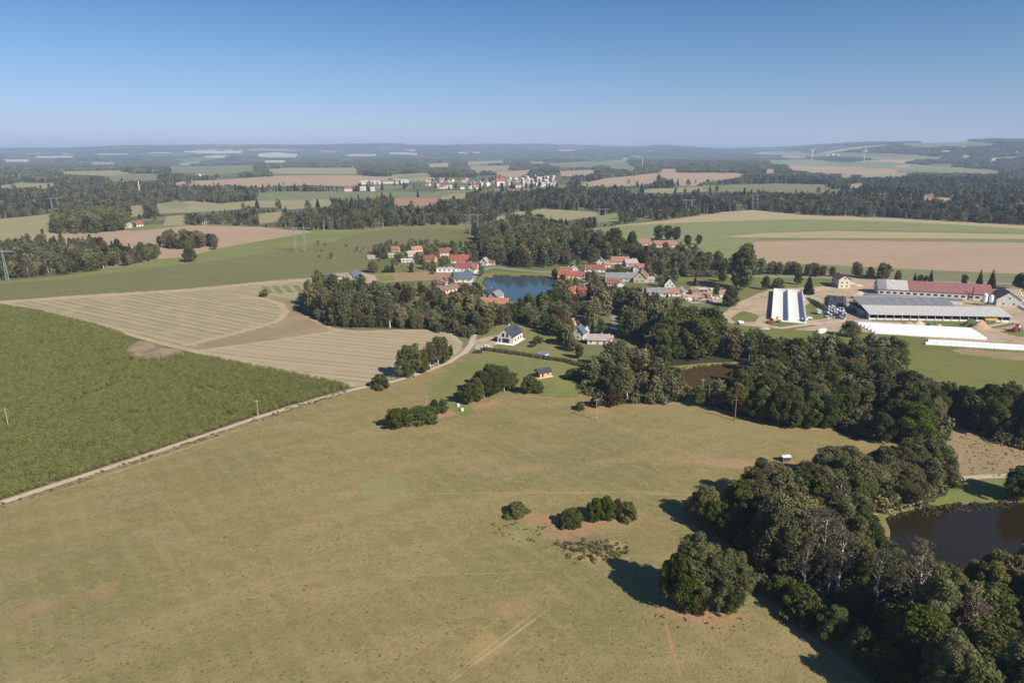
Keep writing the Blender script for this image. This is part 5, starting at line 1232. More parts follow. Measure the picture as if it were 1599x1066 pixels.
# ------------------------------------------------------------------ foliage materials
M['leaf_alder'] = leaf_mat('alder_leaves', (0.045, 0.064, 0.018), (0.155, 0.182, 0.055), (0.185, 0.170, 0.056))
M['leaf_birch'] = leaf_mat('birch_leaves', (0.085, 0.098, 0.036), (0.240, 0.245, 0.108), (0.225, 0.220, 0.105), .38)
M['leaf_willow'] = leaf_mat('willow_leaves', (0.075, 0.082, 0.033), (0.215, 0.208, 0.094), (0.205, 0.172, 0.080))
M['leaf_bright'] = leaf_mat('bright_leaves', (0.040, 0.062, 0.012), (0.130, 0.165, 0.030), (0.14, 0.15, 0.03), .35)
M['leaf_rust'] = leaf_mat('reddish_leaves', (0.050, 0.036, 0.018), (0.125, 0.085, 0.045), (0.13, 0.075, 0.04))
M['needles'] = leaf_mat('spruce_needles', (0.026, 0.040, 0.019), (0.080, 0.095, 0.045), (0.150, 0.115, 0.080), .15)
M['leaf_far'] = leaf_mat('forest_leaves', (0.070, 0.082, 0.036), (0.235, 0.240, 0.108), (0.27, 0.21, 0.125), .2)
M['leaf_dead'] = leaf_mat('dry_grey_twigs', (0.085, 0.080, 0.045), (0.19, 0.17, 0.11), (0.17, 0.125, 0.08), .2)
M['maize'] = leaf_mat('maize_leaves', (0.225, 0.240, 0.082), (0.340, 0.350, 0.120), (0.36, 0.35, 0.125), .4)
M['dry_stalks'] = leaf_mat('dry_stalks', (0.20, 0.155, 0.080), (0.42, 0.33, 0.19), (0.40, 0.26, 0.15), .4)
M['green_stalks'] = leaf_mat('green_stalks', (0.13, 0.15, 0.05), (0.25, 0.26, 0.09), (0.28, 0.24, 0.10), .4)
M['bark'] = plain('grey_bark', (.17, .14, .11), 0.9, .1, .2)
M['bark_white'] = plain('white_bark', (.60, .55, .48), 0.8, .2, .2)

def leaf_quads(cl, n_total, size, rg, up=0.25, shell=.72, squash=1.0, elong=1.5):
    """cl: (k,5) centre xyz, radius, tint.  returns verts, tint per face"""
    cl = np.asarray(cl, float); w = cl[:, 3] ** 2; cnt = np.maximum(3, (w / w.sum() * n_total).astype(int))
    idx = np.repeat(np.arange(len(cl)), cnt); n = len(idx)
    d = rg.normal(size=(n, 3)); d[:, 2] += up; d /= np.linalg.norm(d, axis=1)[:, None]
    r = cl[idx, 3] * (shell + (1.08 - shell) * rg.random(n) ** .6)
    off = d * r[:, None]; off[:, 2] *= squash
    c = cl[idx, :3] + off
    nn = d * .75 + rg.normal(size=(n, 3)) * .62; nn /= np.linalg.norm(nn, axis=1)[:, None]
    t = np.cross(nn, rg.normal(size=(n, 3))); t /= np.linalg.norm(t, axis=1)[:, None]
    b = np.cross(nn, t); s = size * (.65 + .7 * rg.random(n))
    a_ = t * (s * elong / 2)[:, None]; b_ = b * (s / 2)[:, None]
    V = np.stack([c - a_, c + b_, c + a_, c - b_], 1).reshape(-1, 3)
    F = np.arange(4 * n).reshape(n, 4)
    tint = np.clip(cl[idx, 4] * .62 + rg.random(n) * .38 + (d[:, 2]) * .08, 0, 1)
    return V, F, tint

def crown_clumps(rg, H, z0, z1, rad, k, cr, shape='egg', lobes=0.28):
    """clump centres spread through the crown volume, denser near its surface"""
    out = []; ph = rg.random(4) * 6.28
    for i in range(k):
        u = (i + .5) / k; zz = z0 + (z1 - z0) * (u ** .85); t = (zz - z0) / (z1 - z0)
        if shape == 'egg': pr = math.sin(PI * min(1, .14 + .80 * t)) ** .6 if t < .95 else .38
        elif shape == 'tall': pr = (.50 + .55 * math.sin(PI * min(1, t * .9 + .05))) * (1 - t ** 5 * .55)
        elif shape == 'dome': pr = math.sqrt(max(.05, 1 - t * t * .92))
        else: pr = 1 - .8 * t
        a = i * 2.39996 + rg.random() * .8
        lob = 1 + lobes * math.sin(a * 2 + ph[0] + zz * .25) + lobes * .6 * math.sin(a * 3 + ph[1] - zz * .5)
        r = rad * pr * lob * (.45 + .52 * rg.random() ** .5)
        if rg.random() < .22: r *= .4
        out.append((math.cos(a) * r, math.sin(a) * r, zz + rg.normal() * .03 * H, cr * (.65 + .7 * rg.random()), rg.random()))
    return out

def trunk_mb(rg, H, r0, z_top, limbs, rad, lean=0.0, zc=None, spread=.7, base_rad=None):
    b = MB(); pts = []; rs = []
    wob = rg.normal(size=(6, 2)) * .012 * H
    for i in range(6):
        t = i / 5; pts.append((wob[i][0] * t + lean * t * t * H, wob[i][1] * t, z_top * t - (.4 if i == 0 else 0))); rs.append(r0 * (1.25 if i == 0 else 1) * (1 - .82 * t))
    b.tube(pts, rs, 7)
    for k in range(limbs):
        t = .28 + .62 * k / max(1, limbs - 1); i = min(4, int(t * 5)); f = t * 5 - i
        p = Vector(pts[i]).lerp(Vector(pts[i + 1]), f); a = k * 2.4 + rg.random()
        L = rad * (.95 - .5 * t) * (.8 + .4 * rg.random()); e = Vector((math.cos(a), math.sin(a), 0))
        q1 = p + e * L * .45 + Vector((0, 0, L * spread * .5)); q2 = p + e * L * .9 + Vector((0, 0, L * spread * 1.2))
        rr = r0 * (1 - .70 * t) * .62
        b.tube([p, q1, q2], [rr, rr * .6, rr * .2], 5)
        q3 = q1 + (e + Vector((-e.y, e.x, 0)) * (.6 if k % 2 else -.6)) * L * .35 + Vector((0, 0, L * .45)); b.tube([q1, q3], [rr * .5, rr * .12], 4)
    return b

SPEC = {  # kind: (H, clear stem z, crown radius, clumps, clump r, shape, leaf mat, bark mat, limbs, leaf size)
 'alder': (16, .12, 4.5, 105, 1.15, 'egg', 'leaf_alder', 'bark', 9, .34),
 'birch': (17, .30, 3.5, 120, .88, 'tall', 'leaf_birch', 'bark_white', 10, .28),
 'willow': (11, .05, 4.9, 115, 1.05, 'dome', 'leaf_willow', 'bark', 9, .30),
 'maple': (13, .10, 4.5, 95, 1.1, 'egg', 'leaf_bright', 'bark', 8, .34),
 'beech': (14, .10, 4.5, 95, 1.1, 'egg', 'leaf_rust', 'bark', 8, .34),
 'poplar': (26, .12, 4.6, 90, 1.9, 'tall', 'leaf_birch', 'bark_white', 12, .55),
 'bush': (4.2, .0, 2.6, 30, .85, 'dome', 'leaf_alder', 'bark', 4, .34),
 'spruce': (17, .08, 3.2, 0, 0, '', 'needles', 'bark', 0, .5),
 'snag': (16, .42, 2.9, 46, .75, 'tall', 'leaf_dead', 'bark_white', 14, .22),
}
def spruce_crown(rg, H, z0, R_, n, size):
    cl = []; lv = 15
    for i in range(lv):
        t = i / (lv - 1); zz = z0 + (H - z0) * t; r = R_ * (1 - t) ** .9 + .15; m = max(3, int(9 * (1 - t) + 3))
        for k in range(m):
            a = k * 2 * PI / m + i * .7 + rg.random() * .3
            for f in ((.45, .9) if t < .8 else (.6,)):
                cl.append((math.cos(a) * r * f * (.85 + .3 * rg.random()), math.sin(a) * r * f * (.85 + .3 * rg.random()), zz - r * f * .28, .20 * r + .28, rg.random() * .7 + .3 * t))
    return leaf_quads(cl, n, size, rg, up=.3, shell=.35, squash=.45, elong=2.0)

def tree_meshes(kind, seed, n, size_k=1.0, single=False):
    H, st, rad, k, cr, shape, lm, bm, limbs, ls = SPEC[kind]; rg = np.random.default_rng(seed)
    rad *= .9 + .25 * rg.random()
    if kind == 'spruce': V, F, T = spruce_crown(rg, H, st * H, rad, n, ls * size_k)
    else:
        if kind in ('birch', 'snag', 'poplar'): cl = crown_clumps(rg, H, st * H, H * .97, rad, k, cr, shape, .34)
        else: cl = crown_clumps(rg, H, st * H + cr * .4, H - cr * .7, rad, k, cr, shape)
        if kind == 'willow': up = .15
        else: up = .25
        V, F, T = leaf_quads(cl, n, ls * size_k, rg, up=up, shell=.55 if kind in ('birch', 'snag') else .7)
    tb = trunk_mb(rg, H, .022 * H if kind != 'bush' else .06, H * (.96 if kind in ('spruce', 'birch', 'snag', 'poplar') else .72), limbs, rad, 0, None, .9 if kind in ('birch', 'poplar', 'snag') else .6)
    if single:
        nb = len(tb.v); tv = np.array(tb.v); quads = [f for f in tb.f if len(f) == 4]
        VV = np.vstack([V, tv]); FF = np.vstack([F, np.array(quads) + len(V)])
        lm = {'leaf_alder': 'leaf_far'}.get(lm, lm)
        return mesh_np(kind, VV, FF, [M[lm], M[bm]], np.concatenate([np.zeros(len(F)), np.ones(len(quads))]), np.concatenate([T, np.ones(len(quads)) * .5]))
    return mesh_np(kind + '_crown', V, F, [M[lm]], None, T), tb.mesh(kind + '_trunk', [M[bm]], True)

NEAR = {k: [tree_meshes(k, 100 + i * 7 + len(k), {'alder': 17000, 'birch': 15000, 'willow': 17000, 'maple': 15000, 'beech': 13000, 'poplar': 9000, 'bush': 4000, 'spruce': 7000, 'snag': 2000}[k]) for i in range(m)]
        for k, m in dict(alder=4, birch=4, willow=3, maple=2, beech=1, bush=3, spruce=2, snag=2).items()}
MID = {k: [tree_meshes(k, 300 + i * 7 + len(k), {'alder': 5000, 'birch': 4600, 'willow': 5000, 'maple': 4600, 'beech': 4400, 'poplar': 6200, 'bush': 700, 'spruce': 2000, 'snag': 1000}[k], 1.7) for i in range(m)]
       for k, m in dict(alder=3, birch=2, willow=2, maple=2, beech=2, bush=2, spruce=2, snag=1, poplar=1).items()}

# ------------------------------------------------------------------ trees one by one
DESC = {'alder': 'dark green rounded alder', 'birch': 'grey-green birch with pale stem', 'willow': 'olive-grey spreading willow', 'maple': 'bright green leafy maple', 'beech': 'reddish brown-tinged beech',
        'poplar': 'very tall slender poplar', 'bush': 'dark green bush', 'spruce': 'dark pointed spruce', 'snag': 'half-bare pale-stemmed tree'}
NAME = {'alder': 'alder_tree', 'birch': 'birch_tree', 'willow': 'willow_tree', 'maple': 'maple_tree', 'beech': 'beech_tree', 'poplar': 'poplar_tree', 'bush': 'bush', 'spruce': 'spruce_tree', 'snag': 'bare_tree'}
LANDMARKS = [  # name, px, py
 ('the brown pond', 1500, 850), ('the green pond bank', 1440, 792), ('the muddy pond', 1120, 585), ('the new white house', 793, 530), ('the orange cabin', 848, 585), ('the rusty pole', 1147, 656),
 ('the white meadow-edge pole', 1096, 620), ('the hay feeder', 1226, 719), ('the slate-roofed hidden house', 905, 528), ('the pinkish grey roof', 935, 535), ('the yellow house', 893, 437), ('the crimson roof', 733, 424),
 ('the orange-roofed house', 772, 478), ('the blue pond', 815, 452), ('the long grey barn', 970, 440), ('the terracotta roofs', 970, 412), ('the dark gabled house', 1045, 447), ('the long white house', 1030, 462), ('the scrap yard', 1098, 462),
 ('the silo walls', 1226, 480), ('the tall cream house', 1312, 446), ('the cowshed', 1450, 462), ('the silage bags', 1440, 520), ('the red-roofed barns', 1025, 384), ('the two bungalows', 530, 438), ('the gravel track', 690, 570), ('the striped stubble', 520, 518),
 ('the diagonal barn', 700, 458), ('the village lane', 957, 490), ('the tall white gable', 945, 377), ('the upper left gardens', 620, 400), ('the farm road', 1200, 432), ('the scrub meadow', 1550, 715), ('the grey barn roof', 725, 440), ('the bare patch', 1550, 552)]
ORD = ['first', 'second', 'third', 'fourth', 'fifth', 'sixth', 'seventh', 'eighth', 'ninth', 'tenth', 'eleventh', 'twelfth']
TREES = []; USED = {}
TREE_W = []
def hidden(kind, x, y, z, s, slack=.30):
    """would this crown cover a building?"""
    H, st, rad = SPEC[kind][:3]
    pu, pv, f = proj([x - rad * s, x + rad * s, x, x], [y] * 4, [z, z, z, z + H * s])
    tx0, tx1, ty0, ty1 = pu[0], pu[1], pv[3], pv[2]
    for (a, b, c, d, yy) in BOXES:
        if y > yy + 6: continue
        ox = min(tx1, c) - max(tx0, a); oy = min(ty1, d) - max(ty0, b)
        if ox > 0 and oy > 0 and ox * oy > slack * min((c - a) * (d - b), (tx1 - tx0) * (ty1 - ty0)): return True
    return False
def in_house(x, y, z):
    u, v, f = proj(x, y, z)
    for (a, b, c, d, yy) in BOXES:
        if a - 1 < u < c + 1 and abs(y - yy) < 7: return True
    return False
CLEAR = [[(1345, 506), (1540, 514), (1545, 530), (1350, 521)], [(1246, 868), (1260, 868), (1260, 928), (1246, 928)], [(1272, 862), (1284, 862), (1284, 898), (1272, 898)], [(1288, 878), (1318, 878), (1318, 938), (1288, 938)], [(1408, 882), (1432, 882), (1430, 962), (1412, 962)],
         [(1062, 600), (1064, 576), (1110, 569), (1150, 567), (1168, 570), (1155, 580), (1120, 596), (1090, 603)], [(1390, 812), (1440, 796), (1599, 787), (1750, 790), (1750, 865), (1599, 866), (1560, 880), (1530, 858), (1480, 845), (1440, 822), (1405, 830)],
         [(1360, 806), (1440, 788), (1500, 760), (1560, 750), (1560, 782), (1440, 792), (1395, 802)], [(758, 436), (864, 434), (868, 450), (858, 466), (800, 466), (768, 454)], [(742, 552), (900, 566), (918, 590), (895, 606), (850, 606), (812, 596), (740, 590), (720, 600)],
         [(820, 515), (845, 512), (900, 548), (900, 562), (830, 552), (745, 545), (760, 535)], [(1440, 548), (1599, 560), (1700, 562), (1700, 600), (1599, 598), (1510, 600), (1440, 590), (1410, 560)], [(1150, 500), (1330, 512), (1340, 524), (1200, 518), (1130, 508)],
         [(1040, 432), (1180, 436), (1180, 440), (1080, 442)], [(1500, 690), (1599, 722), (1599, 735), (1520, 735)], [(940, 478), (965, 478), (970, 515), (950, 515)], [(985, 520), (1000, 500), (1005, 525), (990, 540)], [(610, 470), (640, 466), (650, 474), (620, 478)],
         [(560, 432), (700, 427), (700, 434), (600, 440)], [(700, 600), (740, 560), (735, 600)]]
def blocks(kind, x, y, z, s):
    H, st, rad = SPEC[kind][:3]; r = rad * s * .75
    u, v, f = proj([x, x - r, x + r, x - r, x + r, x], [y] * 6, [z + H * s * q for q in (.97, .6, .6, .85, .85, .45)])
    return any(bool(pip(u, v, c).any()) for c in CLEAR)
def put_tree(kind, px, py, h, group, label=None, wx=None, sx=1.0, check=False, slack=.3, zrot=None):
    if wx is None: x, y, z = G(px, py)
    else: x, y = wx; z = float(hgt(x, y)); px, py = [float(q) for q in proj(x, y, z)[:2]]
    s = h / SPEC[kind][0]
    if check:
        if in_house(x, y, z): return None
        for q in (1.0, .78, .78, .78, 0):
            h *= q; s *= q
            if q == 0: return None
            if not hidden(kind, x, y, z, s, slack): break
    if wx is not None and blocks(kind, x, y, z, s):
        h *= .62; s *= .62
        if blocks(kind, x, y, z, s):
            h *= .6; s *= .6
            if blocks(kind, x, y, z, s): return None
    TREES.append(dict(kind=kind, x=x, y=y, z=z, px=px, py=py, s=s, h=h, sx=sx, group=group, label=label, d=math.hypot(x, y), rot=random.uniform(0, 6.28) if zrot is None else zrot))
    return TREES[-1]
def fill(poly, spacing, kinds, hr, group, check=False, slack=.3, seed=1, jitter=.42, dens=1.0):
    W = [gp(*q) for q in poly]; R = random.Random(seed)
    x0, x1 = min(p[0] for p in W), max(p[0] for p in W); y0, y1 = min(p[1] for p in W), max(p[1] for p in W)
    j = 0; y = y0
    tot = sum(k[1] for k in kinds)
    while y < y1:
        x = x0 + (spacing / 2 if j % 2 else 0)
        while x < x1:
            xx = x + R.uniform(-jitter, jitter) * spacing; yy = y + R.uniform(-jitter, jitter) * spacing
            if R.random() < dens and bool(pip([xx], [yy], W)[0]):
                r = R.uniform(0, tot)
                for k, w in kinds:
                    r -= w
                    if r <= 0: break
                put_tree(k, 0, 0, R.uniform(*hr) * (.55 if k == 'bush' and hr[0] > 7 else 1) * (1.12 if k in ('birch', 'snag') else 1), group, None, (xx, yy), R.uniform(.85, 1.2), check, slack)
            x += spacing
        y += spacing * .87; j += 1

# lone trees and bushes
g = 'trees and bushes standing alone'
put_tree('maple', 1063, 948, 13.5, g, 'bright yellowish-green tree at the left of the meadow clump', sx=.95)
put_tree('birch', 1090, 947, 15, g, 'grey-green birch in the middle of the meadow clump', sx=1.2)
put_tree('birch', 1080, 932, 16, g, 'tallest birch at the back of the meadow clump', sx=1.15)
put_tree('birch', 1104, 938, 14.5, g, 'slim pale birch between the others of the meadow clump')
put_tree('birch', 1122, 953, 14.5, g, 'full rounded birch at the right of the meadow clump', sx=1.3)
put_tree('birch', 1142, 947, 14, g, 'rightmost birch of the meadow clump', sx=1.2)
put_tree('beech', 1092, 958, 5, g, 'small orange-brown shrub under the meadow clump')
put_tree('alder', 1140, 958, 8, g, 'low green shrub at the right foot of the meadow clump')
put_tree('bush', 805, 802, 3.2, g, 'dark bush standing alone left of the worn meadow patch', sx=1.5)
put_tree('bush', 893, 818, 4.4, g, 'small dark green bush at the left of the worn patch', sx=1.0)
put_tree('bush', 881, 822, 3.0, g, 'low dark bush at the very left of the worn patch', sx=.9)
put_tree('maple', 929, 812, 6.8, g, 'yellowish-green bushy tree on the worn patch, larger left one', sx=1.0)
put_tree('maple', 947, 812, 7.2, g, 'yellowish-green bushy tree on the worn patch, middle one', sx=.95)
put_tree('beech', 963, 808, 5.6, g, 'reddish bushy shrub on the worn patch', sx=.9)
put_tree('bush', 978, 808, 4.4, g, 'dark bush at the right end of the worn patch', sx=1.0)
put_tree('maple', 618, 668, 7.6, g, 'big bright green bushy tree alone in the meadow', sx=1.25)
put_tree('maple', 634, 664, 7.0, g, 'bright green bushy tree right beside the big meadow bush')
put_tree('bush', 652, 658, 5.6, g, 'low dark green shrub between the meadow tree and grey pole', sx=1.5)
put_tree('bush', 664, 655, 5.2, g, 'low dark shrub at the foot of the grey pole', sx=1.4)
put_tree('alder', 679, 648, 6.4, g, 'dark round bush right of the grey pole', sx=1.1)
put_tree('alder', 692, 645, 6.0, g, 'dark bush at the right end of the meadow bush row', sx=1.1)
put_tree('alder', 636, 589, 15, g, 'dense dark tree at the left end of the track row', sx=1.05)
put_tree('birch', 648, 589, 15, g, 'birch with pale stem beside the gravel track', sx=1.2)
put_tree('alder', 661, 582, 11, g, 'dark round tree behind the track row')
put_tree('birch', 672, 576, 13, g, 'slender grey-green tree midway along the track row')
put_tree('birch', 684, 570, 14, g, 'taller grey-green tree at the right of the track row', sx=1.1)
put_tree('alder', 692, 567, 13, g, 'dark tree at the right end of the track row', sx=.9)
put_tree('birch', 704, 561, 7, g, 'thin small tree near the track bend')
put_tree('bush', 593, 605, 5.5, g, 'lone dark bush in the stubble corner beside the track', sx=1.1)
put_tree('bush', 413, 463, 5.0, g, 'single small dark tree in the striped stubble', sx=1.0)
for (px, py, k, h, lb) in ((733, 630, 'alder', 11, 'dark tree at the left end of the meadow-edge thicket'), (744, 626, 'alder', 12, 'dark tree near the left of the meadow-edge thicket'), (756, 622, 'birch', 14, 'taller tree in the meadow-edge thicket'), (766, 618, 'alder', 15, 'dark tall tree in the middle of the meadow-edge thicket'),
                           (775, 614, 'alder', 15, 'tallest tree of the meadow-edge thicket'), (787, 612, 'birch', 14, 'brownish-green tree at the right of the meadow-edge thicket'), (798, 609, 'alder', 10, 'lower tree at the right end of the meadow-edge thicket'), (749, 614, 'alder', 12, 'dark tree at the back of the meadow-edge thicket'), (765, 606, 'alder', 13, 'tree at the back of the meadow-edge thicket, right one')):
    put_tree(k, px, py, h * .82, g, lb, sx=1.15)
put_tree('alder', 826, 614, 8.0, g, 'dark round bushy tree left of the orange cabin lawn', sx=1.15)
put_tree('bush', 837, 611, 5.0, g, 'small dark bush beside the round tree below the cabin')
put_tree('bush', 893, 592, 4.5, g, 'small tree casting a shadow on the bright lawn')
put_tree('bush', 840, 536, 4.2, g, 'small shrub beside the dark trampoline')
put_tree('bush', 906, 639, 3.2, g, 'little round bush on the meadow left of the pole')
put_tree('bush', 930, 634, 4.0, g, 'dark bush beside the pale crossarm pole')
put_tree('beech', 958, 634, 7.5, g, 'reddish-brown round tree at the meadow edge', sx=1.2)
put_tree('alder', 1588, 782, 11, g, 'dark broad bush on the pond bank at the right edge', sx=1.1)
for i_, (px, py, h_, k_) in enumerate(((1545, 958, 13, 'birch'), (1566, 962, 15, 'willow'), (1588, 955, 16, 'birch'), (1612, 958, 17, 'alder'), (1515, 950, 12, 'alder'))):
    put_tree(k_, px, py, h_, g, '%s overhanging the lower shore of the brown pond, %s' % (DESC[k_].replace(' with pale stem', ''), ('second', 'third', 'fourth', 'fifth', 'leftmost')[i_]))
put_tree('alder', 1610, 778, 12, g, 'dark tree just beyond the right edge on the pond bank')
put_tree('alder', 297, 409, 14, g, 'single round dark tree on the bright green strip', sx=1.25)
put_tree('poplar', 1160, 453, 33, g, 'very tall greyish poplar rising over the farm fields', sx=1.15)
put_tree('poplar', 1150, 449, 25, g, 'tall poplar close beside the very tall one')
put_tree('snag', 1163, 449, 30, g, 'half-bare tree entwined with the very tall poplar')
put_tree('spruce', 1262, 459, 14, g, 'dark conical spruce behind the silo walls', sx=1.35)
put_tree('alder', 1246, 444, 9, g, 'round dark tree left of the tall cream house')
put_tree('alder', 1195, 452, 10, g, 'dark tree at the left of the silo walls')
put_tree('bush', 1215, 450, 8, g, 'thin brownish shrub above the silo walls')
put_tree('alder', 1128, 440, 9, g, 'round bush in the green meadow left of the tall poplar', sx=1.2)
put_tree('alder', 1401, 440, 9, g, 'small tree behind the pale cowshed roof')
for i, (px, py, h, k) in enumerate(((1427, 444, 9, 'spruce'), (1436, 445, 8, 'alder'), (1452, 443, 11, 'spruce'), (1505, 445, 8, 'alder'), (1528, 448, 13, 'spruce'), (1547, 450, 14, 'spruce'), (1590, 452, 12, 'alder'), (1599, 454, 12, 'alder'), (1445, 445, 7, 'alder'))):
    put_tree(k, px, py, h, g, '%s behind the red cowshed roof, %s in that row' % (DESC[k], ['first', 'second', 'fourth', 'fifth', 'sixth', 'seventh', 'eighth', 'ninth', 'third'][i]))
put_tree('willow', 1300 + 26, 525, 9, g, 'grey-green bush at the left end of the silage bags')
put_tree('alder', 1091, 382, 11, g, 'round dark tree alone on the green slope')
put_tree('willow', 583, 425, 10, g, 'grey bushy tree left of the garden slope', sx=1.2)
put_tree('spruce', 613, 425, 9, g, 'small spruce on the garden slope'); put_tree('spruce', 642, 425, 9, g, 'small spruce right of the garden slope'); put_tree('bush', 606, 425, 6, g, 'bush beside the small spruce on the garden slope')
put_tree('spruce', 1085, 446, 8, g, 'small spruce behind the red lean-to roof'); put_tree('alder', 1118, 462, 8, g, 'tree right of the scrap yard'); put_tree('willow', 1140, 478, 13, g, 'brownish tall bush at the right of the scrap yard', sx=.9)
# willows, wood right of the meadow
g = 'trees of the wood beside the brown pond'
fill([(1335, 812), (1345, 742), (1430, 742), (1500, 754), (1490, 768), (1420, 788)], 6.3, [('willow', 5), ('birch', 1), ('snag', .6)], (9.5, 13.5), g, seed=3)
fill([(1108, 810), (1180, 782), (1250, 756), (1345, 742), (1335, 812), (1330, 850), (1240, 850), (1160, 860)], 6.4, [('willow', 4), ('alder', 2.5), ('maple', .8), ('snag', .9), ('birch', 1)], (9, 13.5), g, seed=4)
fill([(1165, 868), (1240, 850), (1330, 850), (1400, 900), (1470, 950), (1560, 968), (1720, 990), (1900, 1200), (1700, 1400), (1520, 1250), (1428, 1078), (1340, 1005), (1240, 938), (1195, 895)], 6.2, [('birch', 5), ('alder', 2.5), ('willow', 1.5), ('snag', 1.2), ('maple', .7)], (11.5, 17), g, seed=5)
for (px, py, h, k, lb, sx) in ((1100, 812, 10, 'willow', 'greyish willow at the left tip of the pond wood', 1.0), (1118, 830, 9, 'maple', 'yellow-green bushy tree at the left tip of the pond wood', 1.0), (1135, 842, 8, 'maple', 'olive-yellow shrub beside the left tip of the pond wood', 1.1),
                           (1172, 882, 10, 'alder', 'dark tree at the meadow edge behind the clump', 1.0), (1212, 935, 6, 'maple', 'light green shrub at the wood edge, left one', 1.1), (1243, 955, 7, 'maple', 'light green shrub at the wood edge, right one', 1.1),
                           (1258, 962, 6, 'bush', 'dark shrub at the foot of the wood edge', 1.2), (1300, 1000, 8, 'alder', 'dark shrub leaning over the meadow below the wood', 1.2), (1345, 1035, 8, 'alder', 'dark leafy shrub near the lower wood edge', 1.2), (1385, 1068, 9, 'maple', 'green shrub at the bottom of the wood edge', 1.1),
                           (1253, 932, 15, 'snag', 'pale dead stem standing in front of the wood', .9), (1303, 940, 19, 'snag', 'forked white-stemmed tree in the front of the wood', 1.2), (1290, 942, 15, 'snag', 'reddish bare stem beside the forked tree', .8), (1420, 985, 20, 'snag', 'tall white-stemmed bare-topped tree right of the forked one', 1.1),
                           (1278, 905, 20, 'snag', 'tall thin bare-topped tree behind the forked one', 1.0)):
    put_tree(k, px, py, h, g, lb, sx=sx)
g = 'trees of the middle alder wood'
fill([(1098, 628), (1120, 608), (1180, 590), (1190, 574), (1260, 562), (1400, 568), (1450, 602), (1475, 628), (1486, 660), (1470, 684), (1435, 688), (1410, 650), (1330, 640), (1310, 664), (1230, 660), (1170, 648), (1115, 632)], 7.0, [('alder', 6), ('willow', 1.6), ('birch', .8), ('maple', .3)], (9.5, 14.5), g, seed=6)
for (px, py, h, sx) in ((1118, 634, 11, 1), (1150, 645, 12, 1.1), (1186, 656, 12, 1.1), (1215, 664, 13, 1), (1240, 668, 13.5, 1.1), (1262, 668, 14, 1), (1284, 668, 13, 1.05), (1300, 664, 12, .9)):
    put_tree('alder', px, py, h, g, None, sx=sx)
put_tree('maple', 1425, 690, 15, g, 'yellowish-topped tree at the right end of the middle alder wood', sx=1.15); put_tree('alder', 1400, 682, 14, g, None, sx=1.2); put_tree('alder', 1375, 690, 11, g, None, sx=1.2)
fill([(1290, 560), (1330, 545), (1400, 556), (1475, 618), (1450, 602), (1400, 568), (1330, 562)], 7.0, [('alder', 3), ('willow', 1.5)], (8, 11), g, seed=16)
g = 'trees of the right-hand wood behind the scrub meadow'
fill([(1490, 655), (1500, 622), (1600, 618), (1720, 620), (1760, 700), (1640, 706), (1540, 680)], 8.0, [('alder', 5), ('birch', 1.2), ('maple', .5)], (12, 17), g, seed=7)
g = 'tall trees around the muddy pond'
fill([(1000, 560), (1035, 530), (1110, 532), (1118, 560), (1060, 566), (1020, 574)], 7.6, [('alder', 6)], (15, 21), g, True, seed=8)
fill([(1112, 564), (1118, 536), (1200, 546), (1268, 554), (1200, 563), (1170, 565)], 7.0, [('alder', 5), ('birch', .7), ('willow', .6)], (11, 15), g, True, seed=9)
fill([(918, 610), (925, 580), (985, 562), (1020, 585), (1056, 602), (1076, 622), (1040, 628), (960, 626)], 7.2, [('alder', 4), ('willow', 2.2), ('beech', .8), ('birch', .5)], (9, 13), g, True, seed=10)
put_tree('alder', 1090, 632, 8, g, 'low dark bush between the muddy pond and the meadow', sx=1.2)
g = 'trees of the copse beside the stubble'
fill([(479, 482), (498, 463), (560, 463), (600, 482), (610, 512), (560, 511), (520, 508), (490, 494)], 6.6, [('willow', 3), ('snag', 3), ('alder', 2), ('beech', 1)], (11, 16), g, seed=11)
fill([(600, 482), (640, 486), (700, 490), (745, 515), (735, 532), (700, 514), (610, 512)], 8.0, [('willow', 2), ('alder', 3), ('maple', .8), ('bush', 2)], (8, 12), g, True, seed=12)
g = 'garden trees of the village'
for i_, (px, py, h, k) in enumerate(((748, 520, 9, 'willow'), (760, 513, 10, 'alder'), (774, 508, 10, 'beech'), (788, 504, 10.5, 'willow'), (803, 502, 10, 'maple'), (818, 503, 9.5, 'alder'), (834, 508, 9.5, 'willow'), (850, 515, 9, 'alder'), (864, 524, 8.5, 'maple'), (878, 535, 8, 'alder'), (892, 547, 7.5, 'willow'), (904, 559, 7, 'alder'))):
    put_tree(k, px, py, h, g, '%s in the tree row behind the new white house, %s from left' % (DESC[k], ORD[i_]), sx=1.15)
for (px, py, h, k, lb) in ((872, 478, 13, 'willow', 'grey willow at the right lower pond corner'), (861, 483, 13, 'alder', 'dark alder at the right lower pond corner'), (848, 486, 12, 'willow', 'olive willow on the lower pond bank'), (880, 466, 11, 'willow', 'willow on the right pond bank'), (878, 447, 9, 'alder', 'round tree between pond and yellow house'), (866, 434, 8, 'alder', 'dark bushy tree at the upper right pond corner'), (826, 487, 12, 'alder', 'dark tree below the middle of the pond'), (744, 470, 13, 'alder', 'dark tree at the lower left pond shore'), (734, 474, 13, 'willow', 'olive tree left of the lower pond shore')):
    put_tree(k, px, py, h, g, lb, sx=1.1)
fill([(700, 506), (712, 482), (745, 478), (870, 486), (900, 500), (905, 560), (880, 540), (835, 505), (790, 500), (750, 522)], 7.6, [('alder', 4), ('willow', 2.4), ('maple', 1.2), ('beech', 1.2), ('birch', 1)], (9, 14), g, True, .30, seed=13)
fill([(862, 470), (880, 462), (952, 462), (1000, 480), (1060, 490), (1050, 525), (1000, 545), (905, 545), (900, 500)], 9.5, [('alder', 5), ('willow', 1.6), ('maple', .7), ('beech', .8), ('spruce', .8)], (10, 16), g, True, .22, seed=14)
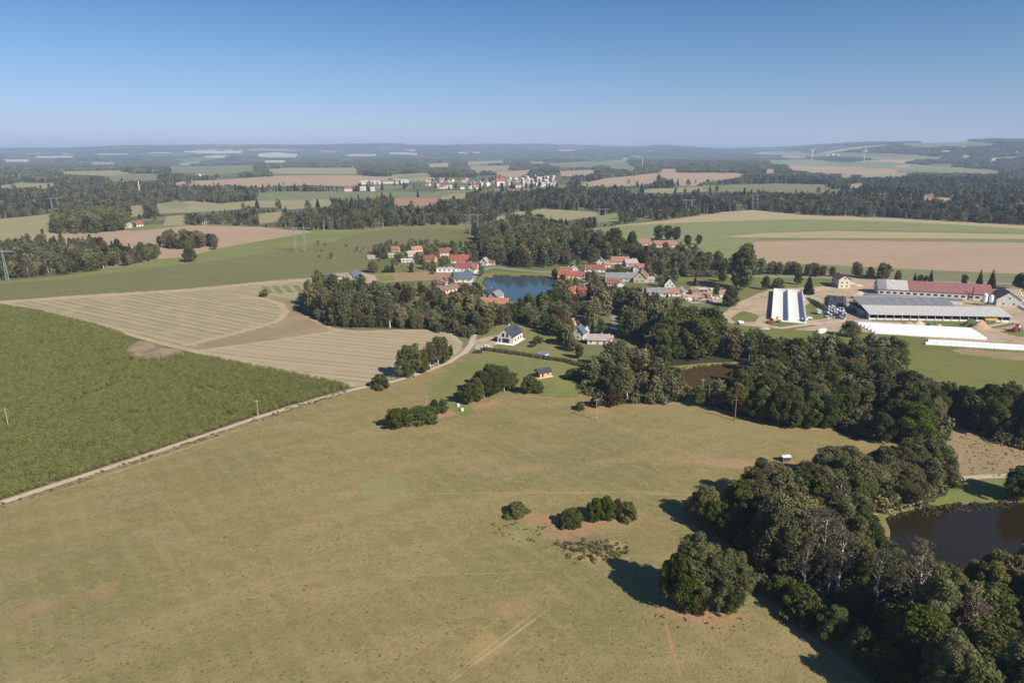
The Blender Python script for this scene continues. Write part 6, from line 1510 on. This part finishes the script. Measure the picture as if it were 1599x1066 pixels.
fill([(600, 455), (660, 440), (735, 452), (725, 478), (700, 488), (640, 484), (600, 476)], 9.5, [('willow', 3), ('alder', 3), ('bush', 2), ('beech', 1)], (7, 12), g, True, .22, seed=15)
fill([(575, 404), (600, 388), (745, 386), (752, 432), (690, 440), (660, 425)], 10.5, [('alder', 4), ('willow', 2), ('bush', 2)], (7, 11), g, True, .22, seed=17)
fill([(868, 420), (880, 400), (1000, 404), (1080, 432), (1060, 455), (870, 452)], 12, [('alder', 4), ('willow', 1), ('bush', 2)], (7, 12), g, True, .2, seed=18)
fill([(745, 400), (770, 378), (850, 372), (930, 378), (975, 392), (975, 404), (900, 410), (850, 420), (790, 416), (760, 408)], 12, [('alder', 5), ('willow', 1), ('beech', 1), ('birch', 1)], (12, 19), 'tall dark trees behind the blue pond', True, .2, seed=19)
for (px, py, h, lb) in ((958, 400, 27, 'very tall dark broad tree above the terracotta roofs'), (928, 404, 20, 'large reddish-brown tree left of the very tall dark one'), (987, 383, 15, 'dark oval tree left of the red-roofed barns'), (1028, 376, 17, 'round dark tree behind the right red-roofed barn, left'), (1042, 375, 17, 'round dark tree behind the right red-roofed barn, middle'), (1056, 376, 16, 'round dark tree behind the right red-roofed barn, right'), (1073, 384, 12, 'smaller tree right of the red-roofed barns')):
    put_tree('beech' if 'reddish' in lb else 'alder', px, py, h, 'tall dark trees near the red-roofed barns', lb, sx=1.1)

print('trees placed', len(TREES))
# rank by size in the picture; the largest 300 stay individuals
def seen_h(t):
    pu, pv, f = proj([t['x']] * 2, [t['y']] * 2, [t['z'], t['z'] + t['h']]); return float(pv[0] - pv[1])
for t in TREES: t['vis'] = seen_h(t); t['on'] = -40 < t['px'] < 1640
TREES.sort(key=lambda t: -(t['vis'] + (1000 if t['label'] else 0)) if t['on'] else 1e6)
INDIV = [t for t in TREES if t['on']][:330]; REST = [t for t in TREES if t not in INDIV]
# labels from what stands next to each tree
LMW = [(n, *gp(px, py)) for n, px, py in LANDMARKS]
def auto_label(t):
    best = min(LMW, key=lambda l: math.hypot(l[1] - t['x'], (l[2] - t['y'])))
    dx, dy = t['x'] - best[1], t['y'] - best[2]; dd = math.hypot(dx, dy)
    side = ('right of' if dx > 0 else 'left of') if abs(dx) > abs(dy) * .9 else ('behind' if dy > 0 else 'in front of')
    h = t['h'] / SPEC[t['kind']][0]; sz = 'tall ' if h > 1.08 else ('low ' if h < .82 else '')
    reach = 'close ' if dd < 16 else ('' if dd < 38 else 'well ')
    return (sz + DESC[t['kind']], reach + side + ' ' + best[0])
SHORT = {' with pale stem': '', ' pale-stemmed': ''}
byl = {}
for t in INDIV:
    if not t['label']: byl.setdefault(auto_label(t), []).append(t)
for key in list(byl):
    if len(byl[key]) > 12:
        L = sorted(byl.pop(key), key=lambda t: t['y']); h_ = (len(L) + 1) // 2
        byl[(key[0], key[1] + ' (front rows)')] = L[:h_]; byl[(key[0], key[1] + ' (back rows)')] = L[h_:]
for (a, b), L in byl.items():
    if len(L) == 1: L[0]['label'] = a + ' ' + b; continue
    L.sort(key=lambda t: -t['vis'])
    rows = {}
    for t in L: rows.setdefault(int(t['y'] // 14), []).append(t)
    L.sort(key=lambda t: t['px'])
    for i, t in enumerate(L):
        t['label'] = '%s %s, %s from the left' % (a, b, ORD[i]) if i < 12 else '%s %s' % (a, b)
        if len(t['label'].split()) > 15: t['label'] = t['label'].replace(' from the left', ' from left').replace(' with pale stem', '').replace('half-bare pale-stemmed', 'half-bare').replace('reddish brown-tinged', 'reddish')
PROTO = {}
for t in INDIV:
    near = t['d'] < 330; k = t['kind']
    if k == 'poplar': near = False
    P = (NEAR if near else MID)[k]; i = random.randrange(len(P))
    root = empty(NAME[k], (t['x'], t['y'], t['z'] - .1), t['rot'], t['label'], 'bush' if k == 'bush' else 'tree', t['group'])
    root.scale = (t['s'] * t['sx'], t['s'] * t['sx'], t['s'])
    link('crown', P[i][0], root); link('trunk', P[i][1], root)

# ------------------------------------------------------------------ woods made of many trees
PC = bpy.data.collections.new('tree_kinds')
def proto_obj(name, me, coll):
    o = bpy.data.objects.new(name, me); coll.objects.link(o); return o
def make_coll(name, items):
    c = bpy.data.collections.new(name)
    for i, (n, me) in enumerate(items): proto_obj('%s_%02d' % (name, i), me, c)
    return c
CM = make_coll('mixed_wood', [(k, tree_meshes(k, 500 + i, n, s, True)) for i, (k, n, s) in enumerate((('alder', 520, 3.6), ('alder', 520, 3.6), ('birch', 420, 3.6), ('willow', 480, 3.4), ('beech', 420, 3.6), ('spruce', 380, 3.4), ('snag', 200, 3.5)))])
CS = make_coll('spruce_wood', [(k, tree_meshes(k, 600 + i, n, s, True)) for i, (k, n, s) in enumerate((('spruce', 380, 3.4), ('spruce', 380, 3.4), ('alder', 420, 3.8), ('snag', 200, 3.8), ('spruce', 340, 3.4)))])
def clump_mesh(seed, kinds, n=11, span=17):
    """a stand of trees some 30 m across, for distant forest"""
    rg = np.random.default_rng(seed); VV = []; TT = []
    for i in range(n):
        H = 13 + 6 * rg.random(); a = i * 2.4; r = span * math.sqrt((i + .3) / n)
        cl = [(math.cos(a) * r + rg.normal() * .8, math.sin(a) * r + rg.normal() * .8, H * q, (3.4 if kinds == 'b' else 3.4 * (1.15 - q)), rg.random()) for q in ((.30, .55, .80) if kinds == 'b' else (.2, .45, .7, .95))]
        tt = rg.random()
        cl = [(c[0], c[1], c[2], c[3], tt * .7 + c[4] * .3) for c in cl]
        V, F, T = leaf_quads(cl, 60, 3.0, rg, up=.35, shell=.6, elong=1.2); VV.append(V); TT.append(T)
    V = np.vstack(VV); T = np.concatenate(TT)
    return mesh_np('stand', V, np.arange(len(V)).reshape(-1, 4), [M['leaf_far' if kinds == 'b' else 'needles']], None, T)
CF = make_coll('stands', [('s', clump_mesh(700 + i, 'b' if i < 4 else 's')) for i in range(6)])

def gn_instances(name, coll):
    ng = bpy.data.node_groups.new(name, 'GeometryNodeTree')
    ng.interface.new_socket('Geometry', in_out='INPUT', socket_type='NodeSocketGeometry'); ng.interface.new_socket('Geometry', in_out='OUTPUT', socket_type='NodeSocketGeometry')
    i = ng.nodes.new('NodeGroupInput'); o = ng.nodes.new('NodeGroupOutput')
    m2p = ng.nodes.new('GeometryNodeMeshToPoints'); ci = ng.nodes.new('GeometryNodeCollectionInfo'); ip = ng.nodes.new('GeometryNodeInstanceOnPoints')
    ci.inputs['Collection'].default_value = coll; ci.inputs['Separate Children'].default_value = True; ci.inputs['Reset Children'].default_value = True
    ip.inputs['Pick Instance'].default_value = True
    def attr(n_, t):
        a = ng.nodes.new('GeometryNodeInputNamedAttribute'); a.data_type = t; a.inputs['Name'].default_value = n_; return a.outputs['Attribute']
    L = ng.links.new
    L(i.outputs[0], m2p.inputs['Mesh']); L(m2p.outputs[0], ip.inputs['Points']); L(ci.outputs[0], ip.inputs['Instance'])
    L(attr('pick', 'INT'), ip.inputs['Instance Index'])
    cx = ng.nodes.new('ShaderNodeCombineXYZ'); L(attr('rot', 'FLOAT'), cx.inputs[2])
    e2r = ng.nodes.new('FunctionNodeEulerToRotation'); L(cx.outputs[0], e2r.inputs[0]); L(e2r.outputs[0], ip.inputs['Rotation'])
    L(attr('scl', 'FLOAT_VECTOR'), ip.inputs['Scale']); L(ip.outputs[0], o.inputs[0])
    return ng
GN = {}
def scatter_obj(name, pts, coll, scl, label, cat, picks=None, seed=1, rots=None):
    """pts (n,3)"""
    if len(pts) == 0: return
    rg = np.random.default_rng(seed); n = len(pts)
    me = bpy.data.meshes.new(name); me.vertices.add(n); me.vertices.foreach_set('co', np.asarray(pts, np.float32).ravel())
    k = len(coll.objects)
    a = me.attributes.new('pick', 'INT', 'POINT'); a.data.foreach_set('value', (rg.integers(0, k, n) if picks is None else picks).astype(np.int32))
    a = me.attributes.new('rot', 'FLOAT', 'POINT'); a.data.foreach_set('value', (rg.random(n) * 6.28 if rots is None else rots).astype(np.float32))
    a = me.attributes.new('scl', 'FLOAT_VECTOR', 'POINT'); a.data.foreach_set('vector', np.asarray(scl, np.float32).ravel())
    me.update()
    o = link(name, me); md = o.modifiers.new('scatter', 'NODES')
    if coll.name not in GN: GN[coll.name] = gn_instances('scatter_' + coll.name, coll)
    md.node_group = GN[coll.name]
    return set_props(o, label, cat, None, 'stuff')

def poly_mask(px, py):
    """index of the top polygon at a pixel position, -1 where none"""
    own = np.full(len(px), -1)
    for i, (name, mt, pts, label, rough, wz) in enumerate(POLY):
        if isinstance(pts, tuple): continue
        own[pip(px, py, pts)] = i
    return own
def sample_band(d0, d1, area, seed, az=0.72):
    rg = np.random.default_rng(seed); n = int(az * (d1 * d1 - d0 * d0) / area)
    r = np.sqrt(rg.random(n) * (d1 * d1 - d0 * d0) + d0 * d0); a = rg.uniform(-az, az, n)
    x, y = r * np.sin(a), r * np.cos(a); z = hgt(x, y); u, v, f = proj(x, y, z)
    return x, y, z, u, v
OPEN_ = {i for i, p in enumerate(POLY) if p[1] != 'floor'}
def scl_rand(n, rg, lo=.75, hi=1.25, base=1.0):
    s = base * rg.uniform(lo, hi, n); w = s * rg.uniform(.85, 1.25, n); return np.stack([w, w, s], 1)
TOWNP = [(560, 296), (566, 280), (640, 279), (700, 276), (780, 270), (870, 274), (892, 280), (888, 292), (860, 296), (760, 300), (660, 300), (600, 300)]
for bi, (d0, d1, area, nm) in enumerate(((560, 1000, 62, 'near'), (1000, 1600, 75, 'middle'), (1600, 2700, 150, 'far'))):
    x, y, z, u, v = sample_band(d0, d1, area, 40 + bi)
    own = poly_mask(u, v); free = ~np.isin(own, list(OPEN_))
    gap = vnoise(x / 60, y / 60, 31) + .5 * vnoise(x / 22, y / 22, 32)
    dens = vnoise(x / 300, y / 300, 33)
    zt = z + (12.5 if bi < 2 else 13.5); ut, vt, _f = proj(x, y, zt); top = poly_mask(ut, vt); um, vm, _f = proj(x, y, z + 5.0); topm = poly_mask(um, vm)
    over = np.isin(top, list(OPEN_)) | pip(ut, vt, TOWNP); overm = np.isin(topm, list(OPEN_)) | pip(um, vm, TOWNP)
    rz = np.random.default_rng(90 + bi).random(len(x)); low = over & ~overm
    keep = free & (gap > np.where((bi > 0) & (u < 1180), .50, .36) + .12 * (dens < .35)) & ((u > -150) & (u < 1750)) & ~((v > 395) & (u > 1100)) & ~(overm & (rz > .03)) & ~(low & (rz > .75)) & ~(pip(u, v, TOWNP) & (rz > .30))
    sp = vnoise(x / 170, y / 170, 34) + .25 * (u > 1180) + .18 * ((u > 380) & (u < 1100)) - .2 * (u < 350)
    for lab, cc, kk in (('mixed forest of olive and dark green trees', CM, sp < .62), ('dark spruce forest with grey dying trees', CS, sp >= .62)):
        q = keep & kk; rg = np.random.default_rng(60 + bi)
        P = np.stack([x[q], y[q], z[q] - .3], 1)
        scatter_obj('forest', P, cc, scl_rand(len(P), rg, .55, 1.1, .86 if bi < 2 else 1.05) * (np.where(low[q], .42, 1.0) * (.72 + .56 * vnoise(x[q] / 85, y[q] / 85, 37)))[:, None], lab + ', %s belt beyond the village' % nm, 'forest', seed=70 + bi)
x, y, z, u, v = sample_band(2700, 7500, 820, 50)
own = poly_mask(u, v); ut, vt, _f = proj(x, y, z + 15); keep = ~np.isin(own, list(OPEN_)) & ~np.isin(poly_mask(ut, vt), list(OPEN_)) & (u > -150) & (u < 1750) & (vnoise(x / 260, y / 260, 35) > .25)
rg = np.random.default_rng(66); P = np.stack([x[keep], y[keep], z[keep] - 1], 1)
scatter_obj('forest', P, CF, scl_rand(len(P), rg, .8, 1.15, 1.0), 'bluish distant forest in broad stands between pale fields', 'forest', seed=80)
x, y, z, u, v = sample_band(7500, 15000, 5200, 51)
own = poly_mask(u, v); ut, vt, _f = proj(x, y, z + 20); keep = ~np.isin(own, list(OPEN_)) & ~np.isin(poly_mask(ut, vt), list(OPEN_)) & (u > -150) & (u < 1750) & (vnoise(x / 900, y / 700, 36) > .45)
rg = np.random.default_rng(67); P = np.stack([x[keep], y[keep], z[keep] - 2], 1)
scatter_obj('forest', P, CF, scl_rand(len(P), rg, 1.4, 2.0, 1.0) * np.array([1.4, 1.4, .7]), 'hazy forest patches on the far hills', 'forest', seed=81)
# woods and hedges inside the fields of the middle distance
def wood(poly, area, coll, label, hs=(.7, 1.1), seed=1, cat='wood', name='wood', check=False, picks=None):
    W = [gp(*q) for q in poly]; rg = np.random.default_rng(seed)
    x0, x1 = min(p[0] for p in W), max(p[0] for p in W); y0, y1 = min(p[1] for p in W), max(p[1] for p in W)
    n = int((x1 - x0) * (y1 - y0) / area); x = rg.uniform(x0, x1, n); y = rg.uniform(y0, y1, n); k = pip(x, y, W); x, y = x[k], y[k]; z = hgt(x, y)
    if check:
        ok = np.array([not (hidden('alder', a, b, c, .75, .25) or in_house(a, b, c)) for a, b, c in zip(x, y, z)], bool) if len(x) else np.zeros(0, bool)
        x, y, z = x[ok], y[ok], z[ok]
    P = np.stack([x, y, z - .2], 1)
    return scatter_obj(name, P, coll, scl_rand(len(P), rg, hs[0], hs[1]), label, cat, seed=seed, picks=None if picks is None else rg.choice(picks, len(P)))
def tuft_mesh(seed, mt):
    rg = np.random.default_rng(seed); V, F, T = leaf_quads([(rg.normal() * .3, rg.normal() * .3, .15 + .25 * rg.random(), .3, rg.random()) for _ in range(6)], 60, .22, rg, up=.6, shell=.3)
    return mesh_np('tuft', V, F, [M[mt]], None, T)
CMID = make_coll('broadleaf_wood', [(k, tree_meshes(k, 800 + i, n, s, True)) for i, (k, n, s) in enumerate((('alder', 1500, 2.2), ('alder', 1500, 2.2), ('willow', 1400, 2.2), ('birch', 1200, 2.2), ('spruce', 1000, 2.2), ('beech', 1200, 2.2), ('bush', 320, 2.0), ('bush', 320, 2.0)))])
wood([(-60, 440), (0, 432), (50, 434), (100, 422), (130, 417), (165, 412), (205, 405), (210, 398), (130, 396), (60, 394), (0, 392), (-60, 396)], 42, CMID, 'mixed wood with dark and olive trees at the left edge', (.55, .95), 1)
wood([(20, 398), (60, 392), (130, 392), (200, 398), (185, 390), (100, 384), (40, 384)], 90, CMID, 'spruces and broad trees at the back of the left wood', (.6, .95), 2, picks=[0, 4, 4, 3, 5])
wood([(200, 414), (243, 404), (248, 396), (235, 392), (205, 402)], 40, CMID, 'dense dark bushes at the right end of the left wood', (.55, .8), 3, picks=[0, 1, 2, 4])
wood([(238, 386), (262, 376), (338, 384), (340, 390), (300, 390), (262, 388)], 40, CMID, 'compact dark grove in the pinkish tan field', (.75, 1.0), 4, picks=[0, 1, 5, 2])
wood([(84, 364), (90, 345), (195, 345), (197, 360), (150, 363)], 42, CMID, 'tall dense wood beside the white farmhouses', (1.0, 1.5), 5, picks=[0, 1, 2, 3, 5])
wood([(62, 365.5), (150, 365.5), (158, 363), (62, 363.5)], 40, CMID, 'low clipped hedge in front of the tall dense wood', (.3, .4), 6, 'hedge', 'hedge', picks=[0, 1])
wood([(1195, 428), (1300, 433), (1300, 430), (1200, 425)], 26, CMID, 'row of dark round bushes along the farm road, left stretch', (.45, .7), 8, 'hedge', 'hedge', picks=[0, 1, 5])
wood([(1326, 434), (1385, 437), (1385, 433), (1330, 430)], 26, CMID, 'row of dark bushes along the farm road right of the cream house', (.45, .85), 9, 'hedge', 'hedge', picks=[0, 1, 5])
wood([(975, 396), (1065, 396), (1110, 412), (1150, 420), (1190, 428), (1118, 429), (1040, 426), (1010, 414), (985, 404)], 66, CMID, 'broad dark treetops behind the village houses', (.55, .95), 10, check=True, picks=[0, 1, 2, 5, 3])
wood([(745, 395), (752, 372), (800, 352), (845, 352), (880, 372), (870, 385), (800, 392)], 60, CMID, 'dark tall wood rising behind the blue pond', (.8, 1.25), 11, check=True, picks=[0, 1, 5, 3, 2])
wood([(860, 372), (900, 352), (925, 354), (905, 372), (880, 380)], 100, CMID, 'loose trees in the clearing above the village', (.5, .8), 12)
wood([(575, 403), (592, 391), (640, 388), (660, 388), (640, 392), (600, 396)], 45, CMID, 'dark trees along the upper garden edge', (.4, .7), 13, check=True, picks=[0, 1, 2])
wood([(560, 512), (640, 513), (740, 530), (742, 522), (700, 505), (620, 502), (560, 502)], 22, CMID, 'dense low shrubs at the foot of the copse along the stubble', (.32, .5), 14, 'shrubs', 'undergrowth', picks=[0, 1, 2])
wood([(480, 492), (520, 509), (560, 513), (560, 506), (520, 502), (486, 488)], 16, CMID, 'dense dark shrubs under the tall copse along the stubble', (.3, .45), 15, 'shrubs', 'undergrowth', picks=[0, 1])
def hedge_line(pts, wid, scl, step, label, picks, seed=1):
    rg = np.random.default_rng(seed); P = [np.array(gp(*q)) for q in pts]; out = []
    for a, b in zip(P[:-1], P[1:]):
        L = np.linalg.norm(b - a); n = max(2, int(L / step)); d = (b - a) / L; nn = np.array([-d[1], d[0]])
        for i in range(n): q = a + d * L * (i + rg.random() * .6) / n + nn * rg.uniform(-wid / 2, wid / 2); out.append((q[0], q[1], float(hgt(q[0], q[1])) - .1))
    P = np.array(out); scatter_obj('hedge', P, CMID, scl_rand(len(P), rg, scl[0], scl[1]), label, 'hedge', picks=rg.choice(picks, len(P)), seed=seed)
hedge_line([(756, 546), (800, 552), (840, 558), (880, 564), (915, 573)], 1.4, (.34, .44), .35, 'long dark clipped hedge crossing the lawn below the house', [6, 7], 16)
hedge_line([(1036, 430), (1075, 431), (1118, 431.5)], 2.5, (.95, 1.2), .5, 'dark trimmed hedge standing along the green meadow', [6, 7], 26)
wood([(1180, 318), (1330, 332), (1599, 345), (1599, 338), (1330, 322), (1180, 312)], 60, CMID, 'front row of the right-hand forest above the tan crest', (.8, 1.3), 17, 'forest', 'forest', picks=[0, 1, 4, 4, 3])
wood([(560, 468), (600, 452), (680, 452), (720, 480), (640, 486)], 180, CMID, 'scattered garden bushes between copse and village', (.3, .6), 18, 'shrubs', 'undergrowth', check=True, picks=[6, 7, 2])
wood([(1110, 805), (1250, 752), (1490, 755), (1340, 812), (1330, 850), (1560, 968), (1720, 985), (1800, 1300), (1520, 1240), (1430, 1085), (1330, 1010), (1240, 945), (1150, 858)], 11, CMID, 'low shrubs and undergrowth on the floor of the pond wood', (.55, 1.1), 19, 'undergrowth', 'undergrowth', picks=[6, 7])
wood([(998, 562), (1012, 576), (1058, 600), (1066, 590), (1056, 574), (1030, 566)], 9, CMID, 'undergrowth at the left end of the muddy pond', (.4, .8), 33, 'undergrowth', 'undergrowth', picks=[6, 7])
wood([(905, 592), (985, 562), (1060, 600), (1078, 618), (1040, 630), (960, 630), (920, 616)], 9, CMID, 'undergrowth around the trees below the muddy pond', (.45, .95), 31, 'undergrowth', 'undergrowth', picks=[6, 7])
wood([(1400, 660), (1440, 692), (1478, 690), (1490, 662), (1640, 712), (1540, 684), (1500, 640), (1450, 640)], 11, CMID, 'undergrowth between the middle and right-hand woods', (.5, 1.0), 32, 'undergrowth', 'undergrowth', picks=[6, 7])
wood([(1075, 620), (1180, 590), (1260, 562), (1400, 568), (1478, 640), (1470, 688), (1380, 690), (1295, 667), (1230, 663), (1110, 634)], 16, CMID, 'undergrowth on the floor of the middle alder wood', (.5, 1.0), 20, 'undergrowth', 'undergrowth', picks=[6, 7])

CT = make_coll('tufts', [('t', tuft_mesh(950 + i, m)) for i, m in enumerate(('green_stalks', 'green_stalks', 'dry_stalks', 'dry_stalks', 'leaf_birch'))])
wood([(868, 846), (975, 840), (985, 862), (940, 876), (880, 870)], 1.2, CT, 'ragged weeds and tufts on the worn meadow mound', (.5, 1.5), 22, 'weeds', 'weeds')
wood([(770, 815), (860, 815), (850, 850), (775, 845)], 3.5, CT, 'yellowish weeds left of the worn patch', (.4, .9), 27, 'weeds', 'weeds', picks=[0, 0, 1, 4])
wood([(1020, 955), (1160, 962), (1165, 985), (1030, 980)], 3.0, CT, 'dry weeds at the foot of the meadow clump', (.3, .8), 28, 'weeds', 'weeds', picks=[2, 3, 1])
wood([(-300, 1500), (-60, 820), (400, 665), (700, 650), (1000, 640), (1290, 690), (1100, 800), (1180, 900), (1400, 1100), (1500, 1500)], 60, CT, 'dry grass tufts and weeds scattered over the meadow', (.18, .5), 29, 'grass tufts', 'grass_tufts', picks=[1, 3, 4, 4, 2])
wood([(540, 614), (400, 660), (0, 795), (-200, 870), (-200, 860), (0, 787), (400, 654), (540, 609)], 1.6, CT, 'tall dry weeds on the verge between maize and track', (.4, 1.1), 30, 'weeds', 'weeds', picks=[2, 3, 4, 1])
wood([(1500, 672), (1560, 686), (1640, 712), (1760, 745), (1760, 752), (1505, 742)], 3.5, make_coll('tufts_b', [('t', tuft_mesh(970 + i, m)) for i, m in enumerate(('leaf_birch', 'dry_stalks', 'green_stalks', 'dry_stalks'))]), 'weeds and tufts scattered over the scrub meadow', (.3, .8), 21, 'weeds', 'weeds')
wood([(470, 410), (600, 395), (560, 385), (490, 378)], 700, CMID, 'few small bushes scattered in the olive maize', (.3, .55), 23, 'shrubs', 'undergrowth', picks=[6, 7, 0])
wood([(1400, 790), (1600, 781), (1600, 784), (1400, 798)], 3, CMID, 'reeds and tufts along the brown pond shore', (.12, .25), 24, 'reeds', 'reeds', picks=[6, 7])
def shore(pts, label, seed, lo=.6, hi=1.4):
    rg = np.random.default_rng(seed); P = [np.array(gp(*q)) for q in pts]; out = []
    for a, b in zip(P, P[1:] + P[:1]):
        L = np.linalg.norm(b - a)
        for i in range(int(L / .5)):
            q = a + (b - a) * rg.random() + rg.normal(size=2) * .7
            if float(vnoise(q[0] / 5, q[1] / 5, 44)) > .35: out.append((q[0], q[1], -.5))
    P = np.array(out); scatter_obj('reeds', P, CT, scl_rand(len(P), rg, lo, hi), label, 'reeds', picks=rg.choice([0, 1, 2, 4], len(P)), seed=seed)
shore([(752, 440), (757, 433), (775, 429), (810, 430), (866, 431), (872, 440), (868, 455), (862, 470), (836, 475), (795, 470), (765, 458)], 'reeds and grass along the shore of the blue pond', 61)
shore([(1050, 580), (1075, 573), (1110, 568), (1150, 566), (1185, 568), (1186, 576), (1160, 590), (1125, 602), (1085, 606), (1058, 598)], 'reeds and grass along the shore of the muddy pond', 62)
shore([(1382, 806), (1400, 797), (1440, 790), (1480, 786), (1530, 783), (1580, 781), (1660, 779)], 'grass tufts along the upper shore of the brown pond', 63, .25, .6)
if REST:
    scatter_obj('wood', np.array([(t['x'], t['y'], t['z'] - .2) for t in REST]), CMID, np.array([(t['h'] / 15,) * 3 for t in REST]), 'smaller trees filling the woods and gardens', 'wood', picks=np.array([{'willow': 2, 'birch': 3, 'spruce': 4, 'beech': 5, 'bush': 6, 'snag': 3}.get(t['kind'], 0) for t in REST]), seed=90)

# ------------------------------------------------------------------ near maize
def maize_plant(seed):
    rg = np.random.default_rng(seed); V = []; T = []
    for p in range(4):
        ox, oy = rg.uniform(-.10, .10), (p - 1.5) * .34; H = 2.0 + .4 * rg.random()
        for i in range(7):
            a = rg.random() * 6.28; z0 = H * (.30 + .09 * i); L = .55 * (1 - .04 * i); c, s = math.cos(a), math.sin(a); w = .075
            q0 = np.array([ox, oy, z0]); q1 = q0 + np.array([c * L * .5, s * L * .5, .32]); q2 = q0 + np.array([c * L, s * L, .12]); n = np.array([-s * w, c * w, 0])
            for u, v_ in ((q0, q1), (q1, q2)): V += [u - n, u + n, v_ + n * .8, v_ - n * .8]; T.append(rg.random() * .6 + .1 * p)
        V += [(ox - .05, oy, 0), (ox + .05, oy, 0), (ox + .03, oy, H), (ox - .03, oy, H)]; T.append(.2)
        V += [(ox - .12, oy, H), (ox, oy - .1, H), (ox + .12, oy, H + .28), (ox, oy + .1, H + .3)]; T.append(.95)
    V = np.array(V); return mesh_np('maize_plants', V, np.arange(len(V)).reshape(-1, 4), [M['maize']], None, T)
CZ = make_coll('maize', [('m', maize_plant(900 + i)) for i in range(5)])
def maize():
    poly = [(-330, 476), (-60, 473), (0, 478), (60, 487), (140, 506), (193, 523), (200, 540), (196, 551), (215, 561), (250, 561), (285, 556), (330, 560), (400, 574), (480, 590), (535, 602), (548, 606), (536, 610), (500, 621), (400, 650), (300, 684), (200, 718), (100, 750), (0, 783), (-60, 803), (-300, 880)]
    W = [gp(*q) for q in poly]; a = np.array(gp(100, 752)); b = np.array(gp(400, 652)); d = (b - a) / np.linalg.norm(b - a); n = np.array([-d[1], d[0]])
    C = np.array(W); s = C @ d; t = C @ n; S, Tt = np.meshgrid(np.arange(s.min(), s.max(), 1.30), np.arange(t.min(), t.max(), .88))
    rg = np.random.default_rng(5); S = S + rg.uniform(-.3, .3, S.shape); Tt = Tt + rg.uniform(-.05, .05, Tt.shape)
    P = S.ravel()[:, None] * d + Tt.ravel()[:, None] * n; k = pip(P[:, 0], P[:, 1], W); P = P[k]; z = hgt(P[:, 0], P[:, 1])
    g = vnoise(P[:, 0] / 9, P[:, 1] / 9, 41); g2 = vnoise(P[:, 0] / 30, P[:, 1] / 30, 42); tt = (P @ n - t.min()) % 20.0; keep = (rg.random(len(P)) < .93) & ~((tt < .9) | ((tt > 2.4) & (tt < 3.2))) & (rg.random(len(P)) > .5 * (vnoise(P[:, 0] / 14, P[:, 1] / 14, 43) > .82))
    P, z, g, g2 = P[keep], z[keep], g[keep], g2[keep]; sc = (.90 + .07 * g + .07 * g2)
    print('maize', len(P))
    scatter_obj('maize_crop', np.column_stack([P, z]), CZ, np.stack([sc, sc, sc], 1), 'dense green maize crop in rows at the left', 'maize', seed=6, rots=math.atan2(d[1], d[0]) - PI / 2 + PI * rg.integers(0, 2, len(P)) + rg.normal(size=len(P)) * .05)
maize()

# ------------------------------------------------------------------ haze
b = MB(); b.box(-27000, 27000, -1500, 27000, -12, 345); hz = b.obj('haze', [])
hm = bpy.data.materials.new('haze'); hm.use_nodes = True; nt = hm.node_tree; nt.nodes.clear()
ho = nt.nodes.new('ShaderNodeOutputMaterial'); pv = nt.nodes.new('ShaderNodeVolumePrincipled')
pv.inputs['Color'].default_value = (0.55, 0.71, 1.0, 1); pv.inputs['Density'].default_value = HAZE = 0.000088; pv.inputs['Anisotropy'].default_value = 0.0
nt.links.new(pv.outputs[0], ho.inputs['Volume']); hz.data.materials.append(hm); hz['kind'] = 'stuff'; hz['label'] = 'pale blue summer haze over the whole landscape'
